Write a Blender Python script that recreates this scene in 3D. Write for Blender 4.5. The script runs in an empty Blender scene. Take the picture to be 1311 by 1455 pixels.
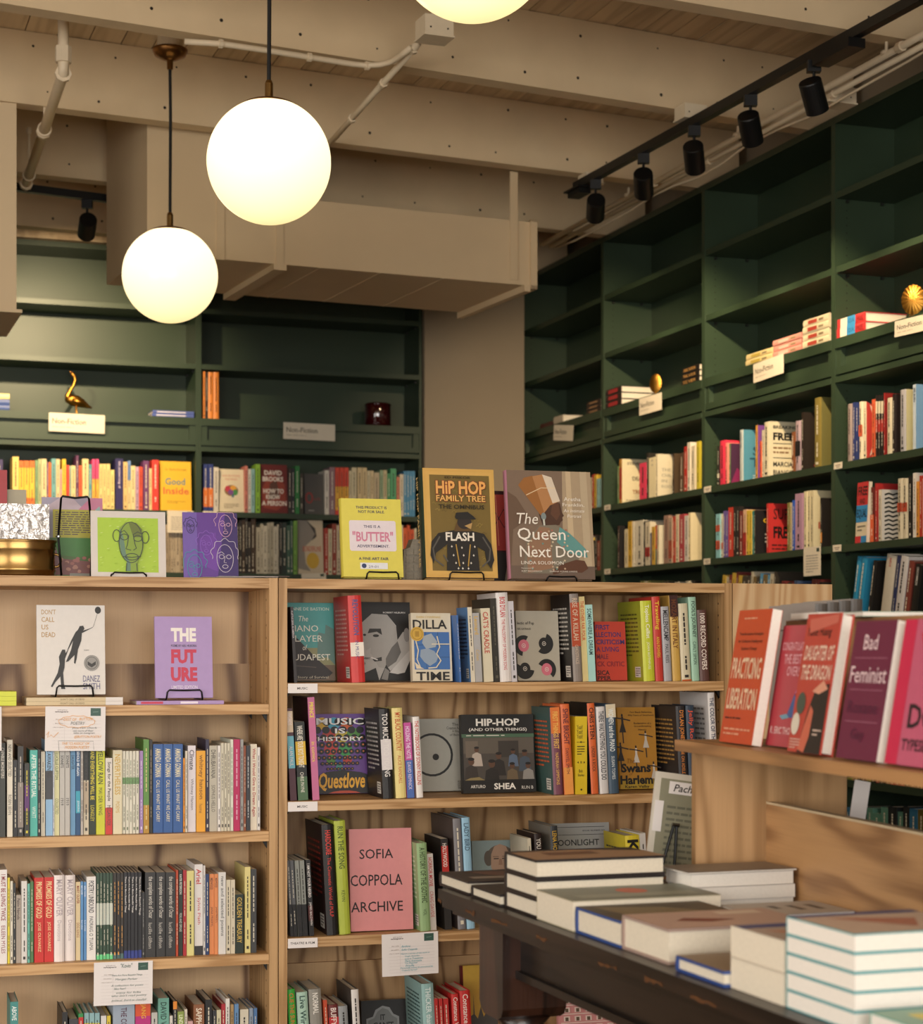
import bpy, math, random
from mathutils import Vector, Matrix

# ------------------------------------------------------------------ camera, world, lights, exposure
EYE, F, CX, HY = 1.22, 2700.0, 655.5, 929.0          # eye height, focal length in px, principal column, horizon row (1311x1455)
scene = bpy.context.scene
COL = scene.collection
cam_d = bpy.data.cameras.new('camera')
cam = bpy.data.objects.new('camera', cam_d)
COL.objects.link(cam)
cam.location = (0, 0, EYE)
cam.rotation_euler = (math.pi / 2, 0, 0)
cam_d.sensor_fit = 'HORIZONTAL'
cam_d.sensor_width = 36
cam_d.lens = 36 * F / 1311
cam_d.shift_y = (HY - 727.5) / 1311
cam_d.clip_end = 100
cam_d.dof.use_dof = True
cam_d.dof.focus_distance = 4.95
cam_d.dof.aperture_fstop = 7.0
scene.camera = cam

world = bpy.data.worlds.new('world')
scene.world = world
world.use_nodes = True
world.node_tree.nodes['Background'].inputs[0].default_value = (0.75, 0.85, 1.0, 1)
world.node_tree.nodes['Background'].inputs[1].default_value = 0.3
scene.view_settings.view_transform = 'Standard'
scene.view_settings.look = 'None'
scene.view_settings.gamma = 1
scene.view_settings.use_curve_mapping = False
scene.view_settings.exposure = 0.0


class Fr:
    """A vertical reference frame: u runs along a front, b runs back from it."""
    def __init__(self, ox, oy, deg):
        a = math.radians(deg)
        self.a = a
        self.o = (ox, oy)
        self.u = (math.cos(a), math.sin(a))
        self.b = (-math.sin(a), math.cos(a))

    def P(self, s, d, z):
        return Vector((self.o[0] + s * self.u[0] + d * self.b[0], self.o[1] + s * self.u[1] + d * self.b[1], z))

    def Y(self, s, d):
        return self.o[1] + s * self.u[1] + d * self.b[1]

    def s_at(self, px, d=0.0):
        k = (px - CX) / F
        return (k * (self.o[1] + d * self.b[1]) - self.o[0] - d * self.b[0]) / (self.u[0] - k * self.u[1])

    def d_at(self, px, s=0.0):
        k = (px - CX) / F
        return (k * (self.o[1] + s * self.u[1]) - self.o[0] - s * self.u[0]) / (self.b[0] - k * self.b[1])

    def z_at(self, py, s, d):
        return EYE + (HY - py) / F * self.Y(s, d)

    def inv(self, p):
        x, y = p[0] - self.o[0], p[1] - self.o[1]
        return x * self.u[0] + y * self.u[1], x * self.b[0] + y * self.b[1]

    def M(self, s, d, z):
        return Matrix.Translation(self.P(s, d, z)) @ Matrix.Rotation(self.a, 4, 'Z')


TH = 19.2
WD = Fr(0, 4.9, 16.6)                                   # oak bookcases
BK = Fr(0, 11.3, TH)                                    # green shelves on the back wall
RT = Fr(4.4 - 8.09 * math.tan(math.radians(TH)), 8.09, TH - 90)   # green shelves on the right wall, u towards the viewer
DSP = Fr(0.397, 3.54, 12.7 - 90)                        # table-top display, front edge of its ledge
TB = Fr(-0.045, 3.67, TH - 90)                          # dark table, far left corner
BM = Fr(0, 8.78, 25.0)                                  # ceiling beams
SR = BK.inv(RT.P(0, 0, 0))[0]                           # where the right wall's shelf fronts stand, in BK
S0, S1, D0, D1 = -8.5, SR + 0.32, -14.0, 0.32           # the room's rectangle in BK
HB, HC = EYE + 2.29, EYE + 2.594                        # underside of beams, underside of ceiling boards


def aim(o, loc, tgt):
    o.location = loc
    o.rotation_euler = (Vector(tgt) - Vector(loc)).to_track_quat('-Z', 'Y').to_euler()


def area(name, loc, tgt, sx, sy, power, col):
    l = bpy.data.lights.new(name, 'AREA')
    l.shape = 'RECTANGLE'
    l.size, l.size_y, l.energy, l.color = sx, sy, power, col
    o = bpy.data.objects.new(name, l)
    COL.objects.link(o)
    aim(o, loc, tgt)
    return o


# daylight through the shop windows behind and to the left of the photographer
area('window_daylight', BK.P(-5.0, D0 + 0.15, 1.75), BK.P(-5.0, 0, 1.45), 6.4, 2.3, 430, (1.0, 0.95, 0.88))
area('side_window_daylight', BK.P(S0 + 0.15, -9.0, 1.8), BK.P(0, -8.6, 1.2), 4.0, 2.2, 160, (1.0, 0.94, 0.86))


# ------------------------------------------------------------------ materials
def lin(h):
    h = h.lstrip('#')
    if len(h) == 3:
        h = ''.join(c * 2 for c in h)
    r = []
    for i in (0, 2, 4):
        c = int(h[i:i + 2], 16) / 255
        r.append(c / 12.92 if c <= 0.04045 else ((c + 0.055) / 1.055) ** 2.4)
    return (r[0], r[1], r[2], 1)


MATS = {}


def mat(key, col='#888888', rough=0.5, metal=0.0, var=0.06, vscale=30.0, bump=0.0, emit=None, estr=0.0, trans=0.0, spec=0.5):
    if key in MATS:
        return MATS[key]
    m = bpy.data.materials.new(key)
    MATS[key] = m
    m.use_nodes = True
    nt = m.node_tree
    p = nt.nodes['Principled BSDF']
    c = lin(col) if isinstance(col, str) else (*col, 1)
    p.inputs['Roughness'].default_value = rough
    p.inputs['Metallic'].default_value = metal
    p.inputs['Specular IOR Level'].default_value = spec
    if trans:
        p.inputs['Transmission Weight'].default_value = trans
    if var > 0:
        tc = nt.nodes.new('ShaderNodeTexCoord')
        nz = nt.nodes.new('ShaderNodeTexNoise')
        nz.inputs['Scale'].default_value = vscale
        nz.inputs['Detail'].default_value = 4
        nt.links.new(tc.outputs['Object'], nz.inputs['Vector'])
        mx = nt.nodes.new('ShaderNodeMix')
        mx.data_type = 'RGBA'
        mx.inputs[6].default_value = tuple(x * (1 - var * 2.0) for x in c[:3]) + (1,)
        mx.inputs[7].default_value = tuple(min(1, x * (1 + var * 2.0)) for x in c[:3]) + (1,)
        nt.links.new(nz.outputs[0], mx.inputs[0])
        nt.links.new(mx.outputs[2], p.inputs['Base Color'])
        if bump:
            bp = nt.nodes.new('ShaderNodeBump')
            bp.inputs['Strength'].default_value = bump
            bp.inputs['Distance'].default_value = 0.01
            nt.links.new(nz.outputs[0], bp.inputs['Height'])
            nt.links.new(bp.outputs[0], p.inputs['Normal'])
    else:
        p.inputs['Base Color'].default_value = c
    if emit:
        p.inputs['Emission Color'].default_value = lin(emit)
        p.inputs['Emission Strength'].default_value = estr
    return m


def cov(h):                                             # printed paper or cloth of one colour
    return mat('print ' + h, h, 0.45, var=0.03, vscale=60)


def wood(key, axis, light, dark, rings=9.0, across=9.0, along=0.9, rough=0.5, fibre=0.25, sharp=1.6):
    """Contour lines of a stretched noise give the flame figure of sliced oak."""
    if key in MATS:
        return MATS[key]
    m = bpy.data.materials.new(key)
    MATS[key] = m
    m.use_nodes = True
    nt = m.node_tree
    L, N = nt.links, nt.nodes
    p = N['Principled BSDF']
    p.inputs['Roughness'].default_value = rough
    tc = N.new('ShaderNodeTexCoord')
    oi = N.new('ShaderNodeObjectInfo')
    ad = N.new('ShaderNodeVectorMath')
    ad.operation = 'MULTIPLY_ADD'
    ad.inputs[1].default_value = (3.1, 7.7, 5.3)
    L.new(oi.outputs['Random'], ad.inputs[0])
    L.new(tc.outputs['Object'], ad.inputs[2])
    def stretched(a, b):
        mp = N.new('ShaderNodeMapping')
        sc = [a, a, a]
        sc[axis] = b
        mp.inputs['Scale'].default_value = sc
        L.new(ad.outputs[0], mp.inputs['Vector'])
        nz = N.new('ShaderNodeTexNoise')
        nz.inputs['Scale'].default_value = 1
        nz.inputs['Detail'].default_value = 2
        nz.inputs['Roughness'].default_value = 0.45
        L.new(mp.outputs[0], nz.inputs['Vector'])
        return nz
    n1 = stretched(across, along)
    mu = N.new('ShaderNodeMath'); mu.operation = 'MULTIPLY'; mu.inputs[1].default_value = rings * 6.283
    L.new(n1.outputs[0], mu.inputs[0])
    sn = N.new('ShaderNodeMath'); sn.operation = 'SINE'
    L.new(mu.outputs[0], sn.inputs[0])
    mr = N.new('ShaderNodeMapRange')
    mr.inputs[1].default_value = -1.0
    mr.inputs[2].default_value = 1.0
    L.new(sn.outputs[0], mr.inputs[0])
    pw = N.new('ShaderNodeMath'); pw.operation = 'POWER'; pw.inputs[1].default_value = sharp
    L.new(mr.outputs[0], pw.inputs[0])
    n2 = stretched(260, 7)
    mm = N.new('ShaderNodeMath'); mm.operation = 'MULTIPLY_ADD'
    mm.inputs[1].default_value = fibre * 2
    mm.inputs[2].default_value = -fibre
    L.new(n2.outputs[0], mm.inputs[0])
    sm = N.new('ShaderNodeMath'); sm.operation = 'ADD'; sm.use_clamp = True
    L.new(pw.outputs[0], sm.inputs[0]); L.new(mm.outputs[0], sm.inputs[1])
    n3 = stretched(2.0, 0.6)
    mx = N.new('ShaderNodeMix'); mx.data_type = 'RGBA'
    mx.inputs[6].default_value = lin(light); mx.inputs[7].default_value = lin(dark)
    L.new(sm.outputs[0], mx.inputs[0])
    hs = N.new('ShaderNodeHueSaturation')
    m3 = N.new('ShaderNodeMapRange'); m3.inputs[3].default_value = 0.72; m3.inputs[4].default_value = 1.22
    L.new(n3.outputs[0], m3.inputs[0]); L.new(m3.outputs[0], hs.inputs['Value'])
    L.new(mx.outputs[2], hs.inputs['Color'])
    L.new(hs.outputs[0], p.inputs['Base Color'])
    bp = N.new('ShaderNodeBump'); bp.inputs['Strength'].default_value = 0.12; bp.inputs['Distance'].default_value = 0.002
    L.new(n2.outputs[0], bp.inputs['Height']); L.new(bp.outputs[0], p.inputs['Normal'])
    return m


OAK_X = wood('oak edge', 0, '#c9a272', '#a67d4d', rings=5, across=40, along=2.0)
OAK_Z = wood('oak upright', 2, '#c19b6c', '#a07a4d', rings=4, across=30, along=1.2)
OAK_PLY = wood('oak plywood back', 2, '#bd986c', '#84603a', rings=13, across=4.6, along=0.5, sharp=2.6)
OAK_FIG = wood('figured plywood back', 2, '#c3a27a', '#64452a', rings=6.5, across=2.6, along=0.55, fibre=0.12, sharp=5.0)
OAK_END = wood('pale oak end panel', 2, '#d9b88c', '#c39a6c', rings=15, across=4.5, along=0.6)
OAK_DIAG = wood('display oak', 0, '#b98e60', '#8c6540', rings=6, across=8, along=1.2)
OAK_LEDGE = wood('ledge oak', 0, '#b48758', '#906a43', rings=4, across=20, along=1.4)
OAK_POST = wood('display oak upright', 2, '#c29a6c', '#a07a4f', rings=5, across=12, along=0.9)
DARKWOOD = wood('dark stained table wood', 0, '#241a14', '#120d0a', rings=4, across=14, along=1.0, rough=0.38)
LEGWOOD = wood('dark stained leg wood', 2, '#3a2218', '#1c100b', rings=3, across=16, along=1.0, rough=0.3)
GREEN = mat('green painted wood', '#2d3d2b', 0.45, var=0.04, vscale=12)
PAINT = mat('cream ceiling paint', '#dac29c', 0.75, var=0.05, vscale=6, bump=0.15)
PAINT2 = mat('cream wall paint', '#94856f', 0.8, var=0.03, vscale=4)
DUCTM = mat('painted sheet metal', '#d3bb96', 0.55, var=0.03, vscale=5)
PLANKM = wood('painted ceiling boards', 1, '#dcc4a0', '#c8ae8a', rings=3, across=12, along=0.8, rough=0.75)
BLACK = mat('matt black metal', '#121212', 0.45, 0.3, var=0.0)
WIRE = mat('black wire', '#0c0c0c', 0.35, 0.5, var=0.0)
BRASS = mat('brass', '#97794a', 0.27, 1.0, var=0.05, vscale=20)
AGED = mat('aged brass', '#8a6238', 0.35, 1.0, var=0.08, vscale=20)
GOLD = mat('gilt metal', '#b07f35', 0.36, 1.0, var=0.05, vscale=40)
PAGE = mat('page edges', '#d9d0bd', 0.8, var=0.05, vscale=200)
PAGEW = mat('white page edges', '#e4dfd6', 0.8, var=0.04, vscale=200)
CARD = mat('white card', '#e6e1df', 0.7, var=0.01)
SIGN = mat('sign card', '#d8cdb8', 0.7, var=0.02)


# ------------------------------------------------------------------ mesh helpers
class MB:
    def __init__(self):
        self.v, self.f, self.mi, self.mats = [], [], [], []

    def m(self, material):
        if material not in self.mats:
            self.mats.append(material)
        return self.mats.index(material)

    def add(self, vs, fs, material):
        k = len(self.v)
        i = self.m(material)
        self.v += [tuple(x) for x in vs]
        for f in fs:
            self.f.append([k + j for j in f])
            self.mi.append(i)
        return self

    def box(self, x0, x1, y0, y1, z0, z1, material):
        vs = [(x, y, z) for z in (z0, z1) for y in (y0, y1) for x in (x0, x1)]
        return self.add(vs, [(0, 2, 3, 1), (4, 5, 7, 6), (0, 1, 5, 4), (2, 6, 7, 3), (0, 4, 6, 2), (1, 3, 7, 5)], material)

    def tube(self, pts, r, material, n=6, closed=False):
        pts = [Vector(p) for p in pts]
        N = len(pts)
        vs, fs = [], []
        prev = None
        for i, p in enumerate(pts):
            if closed:
                t = pts[(i + 1) % N] - pts[i - 1]
            else:
                t = pts[min(i + 1, N - 1)] - pts[max(i - 1, 0)]
            t = t.normalized()
            if prev is None:
                a = t.orthogonal().normalized()
            else:
                a = (prev - t * prev.dot(t)).normalized()
            prev = a
            b = t.cross(a)
            rr = r[i] if isinstance(r, (list, tuple)) else r
            for k in range(n):
                w = 2 * math.pi * k / n
                vs.append(p + a * math.cos(w) * rr + b * math.sin(w) * rr)
        for i in range(N if closed else N - 1):
            j = (i + 1) % N
            for k in range(n):
                fs.append((i * n + k, i * n + (k + 1) % n, j * n + (k + 1) % n, j * n + k))
        if not closed:
            fs.append(tuple(range(n))[::-1])
            fs.append(tuple((N - 1) * n + k for k in range(n)))
        return self.add(vs, fs, material)

    def lathe(self, prof, material, n=32, c=(0, 0, 0), cap=True):
        vs, fs = [], []
        for r, z in prof:
            for k in range(n):
                w = 2 * math.pi * k / n
                vs.append((c[0] + r * math.cos(w), c[1] + r * math.sin(w), c[2] + z))
        for i in range(len(prof) - 1):
            for k in range(n):
                fs.append((i * n + k, i * n + (k + 1) % n, (i + 1) * n + (k + 1) % n, (i + 1) * n + k))
        if cap:
            fs.append(tuple(range(n))[::-1])
            fs.append(tuple((len(prof) - 1) * n + k for k in range(n)))
        return self.add(vs, fs, material)

    def prism(self, poly, y0, y1, material):                 # polygon in x,z extruded along y
        n = len(poly)
        vs = [(x, y0, z) for x, z in poly] + [(x, y1, z) for x, z in poly]
        fs = [tuple(range(n)), tuple(range(2 * n - 1, n - 1, -1))]
        fs += [(i, i + n, (i + 1) % n + n, (i + 1) % n) for i in range(n)]
        return self.add(vs, fs, material)

    def build(self, name, parent=None, M=None, smooth=False):
        me = bpy.data.meshes.new(name)
        me.from_pydata(self.v, [], self.f)
        for m in self.mats:
            me.materials.append(m)
        me.polygons.foreach_set('material_index', self.mi)
        if smooth:
            me.polygons.foreach_set('use_smooth', [True] * len(me.polygons))
        me.update()
        o = bpy.data.objects.new(name, me)
        COL.objects.link(o)
        if parent is not None:
            o.parent = parent
        if M is not None:
            if parent is not None:
                o.matrix_local = M
            else:
                o.matrix_world = M
        return o


def tag(o, label=None, cat=None, group=None, kind=None):
    if label:
        o['label'] = label
    if cat:
        o['category'] = cat
    if group:
        o['group'] = group
    if kind:
        o['kind'] = kind
    return o


def thing(name, label, cat, M, group=None, kind=None):
    o = bpy.data.objects.new(name, None)
    o.empty_display_size = 0.05
    COL.objects.link(o)
    o.matrix_world = M
    return tag(o, label, cat, group, kind)


def box1(name, parent, x0, x1, y0, y1, z0, z1, material, M=None):
    return MB().box(x0, x1, y0, y1, z0, z1, material).build(name, parent, M)


def T(p):
    return Matrix.Translation(Vector(p))


def basis(o, ex, ey):
    ex, ey = Vector(ex).normalized(), Vector(ey).normalized()
    ez = ex.cross(ey)
    M = Matrix.Identity(4)
    for i in range(3):
        M[i][0], M[i][1], M[i][2], M[i][3] = ex[i], ey[i], ez[i], o[i]
    return M


def px3(px, py, z):                                     # the point on height z seen at a pixel
    Y = F * (z - EYE) / (HY - py)
    return Vector(((px - CX) / F * Y, Y, z))


# ------------------------------------------------------------------ lettering
TXT = {}


def text_geo(s, bold=0.0, shear=0.0):
    key = (s, bold, shear)
    if key not in TXT:
        c = bpy.data.curves.new('lettering', 'FONT')
        c.body = s
        c.resolution_u = 2
        c.offset = bold
        c.shear = shear
        o = bpy.data.objects.new('lettering', c)
        me = bpy.data.meshes.new_from_object(o)
        vs = [(v.co.x, v.co.y) for v in me.vertices]
        fs = [tuple(p.vertices) for p in me.polygons]
        bpy.data.objects.remove(o)
        bpy.data.curves.remove(c)
        bpy.data.meshes.remove(me)
        if not vs:
            vs, fs = [(0, 0)], []
        x0, x1 = min(v[0] for v in vs), max(v[0] for v in vs)
        y0, y1 = min(v[1] for v in vs), max(v[1] for v in vs)
        TXT[key] = (vs, fs, x0, y0, max(x1 - x0, 1e-4), max(y1 - y0, 1e-4))
    return TXT[key]


class Print:
    """Flat print on a face: o = lower left corner, e1/e2 = unit directions, w/h = size, n = outward normal."""
    def __init__(self):
        self.mb = MB()
        self.k = 0

    def face(self, o, e1, e2, w, h, items):
        o, e1, e2 = Vector(o), Vector(e1), Vector(e2)
        n = e1.cross(e2)
        for it in items:
            self.k += 1
            off = n * (0.0003 + 0.00009 * self.k)
            q = lambda x, y: o + e1 * (x * w) + e2 * (y * h) + off
            c = it[0]
            if c == 'r':
                _, x0, y0, x1, y1, col = it
                self.mb.add([q(x0, y0), q(x1, y0), q(x1, y1), q(x0, y1)], [(0, 1, 2, 3)], cov(col))
            elif c == 'p':
                self.mb.add([q(x, y) for x, y in it[1]], [tuple(range(len(it[1])))], cov(it[2]))
            elif c == 'e':
                _, cx, cy, rx, ry, col = it
                k = 22
                self.mb.add([q(cx + rx * math.cos(6.2832 * i / k), cy + ry * math.sin(6.2832 * i / k)) for i in range(k)], [tuple(range(k))], cov(col))
            elif c == 'o':                                  # ring or arc: cx cy rx ry width(m) col [a0 a1]
                cx, cy, rx, ry, wd, col = it[1:7]
                a0, a1 = it[7:9] if len(it) > 7 else (0, 360)
                k = 26
                vs = []
                for i in range(k + 1):
                    a = math.radians(a0 + (a1 - a0) * i / k)
                    for sg in (-1, 1):
                        vs.append(q(cx + (rx + sg * wd / 2 / w) * math.cos(a), cy + (ry + sg * wd / 2 / h) * math.sin(a)))
                self.mb.add(vs, [(2 * i, 2 * i + 1, 2 * i + 3, 2 * i + 2) for i in range(k)], cov(col))
            elif c == 'l':                                  # polyline, width in metres
                pts = [Vector((x * w, y * h, 0)) for x, y in it[1]]
                wd = it[2]
                vs = []
                for i, p in enumerate(pts):
                    t = (pts[min(i + 1, len(pts) - 1)] - pts[max(i - 1, 0)]).normalized()
                    nn = Vector((-t.y, t.x, 0)) * wd / 2
                    for g in (p + nn, p - nn):
                        vs.append(o + e1 * g.x + e2 * g.y + off)
                self.mb.add(vs, [(2 * i, 2 * i + 1, 2 * i + 3, 2 * i + 2) for i in range(len(pts) - 1)], cov(it[3]))
            elif c == 't':                                  # text fitted to a box
                s, x0, y0, x1, y1, col = it[1:7]
                bold = it[7] if len(it) > 7 else 0.0
                shear = it[8] if len(it) > 8 else 0.0
                vs, fs, tx, ty, tw, th = text_geo(s, bold, shear)
                self.mb.add([q(x0 + (v[0] - tx) / tw * (x1 - x0), y0 + (v[1] - ty) / th * (y1 - y0)) for v in vs], fs, cov(col))
            elif c == 'L':                                  # a block of illegible text lines: x0 y0 x1 y1 n col
                _, x0, y0, x1, y1, nl, col = it
                rnd = random.Random(int(x0 * 991 + y1 * 577 + nl))
                dy = (y1 - y0) / nl
                for j in range(nl):
                    x = x0
                    ya = y1 - (j + 0.7) * dy
                    xe = x1 if j < nl - 1 else x0 + (x1 - x0) * 0.6
                    while x < xe - 0.02 * (x1 - x0):
                        ln = min(xe, x + (x1 - x0) * rnd.uniform(0.06, 0.22))
                        self.mb.add([q(x, ya), q(ln, ya), q(ln, ya + dy * 0.4), q(x, ya + dy * 0.4)], [(0, 1, 2, 3)], cov(col))
                        x = ln + (x1 - x0) * 0.03
        return self


# ------------------------------------------------------------------ books
def book(name, label, w, t, h, cover, M, hard=False, front=(), spine=(), back=(), group=None, page=None, spinecol=None, cat='book', cb=None):
    """x from spine (0) to fore-edge (w), y from front board (0) to back board (t), z up."""
    root = thing(name, label, cat, M, group)
    cm = cov(cover)
    sm = cov(spinecol) if spinecol else cm
    c = min(0.0025 if hard else 0.0008, t * 0.2)
    c = cb or c
    ins = 0.003 if hard else 0.0004
    bulge = min(0.004, t * 0.14) if hard else 0.0
    outer = [(w, 0), (0, 0), (-bulge * 0.8, t * 0.22), (-bulge, t * 0.5), (-bulge * 0.8, t * 0.78), (0, t), (w, t)]
    inner = [(w, c), (c, c), (c, t * 0.25), (c, t * 0.5), (c, t * 0.75), (c, t - c), (w, t - c)]
    n = len(outer)
    vs = [(x, y, 0) for x, y in outer] + [(x, y, 0) for x, y in inner] + [(x, y, h) for x, y in outer] + [(x, y, h) for x, y in inner]
    mb = MB()
    for i in range(n - 1):
        a, b = i, i + 1
        fs = [(a + 2 * n, b + 2 * n, b, a), (a + n, b + n, b + 3 * n, a + 3 * n), (a, b, b + n, a + n), (a + 3 * n, b + 3 * n, b + 2 * n, a + 2 * n)]
        mb.add(vs, fs, sm if 0 < i < n - 2 else cm)
    mb.add(vs, [(0, n, 3 * n, 2 * n), (2 * n - 1, n - 1, 3 * n - 1, 4 * n - 1)], cm)
    mb.build('cover', root)
    MB().box(c, w - ins, c, t - c, ins, h - ins, page or PAGE).build('pages', root)
    if front or spine or back:
        p = Print()
        if front:
            p.face((0, 0, 0), (1, 0, 0), (0, 0, 1), w, h, front)
        if spine:
            p.face((-bulge, t, h), (0, 0, -1), (0, -1, 0), h, t, spine)
        if back:
            p.face((w, t, 0), (-1, 0, 0), (0, 0, 1), w, h, back)
        p.mb.build('cover_print', root)['kind'] = 'stuff'
    return root


NAMED = {'black': '151515', 'charcoal': '3a3a3a', 'grey': '8c8c8c', 'pale grey': 'c2c0bc', 'white': 'e6e2de', 'cream': 'd8cfb2', 'yellow': 'ddc233',
         'orange': 'd8752e', 'red': 'bb2a28', 'dark red': '70241f', 'pink': 'd0587c', 'magenta': 'b5195a', 'purple': '6d458c', 'lilac': 'b29ac0',
         'navy': '26305c', 'blue': '33619f', 'light blue': '84b0d2', 'teal': '4aa49e', 'green': '3d8048', 'dark green': '25402c', 'sage green': 'a2b08a',
         'lime green': 'b9c536', 'olive': '827a3a', 'brown': '6a4528', 'tan': 'bf9a62', 'salmon': 'd0826c', 'mint green': 'a2cdb8', 'slate blue': '55718a',
         'pale yellow': 'd9d08a', 'mauve': 'a58a96'}


def cname(h):
    a = lin(h)
    return min(NAMED, key=lambda k: sum((math.sqrt(a[i]) - math.sqrt(lin(NAMED[k])[i])) ** 2 for i in range(3)))


ONES = ['', 'first', 'second', 'third', 'fourth', 'fifth', 'sixth', 'seventh', 'eighth', 'ninth', 'tenth', 'eleventh', 'twelfth', 'thirteenth',
        'fourteenth', 'fifteenth', 'sixteenth', 'seventeenth', 'eighteenth', 'nineteenth']
TENS = {2: 'twenty', 3: 'thirty', 4: 'forty', 5: 'fifty', 6: 'sixty'}


def nth(n):
    if n < 20:
        return ONES[n]
    if n % 10 == 0:
        return TENS[n // 10][:-1] + 'ieth'
    return TENS[n // 10] + '-' + ONES[n % 10]


def lum(h):
    a = lin(h)
    return 0.3 * a[0] + 0.6 * a[1] + 0.1 * a[2]


RND = random.Random(7)


def spine_print(txt, tc, cover, bands, h, t):
    it = []
    for col, y0, y1 in bands:
        it.append(('r', 1 - y1, 0.0, 1 - y0, 1.0, col))      # spine coordinates run downwards from the head
    tc = tc or ('#2a2522' if lum(cover) > 0.22 else '#d8d0bc')
    if txt:
        parts = txt.split('~')
        tot = sum(len(p) + 4 for p in parts)
        x = 0.05
        for k, p in enumerate(parts):
            ln = 0.88 * (len(p) + 4) / tot
            lh = min(0.6, 0.009 / t if k else 0.0145 / t)
            want = len(p) * lh * t * 0.62 / h
            use = min(ln * 0.9, max(want, 0.04))
            it.append(('t', p, x, 0.5 - lh / 2, x + use, 0.5 + lh / 2, tc, 0.015 if k == 0 else 0.0))
            x += ln
    else:
        x = 0.08 + RND.random() * 0.05
        gap_at = RND.uniform(0.45, 0.6)
        while x < 0.84:
            ln = RND.uniform(0.02, 0.07)
            if not (gap_at < x < gap_at + 0.12):
                it.append(('r', x, 0.41, min(0.88, x + ln), 0.59, tc))
            x += ln + 0.012
        if RND.random() < 0.6:
            it.append(('r', 0.92, 0.3, 0.955, 0.7, tc))
    return it


def parse(line):
    """x0 x1 top colour | title~author | text colour | options"""
    a = [q.strip() for q in line.split('|')]
    h = a[0].split()
    r = dict(x0=float(h[0]), x1=float(h[1]), top=float(h[2]), col='#' + h[3], txt='', tc=None, bands=[], dep=None, hard=False, cov=None, blurb=None, front=None, big=False)
    if len(a) > 1:
        r['txt'] = a[1]
    if len(a) > 2 and a[2]:
        r['tc'] = '#' + a[2]
    if len(a) > 3:
        for o in a[3].split(';'):
            o = o.split()
            if not o:
                continue
            if o[0] == 'b':
                r['bands'].append(('#' + o[1], float(o[2]), float(o[3])))
            elif o[0] == 'd':
                r['dep'] = float(o[1])
            elif o[0] == 'hard':
                r['hard'] = True
            elif o[0] == 'cov':
                r['cov'] = '#' + o[1]
            elif o[0] == 'blurb':
                r['blurb'] = '#' + o[1]
            elif o[0] == 'big':
                r['big'] = True
            elif o[0] == 'front':
                r['front'] = o[1]
    return r


FRONTS = {}


def row(fr, d, z, zoom, data, where, group, lean=0.0, dep=0.15, word='book', stuff=None):
    ox, oy, sc = zoom
    items = [parse(l) for l in data.strip().split('\n') if l.strip()]
    prev = -1e9
    for i, r in enumerate(items):
        dd = d + RND.uniform(0, 0.006)
        s0, s1 = fr.s_at(ox + r['x0'] / sc, dd), fr.s_at(ox + r['x1'] / sc, dd)
        sm = (s0 + s1) / 2
        h = fr.z_at(oy + r['top'] / sc, sm, dd) - z
        sh = h / 2 * math.sin(lean)
        s0, s1 = s0 + sh, s1 + sh
        s0 = max(s0, prev)
        t = max(s1 - s0 - 0.0007, 0.003)
        prev = s0 + t + 0.0004
        h = h / math.cos(lean) - t * abs(math.sin(lean)) * (1 if lean else 0)
        w = r['dep'] or dep + RND.uniform(-0.012, 0.012)
        if lean >= 0:
            piv = fr.P(s0, dd, z + 0.0003)
            Ml = Matrix.Translation(piv) @ Matrix.Rotation(fr.a, 4, 'Z') @ Matrix.Rotation(-lean, 4, 'Y') @ Matrix.Translation((t, 0, 0))
        else:
            piv = fr.P(s0 + t, dd, z + 0.0003)
            Ml = Matrix.Translation(piv) @ Matrix.Rotation(fr.a, 4, 'Z') @ Matrix.Rotation(-lean, 4, 'Y')
        M = Ml @ Matrix.Rotation(math.pi / 2, 4, 'Z')
        if stuff is not None:
            stuff.append((M, w, t, h, r['cov'] or r['col'], r['col'], spine_print(r['txt'], r['tc'], r['col'], r['bands'], h, t), FRONTS.get(r['front'], ())))
            continue
        hard = r['hard'] or t > 0.026
        sp = spine_print(r['txt'], r['tc'], r['col'], r['bands'], h, t)
        if r['big']:
            sp = [('t', r['txt'], 0.05, 0.1, 0.95, 0.9, r['tc'], 0.03)]
        bk = ()
        if r['blurb']:
            bk = (('L', 0.12, 0.3, 0.86, 0.86, 11, r['blurb']), ('r', 0.66, 0.05, 0.9, 0.18, '#d8d4cc'), ('L', 0.69, 0.06, 0.88, 0.17, 4, '#2a2a2a'))
        lab = '%s %s, %s %s from left, %s' % (cname(r['col']), 'hardback' if hard else 'paperback', nth(i + 1), word, where)
        book('book', lab, w, t, h, r['cov'] or r['col'], M, hard, FRONTS.get(r['front'], ()), sp, bk, group, spinecol=r['col'])


def faceout(fr, d, z, x0, x1, ytop, lean, cover, label, front, t=0.022, hard=False, spinecol=None, spine=(), name='book', group=None, page=None, cat='book'):
    """A book shown cover first; x0,x1 and ytop are photo pixels, its distance comes from the shelf it stands on."""
    le = math.radians(lean)
    dm = d + 0.06 * math.sin(le)
    s0, s1 = fr.s_at(x0, dm), fr.s_at(x1, dm)
    h0 = fr.z_at(ytop, (s0 + s1) / 2, d) - z
    h = fr.z_at(ytop, (s0 + s1) / 2, d + h0 * math.sin(le)) - z
    h /= math.cos(le)
    M = Matrix.Translation(fr.P(s0, d, z + t * math.sin(le) + 0.0004)) @ Matrix.Rotation(fr.a, 4, 'Z') @ Matrix.Rotation(-le, 4, 'X')
    return book(name, label, s1 - s0, t, h, cover, M, hard, front, spine, (), group, page, spinecol, cat)


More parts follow.
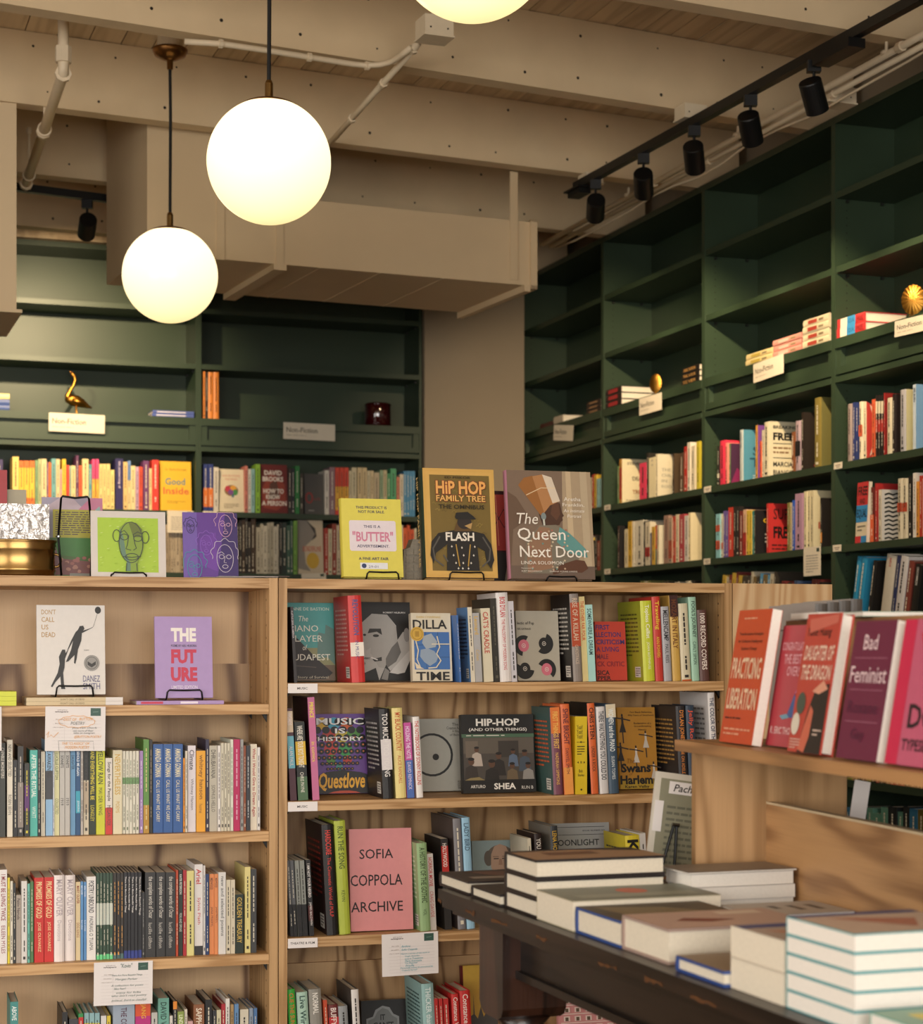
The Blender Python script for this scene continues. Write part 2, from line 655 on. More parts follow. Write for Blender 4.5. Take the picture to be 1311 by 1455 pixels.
def flat(label, fr, s, d, ztop, w, t, h, cover, hard=False, front=(), spine=(), page=None, turn=0.0, group=None, name='book', cb=None):
    """Lying flat, front board up, spine at s (far end), head along b."""
    u = Vector((fr.u[0], fr.u[1], 0)); b = Vector((fr.b[0], fr.b[1], 0))
    c, sn = math.cos(turn), math.sin(turn)
    ex = u * c + b * sn
    return book(name, label, w, t, h, cover, basis(fr.P(s, d, ztop), ex, (0, 0, -1)), hard, front, spine, (), group, page, cb=cb)


# ------------------------------------------------------------------ the room
def shell(name, x0, x1, y0, y1, z0, z1, m, label, cat):
    return tag(box1(name, None, x0, x1, y0, y1, z0, z1, m, BK.M(0, 0, 0)), label, cat, kind='structure')


FLOORM = wood('floor boards', 1, '#7c5f44', '#5d4330', rings=4, across=10, along=0.8, rough=0.4)
shell('floor', S0 - 0.1, S1 + 0.1, D0 - 0.1, D1 + 0.1, -0.1, 0.0, FLOORM, 'brown wooden floor of the bookshop', 'floor')
shell('wall_back', S0 - 0.1, S1 + 0.1, D1, D1 + 0.1, 0.0, HC + 0.1, PAINT2, 'cream wall behind the far green shelves', 'wall')
shell('wall_right', S1, S1 + 0.1, D0, D1, 0.0, HC + 0.1, PAINT2, 'cream wall behind the right green shelves', 'wall')
wl = shell('wall_left', S0 - 0.1, S0, D0, D1, 0.0, 0.6, PAINT2, 'cream wall with a shop window left of the photographer', 'wall')
box1('wall_panel', wl, S0 - 0.1, S0, D0, -11.2, 0.6, HC, PAINT2)
box1('wall_panel', wl, S0 - 0.1, S0, -6.8, D1, 0.6, HC, PAINT2)
box1('wall_panel', wl, S0 - 0.1, S0, -11.2, -6.8, 3.0, HC, PAINT2)
wf = shell('wall_front', S0 - 0.1, S1 + 0.1, D0 - 0.1, D0, 0.0, 0.5, PAINT2, 'cream street wall with the shop window behind the photographer', 'wall')
box1('wall_panel', wf, S0 - 0.1, S0 + 0.1, D0 - 0.1, D0, 0.5, HC, PAINT2)
box1('wall_panel', wf, -1.6, S1 + 0.1, D0 - 0.1, D0, 0.5, HC, PAINT2)
box1('wall_panel', wf, S0 + 0.1, -1.6, D0 - 0.1, D0, 3.1, HC, PAINT2)
for nm, lab, seg in (('window_1', 'black framed shop window behind the photographer', [((x, x + 0.06), (D0 - 0.09, D0 - 0.03), (0.5, 3.1)) for x in (-8.4, -6.1, -3.8, -1.66)] + [((-8.4, -1.6), (D0 - 0.09, D0 - 0.03), (z, z + 0.06)) for z in (0.5, 3.04)]),
                     ('window_2', 'black framed shop window in the left wall', [((S0 - 0.09, S0 - 0.03), (y, y + 0.06), (0.6, 3.0)) for y in (-11.2, -9.0, -6.86)] + [((S0 - 0.09, S0 - 0.03), (-11.2, -6.8), (z, z + 0.06)) for z in (0.6, 2.94)])):
    w = thing(nm, lab, 'window', BK.M(0, 0, 0), kind='structure')
    for sx, sy, sz in seg:
        box1('window_frame', w, sx[0], sx[1], sy[0], sy[1], sz[0], sz[1], BLACK)

# ceiling: painted boards running away from the viewer, each its own board
ceil = thing('ceiling', 'ceiling of cream painted tongue and groove boards', 'ceiling', BK.M(0, 0, 0), kind='structure')
pw = 0.135
k = 0
x = S0
pl_me = None
while x < S1 - 0.02:
    w = min(pw, S1 - x)
    if pl_me is None:
        o = box1('plank', ceil, 0.0025, pw - 0.0025, D0, D1, 0, 0.03, PLANKM, T((x, 0, HC)))
        pl_me = o.data
    else:
        o = bpy.data.objects.new('plank', pl_me)
        COL.objects.link(o)
        o.parent = ceil
        o.matrix_local = T((x, 0, HC + RND.uniform(0, 0.003)))
        o.scale.x = w / pw
    x += pw
box1('roof_deck', ceil, S0 - 0.1, S1 + 0.1, D0 - 0.1, D1, HC + 0.04, HC + 0.1, mat('dark gap', '#16110d', 0.9, var=0))

# beams with nail holes
HOLE = mat('nail holes', '#2c231b', 0.9, var=0)
ORD = ['street', 'second', 'third', 'fourth', 'fifth', 'sixth', 'seventh']
beam_lab = {-3: 'cream painted ceiling beam high above the photographer', -2: 'cream painted ceiling beam above the front of the shop',
            -1: 'nearest cream ceiling beam in view with a junction box on it', 0: 'middle cream ceiling beam crossing behind the globe lamps',
            1: 'dim cream ceiling beam seen just above the air duct', 2: 'cream ceiling beam nearest the back wall'}
BMO = BM
for i in range(-4, 3):
    d = i * 1.12
    q0 = BMO.P(0, d, 0)
    BM = Fr(q0[0], q0[1], {-1: 27.3, 0: 25.6}.get(i, 25.0))
    d = 0.0
    # clip the beam between the side walls
    ss = []
    for sw in (S0 + 0.01, S1 - 0.01):
        p0, p1 = BK.inv(BM.P(0, d, 0))[0], BK.inv(BM.P(1, d, 0))[0]
        ss.append((sw - p0) / (p1 - p0))
    q = BK.inv(BM.P(ss[1], d, 0))[1]
    if q > D1 - 0.15:
        p0, p1 = BK.inv(BM.P(0, d, 0))[1], BK.inv(BM.P(1, d, 0))[1]
        ss[1] = (D1 - 0.15 - p0) / (p1 - p0)
    lab = beam_lab.get(i, 'cream painted ceiling beam over the shop entrance')
    b = thing('ceiling_beam', lab, 'beam', BM.M(0, d, 0), kind='structure')
    box1('beam', b, ss[0], ss[1] - 0.06, 0, 0.085, HB, HC - 0.001, PAINT)
    mb = MB()
    r = random.Random(i + 50)
    for s in [ss[0] + 0.15 + 0.31 * j for j in range(int((ss[1] - ss[0]) / 0.31) - 1)]:
        for zz in (HB + 0.055, HC - 0.06):
            cx, cz = s + r.uniform(-0.06, 0.06), zz + r.uniform(-0.008, 0.012)
            rr = r.uniform(0.004, 0.008)
            mb.add([(cx + rr * math.cos(a * 1.047), -0.0006, cz + rr * math.sin(a * 1.047)) for a in range(6)], [tuple(range(6))], HOLE)
    mb.build('nail_holes', b)['kind'] = 'stuff'

BM = BMO
# column between the two runs of green shelves
c0, c1 = BK.s_at(600), BK.s_at(742)
tag(box1('column', None, c0 + 0.004, c1, -0.03, 0.319, 0, HB - 0.001, PAINT2, BK.M(0, 0, 0)), 'square cream column between the two runs of green shelves', 'column', kind='structure')

# boarding over the far green shelves
cl = thing('trim_1', 'tan horizontal boarding above the far green shelves', 'boarding', BK.M(0, 0, 0), kind='structure')
for j in range(3):
    box1('board', cl, S0 + 0.05, c0 - 0.05, 0.02 + 0.05 * (j % 2), 0.12, EYE + 2.30 + j * 0.098, EYE + 2.30 + j * 0.098 + 0.09, PLANKM)

# ------------------------------------------------------------------ green bookcases
GT = 0.016                                              # side thickness; two meet at every post
UPZ = [EYE + 1.962, EYE + 1.645]                        # upper shelves
LEDGE = EYE + 1.338
LOZ = [EYE + 0.809, EYE + 0.46, EYE + 0.13, EYE - 0.20, EYE - 0.53, EYE - 0.86]
TOPZ = EYE + 2.284
PIN = mat('shelf pins', '#14180f', 0.6, var=0)


def green_bay(fr, s0, s1, label, group, holes=True):
    r = thing('green_bookcase', label, 'bookcase', fr.M(s0, 0, 0), group)
    W, D = s1 - s0 - 0.0006, 0.30
    for a in (0, W - GT):
        box1('side_panel', r, a, a + GT, 0, D, 0, TOPZ, GREEN)
    box1('back_panel', r, GT, W - GT, D - 0.012, D, 0.1, TOPZ - 0.03, GREEN)
    box1('top_panel', r, GT, W - GT, 0, D, TOPZ - 0.03, TOPZ, GREEN)
    for z in UPZ:
        box1('shelf', r, GT, W - GT, 0.004, D - 0.012, z - 0.028, z, GREEN)
    box1('ledge', r, GT, W - GT, -0.002, D - 0.012, LEDGE - 0.042, LEDGE, GREEN)
    f = box1('fascia', r, GT, W - GT, 0.03, 0.042, EYE + 1.16, LEDGE - 0.042, GREEN)
    box1('fascia_rail', f, GT, W - GT, 0.002, 0.03, EYE + 1.185, EYE + 1.215, GREEN)
    for a in (GT, W - GT - 0.035):
        box1('fascia_stile', f, a, a + 0.035, 0.006, 0.03, EYE + 1.215, LEDGE - 0.042, GREEN)
    box1('middle_board', r, GT, W - GT, -0.003, D - 0.012, EYE + 1.15, EYE + 1.175, GREEN)
    for z in LOZ:
        box1('shelf', r, GT, W - GT, 0.004, D - 0.012, z - 0.03, z, GREEN)
    box1('plinth', r, GT, W - GT, 0.03, 0.05, 0, 0.1, GREEN)
    mb = MB()
    for z in UPZ + LOZ[:3]:
        for a in (GT, W - GT - 0.012):
            for y in (0.05, 0.22):
                mb.box(a, a + 0.012, y, y + 0.012, z - 0.042, z - 0.03, PIN)
    mb.build('shelf_pins', r)['kind'] = 'stuff'
    if holes:
        mb = MB()
        for k in range(58):
            z = EYE + 0.16 + k * 0.032
            if EYE + 1.12 < z < EYE + 1.36:
                continue
            for a, sg in ((GT + 0.0004, 1), (W - GT - 0.0004, -1)):
                for y in (0.056,):
                    mb.add([(a, y - 0.003, z - 0.003), (a, y + 0.003, z - 0.003), (a, y + 0.003, z + 0.003), (a, y - 0.003, z + 0.003)], [(0, 1, 2, 3)], PIN)
        mb.build('peg_holes', r)['kind'] = 'stuff'
    return r


posts = [RT.s_at(p) for p in (741, 857, 998.5, 1183.5)]
bw = (posts[3] - posts[0]) / 3
posts = [posts[3] - bw * (3 - j) for j in range(7)]
labs = ['tall green bookcase in the far corner beside the cream column', 'tall green bookcase with a small brass shell on its ledge',
        'tall green bookcase with pink and cream book stacks on its ledge', 'tall green bookcase with the large golden shell at right edge',
        'tall green bookcase further right, outside the view', 'tall green bookcase nearest the street, outside the view']
for j in range(5):
    green_bay(RT, posts[j], posts[j + 1], labs[j], 'green bookcases along the right wall')
bp = [BK.s_at(282), BK.s_at(599)]
bwid = bp[1] - bp[0]
labs = ['tall green bookcase beside the column with a red glass pot', 'tall green bookcase with the golden goose on its ledge', 'tall green bookcase behind the left soffit box', 'tall green bookcase at far left']
for j in range(3):
    green_bay(BK, bp[1] - bwid * (j + 1), bp[1] - bwid * j, labs[j], 'green bookcases along the back wall')

# ------------------------------------------------------------------ oak bookcases
WT = 0.0215
WTOP = EYE + 0.19
WDEP = 0.305
wl0, wl1 = WD.s_at(395.2) - 1.24, WD.s_at(395.2)
wr0, wr1 = WD.s_at(396.0), WD.s_at(1040)


def shelf_z(py, px):
    s = WD.s_at(px)
    return WD.z_at(py, s, 0)


LZ = [shelf_z(1002, 200), shelf_z(1186, 200), shelf_z(1364, 200)]
LZ.append(LZ[2] - (LZ[1] - LZ[2]))
RZ = [shelf_z(969.5, 700), shelf_z(1132.5, 700), shelf_z(1322.5, 660)]
RZ.append(RZ[2] - 0.335)


def oak_case(s0, s1, zs, label, strips, figured):
    r = thing('oak_bookcase', label, 'bookcase', WD.M(s0, 0, 0), 'oak bookcases')
    W = s1 - s0 - 0.0012
    for a in (0, W - WT):
        box1('side_panel', r, a, a + WT, 0, WDEP, 0, WTOP, OAK_Z)
    box1('top_board', r, WT, W - WT, 0.0, WDEP, WTOP - 0.026, WTOP - 0.001, OAK_X)
    box1('back_panel', r, WT, W - WT, WDEP - 0.014, WDEP - 0.002, 0.08, WTOP - 0.026, OAK_FIG if figured else OAK_PLY)
    for z in zs + [0.09]:
        sh = box1('shelf', r, WT + 0.0008, W - WT - 0.0008, 0.002, WDEP - 0.014, z - 0.025, z, OAK_X)
        for a in (WT, W - WT - 0.012):
            for y in (0.03, 0.24):
                MB().prism([(a, z - 0.026), (a + 0.012, z - 0.026), (a + (0.012 if a > 0.1 else 0.0), z - 0.046)], y, y + 0.012, BLACK).build('shelf_bracket', sh)
    for za, zb in strips:
        box1('back_strip', r, WT, W - WT, WDEP - 0.026, WDEP - 0.014, za, zb, OAK_PLY if not figured else OAK_FIG)
    box1('plinth', r, WT, W - WT, 0.03, 0.05, 0, 0.065, OAK_X)
    mb = MB()
    for k in range(40):
        z = 0.14 + k * 0.032
        for a in (WT + 0.0003, W - WT - 0.0003):
            for y in (0.04, 0.25):
                mb.add([(a, y - 0.0025, z - 0.0025), (a, y + 0.0025, z - 0.0025), (a, y + 0.0025, z + 0.0025), (a, y - 0.0025, z + 0.0025)], [(0, 1, 2, 3)], HOLE)
    mb.build('peg_holes', r)['kind'] = 'stuff'
    return r


oak_case(wl0, wl1, LZ, 'left oak bookcase of poetry with two cover-first books on top shelf', [(LZ[0], LZ[0] + 0.1), (LZ[3], LZ[3] + 0.262)], True)
oak_case(wr0, wr1, RZ, 'right oak bookcase of music and film books', [(RZ[3], RZ[3] + 0.225)], False)
# its neighbour turned to face right: only the pale side panel shows
e0, e1 = WD.s_at(1041), WD.s_at(1182)
er = thing('oak_bookcase', 'oak bookcase turned sideways showing its pale side panel', 'bookcase', WD.M(e0, 0, 0), 'oak bookcases')
EW = e1 - e0
box1('side_panel', er, 0, EW, 0, WT, 0, WTOP, OAK_END)
box1('side_panel', er, 0, EW, 0.9, 0.9 + WT, 0, WTOP, OAK_END)
box1('back_panel', er, 0, 0.012, WT, 0.9, 0.05, WTOP - 0.03, OAK_PLY)
for z in [0.1, 0.45, 0.8, 1.12]:
    box1('shelf', er, 0.012, EW, WT, 0.9, z - 0.025, z, OAK_X)
box1('top_board', er, 0.012, EW, WT, 0.9, WTOP - 0.026, WTOP - 0.001, OAK_X)

# ------------------------------------------------------------------ ducts
DK = Fr(BM.P(0, 0.13, 0)[0], BM.P(0, 0.13, 0)[1], 23.5)
du0 = DK.s_at(209); du1 = DK.s_at(752); dur = DK.s_at(398)
def dz(py, px):
    return DK.z_at(py, DK.s_at(px), 0)
DT, DBm = dz(305.8, 655), dz(397.5, 655)
DD = 0.78
dr = thing('air_duct', 'long cream sheet metal air duct hung below the beams', 'duct', DK.M(0, 0, 0))
box1('duct_run', dr, dur - 0.02, du1, 0, DD, DBm, DT, DUCTM)
box1('riser', dr, du0, dur - 0.021, 0, DD, DBm + 0.0, HC - 0.002, DUCTM)
fl = MB()
fl.box(du1, du1 + 0.035, -0.014, 0.0, DBm - 0.018, DT + 0.012, DUCTM)
fl.box(du1, du1 + 0.035, -0.014, DD + 0.014, DBm - 0.018, DBm, DUCTM)
fl.box(du1, du1 + 0.035, -0.014, DD + 0.014, DT, DT + 0.012, DUCTM)
fl.box(du1, du1 + 0.035, DD, DD + 0.014, DBm - 0.018, DT + 0.012, DUCTM)
fl.build('end_flange', dr)
box1('end_plate', dr, du1 + 0.0, du1 + 0.012, 0.0, DD, DBm, DT, mat('duct end dark', '#5a4d40', 0.7))
for px in (397, 313):
    s = DK.s_at(px)
    mb = MB().box(s - 0.018, s + 0.018, -0.006, 0, DBm - 0.004, DT if px > 350 else HB, DUCTM)
    if px > 350:
        mb.box(s - 0.03, s + 0.03, -0.01, DD + 0.01, DBm - 0.028, DBm, DUCTM)
    mb.build('seam_bracket', dr)
for px in (455, 540, 630):
    s = DK.s_at(px)
    box1('seam', dr, s - 0.003, s + 0.003, -0.0005, DD + 0.001, DBm - 0.002, DT + 0.001, DUCTM)
s = DK.s_at(729)
box1('hanger_strap', dr, s - 0.02, s + 0.02, -0.008, -0.003, DBm + 0.02, HB - 0.002, DUCTM)
s = DK.s_at(665)
box1('angle_bracket', dr, du1 - 0.03, du1 + 0.0, -0.01, DD + 0.02, DBm - 0.03, DBm, DUCTM)

# soffit box at the left edge of the view
SF = Fr(*px3(23, 300, EYE + 1.9)[:2], 19.2)
Ysf = 7.9
SF = Fr((23.4 - CX) / F * Ysf, Ysf, 19.2)
zb = EYE + (HY - 440) / F * Ysf
so = thing('soffit_box', 'cream vertical duct box at the left edge', 'duct', SF.M(0, 0, 0))
box1('duct_body', so, -0.95, 0.0, 0, 0.6, zb, HB - 0.002, DUCTM)
box1('bottom_flange', so, -0.96, 0.022, -0.012, 0.62, zb - 0.014, zb, DUCTM)

# ------------------------------------------------------------------ conduits and junction boxes
PIPEM = mat('painted conduit', '#dccaac', 0.5, var=0.03)
ZP = EYE + 2.262


def conduit(name, label, pts, r, n=8, cat='pipe', clips=()):
    o = thing(name, label, cat, Matrix.Identity(4))
    MB().tube(pts, r, PIPEM, n).build('conduit', o, smooth=True)
    for p, q in clips:
        MB().tube([p, q], r * 1.5, PIPEM, 8).build('clip', o)
    return o


def along(a, b, f):
    return a + (b - a) * f


A, B = px3(90, 104, EYE + 2.20), px3(36, 264, EYE + 2.20)
conduit('sprinkler_pipe', 'thick cream pipe dropping from the ceiling at upper left', [Vector((A.x, A.y, HC - 0.005)), A + Vector((0, 0, 0.03)), A, A + (B - A) * 0.02, B], 0.021, 10,
        clips=[(along(A, B, f), along(A, B, f + 0.012)) for f in (0.0, 0.46, 0.97)] + [(Vector((A.x, A.y, EYE + 2.3)), Vector((A.x, A.y, EYE + 2.24)))])
C_, D_ = along(A, B, 0.44), along(A, B, 0.88)
for p, lab in ((C_, 'thin hanger rod holding the thick cream pipe near the middle beam'), (D_, 'thin hanger rod holding the far end of the thick cream pipe')):
    h = thing('pipe_hanger', lab, 'hanger', T(p), 'pipe hangers')
    MB().tube([(0, 0, 0.03), (0, 0, 0.2)], 0.006, PIPEM).build('rod', h)
    MB().lathe([(0.012, 0.19), (0.014, 0.2), (0.012, 0.215)], PIPEM, 8).build('rod_end', h)
    MB().tube([(0.028 * math.cos(a * 0.524), 0, 0.028 * math.sin(a * 0.524)) for a in range(12)], 0.004, PIPEM, 6, True).build('ring', h)
A, B = px3(594, 62, ZP), px3(440, 236, ZP)
conduit('conduit', 'straight cream conduit running back from the junction box over the beams', [A, B], 0.0125, clips=[(along(A, B, f), along(A, B, f + 0.014)) for f in (0.03, 0.27, 0.55)])
FX = [(262, 59), (313, 62), (381, 72), (450, 83), (500, 91), (520, 93), (540, 92), (556, 88), (570, 79), (583, 68)]
conduit('flexible_conduit', 'ribbed flexible cream conduit along the nearest beam', [px3(x, y, ZP - 0.004) for x, y in FX], 0.0115, clips=[(px3(x, y, ZP - 0.004), px3(x + 5, y + 0.7, ZP - 0.004)) for x, y in ((311, 61.7), (437, 81), (519, 93))])
BX = mat('junction box paint', '#dccbae', 0.5, var=0.03)


def jbox(px, py, w, h, label, z=None, dep=0.09, feed=False):
    c = px3(px, py, z or ZP)
    o = thing('junction_box', label, 'box', T(c) @ Matrix.Rotation(math.radians(22), 4, 'Z'), 'ceiling junction boxes')
    MB().box(-w / 2, w / 2, -dep / 2, dep / 2, -h / 2, h / 2, BX).build('box_body', o)
    MB().box(-w / 2 - 0.004, w / 2 + 0.004, -dep / 2 - 0.004, dep / 2 + 0.004, -h / 2 - 0.006, -h / 2, BX).build('cover_plate', o)
    if feed:
        MB().tube([(0.0, 0.0, h / 2), (0.0, 0.0, HC - c.z - 0.001)], 0.011, PIPEM, 8).build('feed_conduit', o)
    mb = MB()
    for sx in (-1, 1):
        mb.box(sx * w * 0.3 - 0.003, sx * w * 0.3 + 0.003, -dep / 2 - 0.0008, -dep / 2, -h * 0.2, -h * 0.2 + 0.006, HOLE)
    mb.build('screws', o)


jbox(617, 41, 0.11, 0.07, 'cream junction box on the nearest beam above the globes', dep=0.1, feed=True)
jbox(981, 161, 0.105, 0.055, 'cream junction box behind the black lamp track')
jbox(1188, 138, 0.13, 0.06, 'cream junction box on the conduits above the right shelves', z=ZP - 0.02)
jbox(839, 255, 0.09, 0.045, 'small cream junction box at the end of the lamp track', z=EYE + 2.262)

Rp = [(760, 361), (1219, 100), (1330, 38)]
off = RT.inv(px3(1219, 100, ZP - 0.02))
pA, pB = RT.P(RT.s_at(770, off[1]), off[1], ZP - 0.02), RT.P(2.2, off[1], ZP - 0.02)
conduit('conduit', 'upper cream conduit running along above the right shelves', [pA, pB], 0.0135, clips=[(along(pA, pB, f), along(pA, pB, f + 0.006)) for f in (0.3, 0.5, 0.75)])
pA, pB = RT.P(RT.s_at(770, off[1]), off[1] + 0.05, ZP - 0.03), RT.P(2.2, off[1] + 0.05, ZP - 0.03)
conduit('conduit', 'lower cream conduit of the pair above the right shelves', [pA, pB], 0.012, clips=[(along(pA, pB, f), along(pA, pB, f + 0.006)) for f in (0.4, 0.63, 0.86)])
wv = [RT.P(RT.s_at(770, off[1]) + j * 0.25, off[1] + 0.08 + 0.012 * math.sin(j * 1.9), ZP - 0.045 + 0.012 * math.cos(j * 1.3)) for j in range(20)]
conduit('cable', 'thin cream cable sagging behind the right conduits', wv, 0.006, 6, cat='cable')
for px in (1259, 1048, 893):
    s = RT.s_at(px, off[1])
    hz = HC if px > 1200 else HB
    h = thing('pipe_hanger', {1259: 'short hanger rod for the right conduits nearest the viewer', 1048: 'short hanger rod for the right conduits below the lamp track middle', 893: 'short hanger rod for the right conduits near the far end'}[px], 'hanger', T(RT.P(s, off[1], ZP - 0.02)), 'pipe hangers')
    MB().tube([(0, 0, 0.012), (0, 0, HB - ZP + 0.018 + (0.1 if px > 1200 else 0))], 0.006, PIPEM).build('rod', h)
    MB().lathe([(0.02, 0.0), (0.024, 0.006), (0.02, 0.014)], PIPEM, 10).build('clamp', h)

# ------------------------------------------------------------------ lamp tracks
ZT = EYE + 2.20
tA, tB = px3(822, 263.5, ZT), px3(1119, 100, ZT)
td = (tB - tA).normalized()
tE = tA + td * 5.2
trk = thing('lamp_track', 'long black lamp track above the right green shelves', 'track', basis(tA, td, Vector((-td.y, td.x, 0))))
MB().box(-0.03, (tE - tA).length, -0.018, 0.018, -0.018, 0.018, BLACK).build('rail', trk)
MB().box(-0.06, 0.07, -0.03, 0.03, -0.05, -0.018, BLACK).build('end_feed', trk)
MB().box(-0.075, 0.09, -0.045, 0.045, -0.026, -0.0185, BLACK).build('feed_plate', trk)
s11 = (px3(1180, 62, ZT) - tA).dot(td)
MB().box(s11 - 0.1, s11 + 0.14, -0.035, 0.035, -0.052, -0.018, BLACK).build('joiner', trk)
LENS = mat('lit lamp lens', '#fff1d0', 0.4, var=0, emit='#ffd9a0', estr=6.0)


def spot(track_pt, label, tgt, power, head_off=0.12, tilt_tgt=None, ang=68):
    """A black cylinder head hung from an adapter under the track."""
    r = thing('track_spotlight', label, 'spotlight', T(track_pt), 'black track spotlights')
    MB().box(-0.025, 0.025, -0.016, 0.016, -0.06, -0.0185, BLACK).build('adapter', r)
    MB().tube([(0, 0, -0.06), (0, 0, -0.115)], 0.006, BLACK, 8).build('stem', r)
    c = Vector((0, 0, -0.15))
    dr_ = (Vector(tgt) - (Vector(track_pt) + c)).normalized()
    q = dr_.to_track_quat('-Z', 'Y').to_matrix().to_4x4()
    M = T(c) @ q
    hd = MB().lathe([(0.0405, 0.062), (0.0425, 0.058), (0.0425, -0.058), (0.038, -0.058), (0.036, -0.035)], BLACK, 28).build('head', r, M, smooth=False)
    MB().lathe([(0.034, -0.0535), (0.0335, -0.0545)], LENS, 24).build('lens', hd)
    l = bpy.data.lights.new('spot_beam', 'SPOT')
    l.energy, l.spot_size, l.spot_blend, l.shadow_soft_size, l.color = power, math.radians(ang), 0.6, 0.03, (1.0, 0.75, 0.46)
    o = bpy.data.objects.new('spot_beam', l)
    COL.objects.link(o)
    o.parent = hd
    o.location = (0, 0, -0.064)
    return r


SPW = 85
for px, lab, tp in ((846, 'black track spotlight at the far end of the right track', 800), (914, 'second black spotlight from the far end of right track', 905),
                    (986, 'third black spotlight from the far end of right track', 1000), (1066, 'fourth black spotlight, its lit lens showing, on right track', 1120),
                    (1156, 'nearest black spotlight on the right track, lens lit', 1250)):
    tt = (px - CX) / F
    # point on the track line seen in this column
    k = (tt * tA.y - tA.x) / (td.x - tt * td.y)
    p = tA + td * k
    spot(p, lab, RT.P(RT.s_at(tp), 0.1, EYE + 0.9), SPW)
# far-left track and its single head
lt = px3(24, 266, EYE + 2.22)
lt2 = px3(165, 284, EYE + 2.215)
ld = (lt2 - lt).normalized()
lk = thing('lamp_track', 'short stretch of black lamp track at upper left', 'track', basis(lt, ld, Vector((-ld.y, ld.x, 0))))
MB().box(-0.8, 1.3, -0.018, 0.018, -0.018, 0.018, BLACK).build('rail', lk)
sp = lt + ld * ((px3(122, 279, EYE + 2.22) - lt).dot(ld))
spot(sp, 'single black spotlight on the upper left track', BK.P(BK.s_at(90), 0.05, EYE + 1.4), 190, ang=80)
spot(lt + ld * -0.55, 'black spotlight on the upper left track hidden by the soffit', BK.P(BK.s_at(-60), 0.05, EYE + 1.2), 130, ang=80)

# ------------------------------------------------------------------ globe pendants
def opal():
    m = bpy.data.materials.new('lit opal glass')
    m.use_nodes = True
    nt = m.node_tree
    p = nt.nodes['Principled BSDF']
    p.inputs['Base Color'].default_value = lin('#efe6cc')
    p.inputs['Roughness'].default_value = 0.25
    tc = nt.nodes.new('ShaderNodeTexCoord')
    sx = nt.nodes.new('ShaderNodeSeparateXYZ')
    nt.links.new(tc.outputs['Object'], sx.inputs[0])
    mr = nt.nodes.new('ShaderNodeMapRange')
    mr.inputs[1].default_value, mr.inputs[2].default_value = -0.2, 0.1
    nt.links.new(sx.outputs['Z'], mr.inputs[0])
    cr = nt.nodes.new('ShaderNodeMix'); cr.data_type = 'RGBA'
    cr.inputs[6].default_value = (0.35, 0.275, 0.125, 1); cr.inputs[7].default_value = (0.62, 0.51, 0.315, 1)
    nt.links.new(mr.outputs[0], cr.inputs[0])
    nt.links.new(cr.outputs[2], p.inputs['Emission Color'])
    p.inputs['Emission Strength'].default_value = 3.0
    return m


OPAL = opal()
CORD = mat('black flex', '#0b0b0b', 0.6, var=0)


def pendant(px, py, r_px, Y, label, canopy_px=None):
    R = r_px / F * Y
    c = Vector(((px - CX) / F * Y, Y, EYE + (HY - py) / F * Y))
    root = thing('globe_pendant', label, 'pendant lamp', T(c), 'opal globe pendants')
    prof = [(R * math.sin(math.pi * k / 40), -R * math.cos(math.pi * k / 40)) for k in range(1, 40)]
    MB().lathe(prof, OPAL, 48).build('globe', root, smooth=True)
    cap = [(R * 0.44, R * 0.905), (R * 0.40, R * 0.935), (R * 0.3, R * 0.975), (R * 0.16, R * 1.01), (0.016, R * 1.03)]
    cp = MB().lathe(cap, AGED, 32).build('cap', root, smooth=True)
    MB().lathe([(0.013, R * 1.03), (0.013, R * 1.03 + 0.045), (0.009, R * 1.03 + 0.055)], BRASS, 12).build('ferrule', cp)
    top = HC - 0.001 - c.z
    MB().tube([(0, 0, R * 1.03 + 0.05), (0.002, 0, top * 0.6), (0, 0, top - 0.205)], 0.0065, CORD, 8).build('cord', root)
    cn = MB().lathe([(0.012, top - 0.21), (0.013, top - 0.175), (0.03, top - 0.17), (0.062, top - 0.155), (0.072, top - 0.135), (0.072, top - 0.128)], AGED, 28).build('canopy', root, smooth=True)
    MB().lathe([(0.052, top - 0.128), (0.052, top)], BX, 20).build('ceiling_box', cn)
    return root


pendant(241.5, 391, 67.5, 7.75, 'smaller looking opal globe pendant lower left under a brass canopy')
pendant(382, 230, 88, 5.96, 'middle opal globe pendant in front of the air duct')
pendant(671, -88, 116, 4.54, 'opal globe pendant cut off by the top edge')

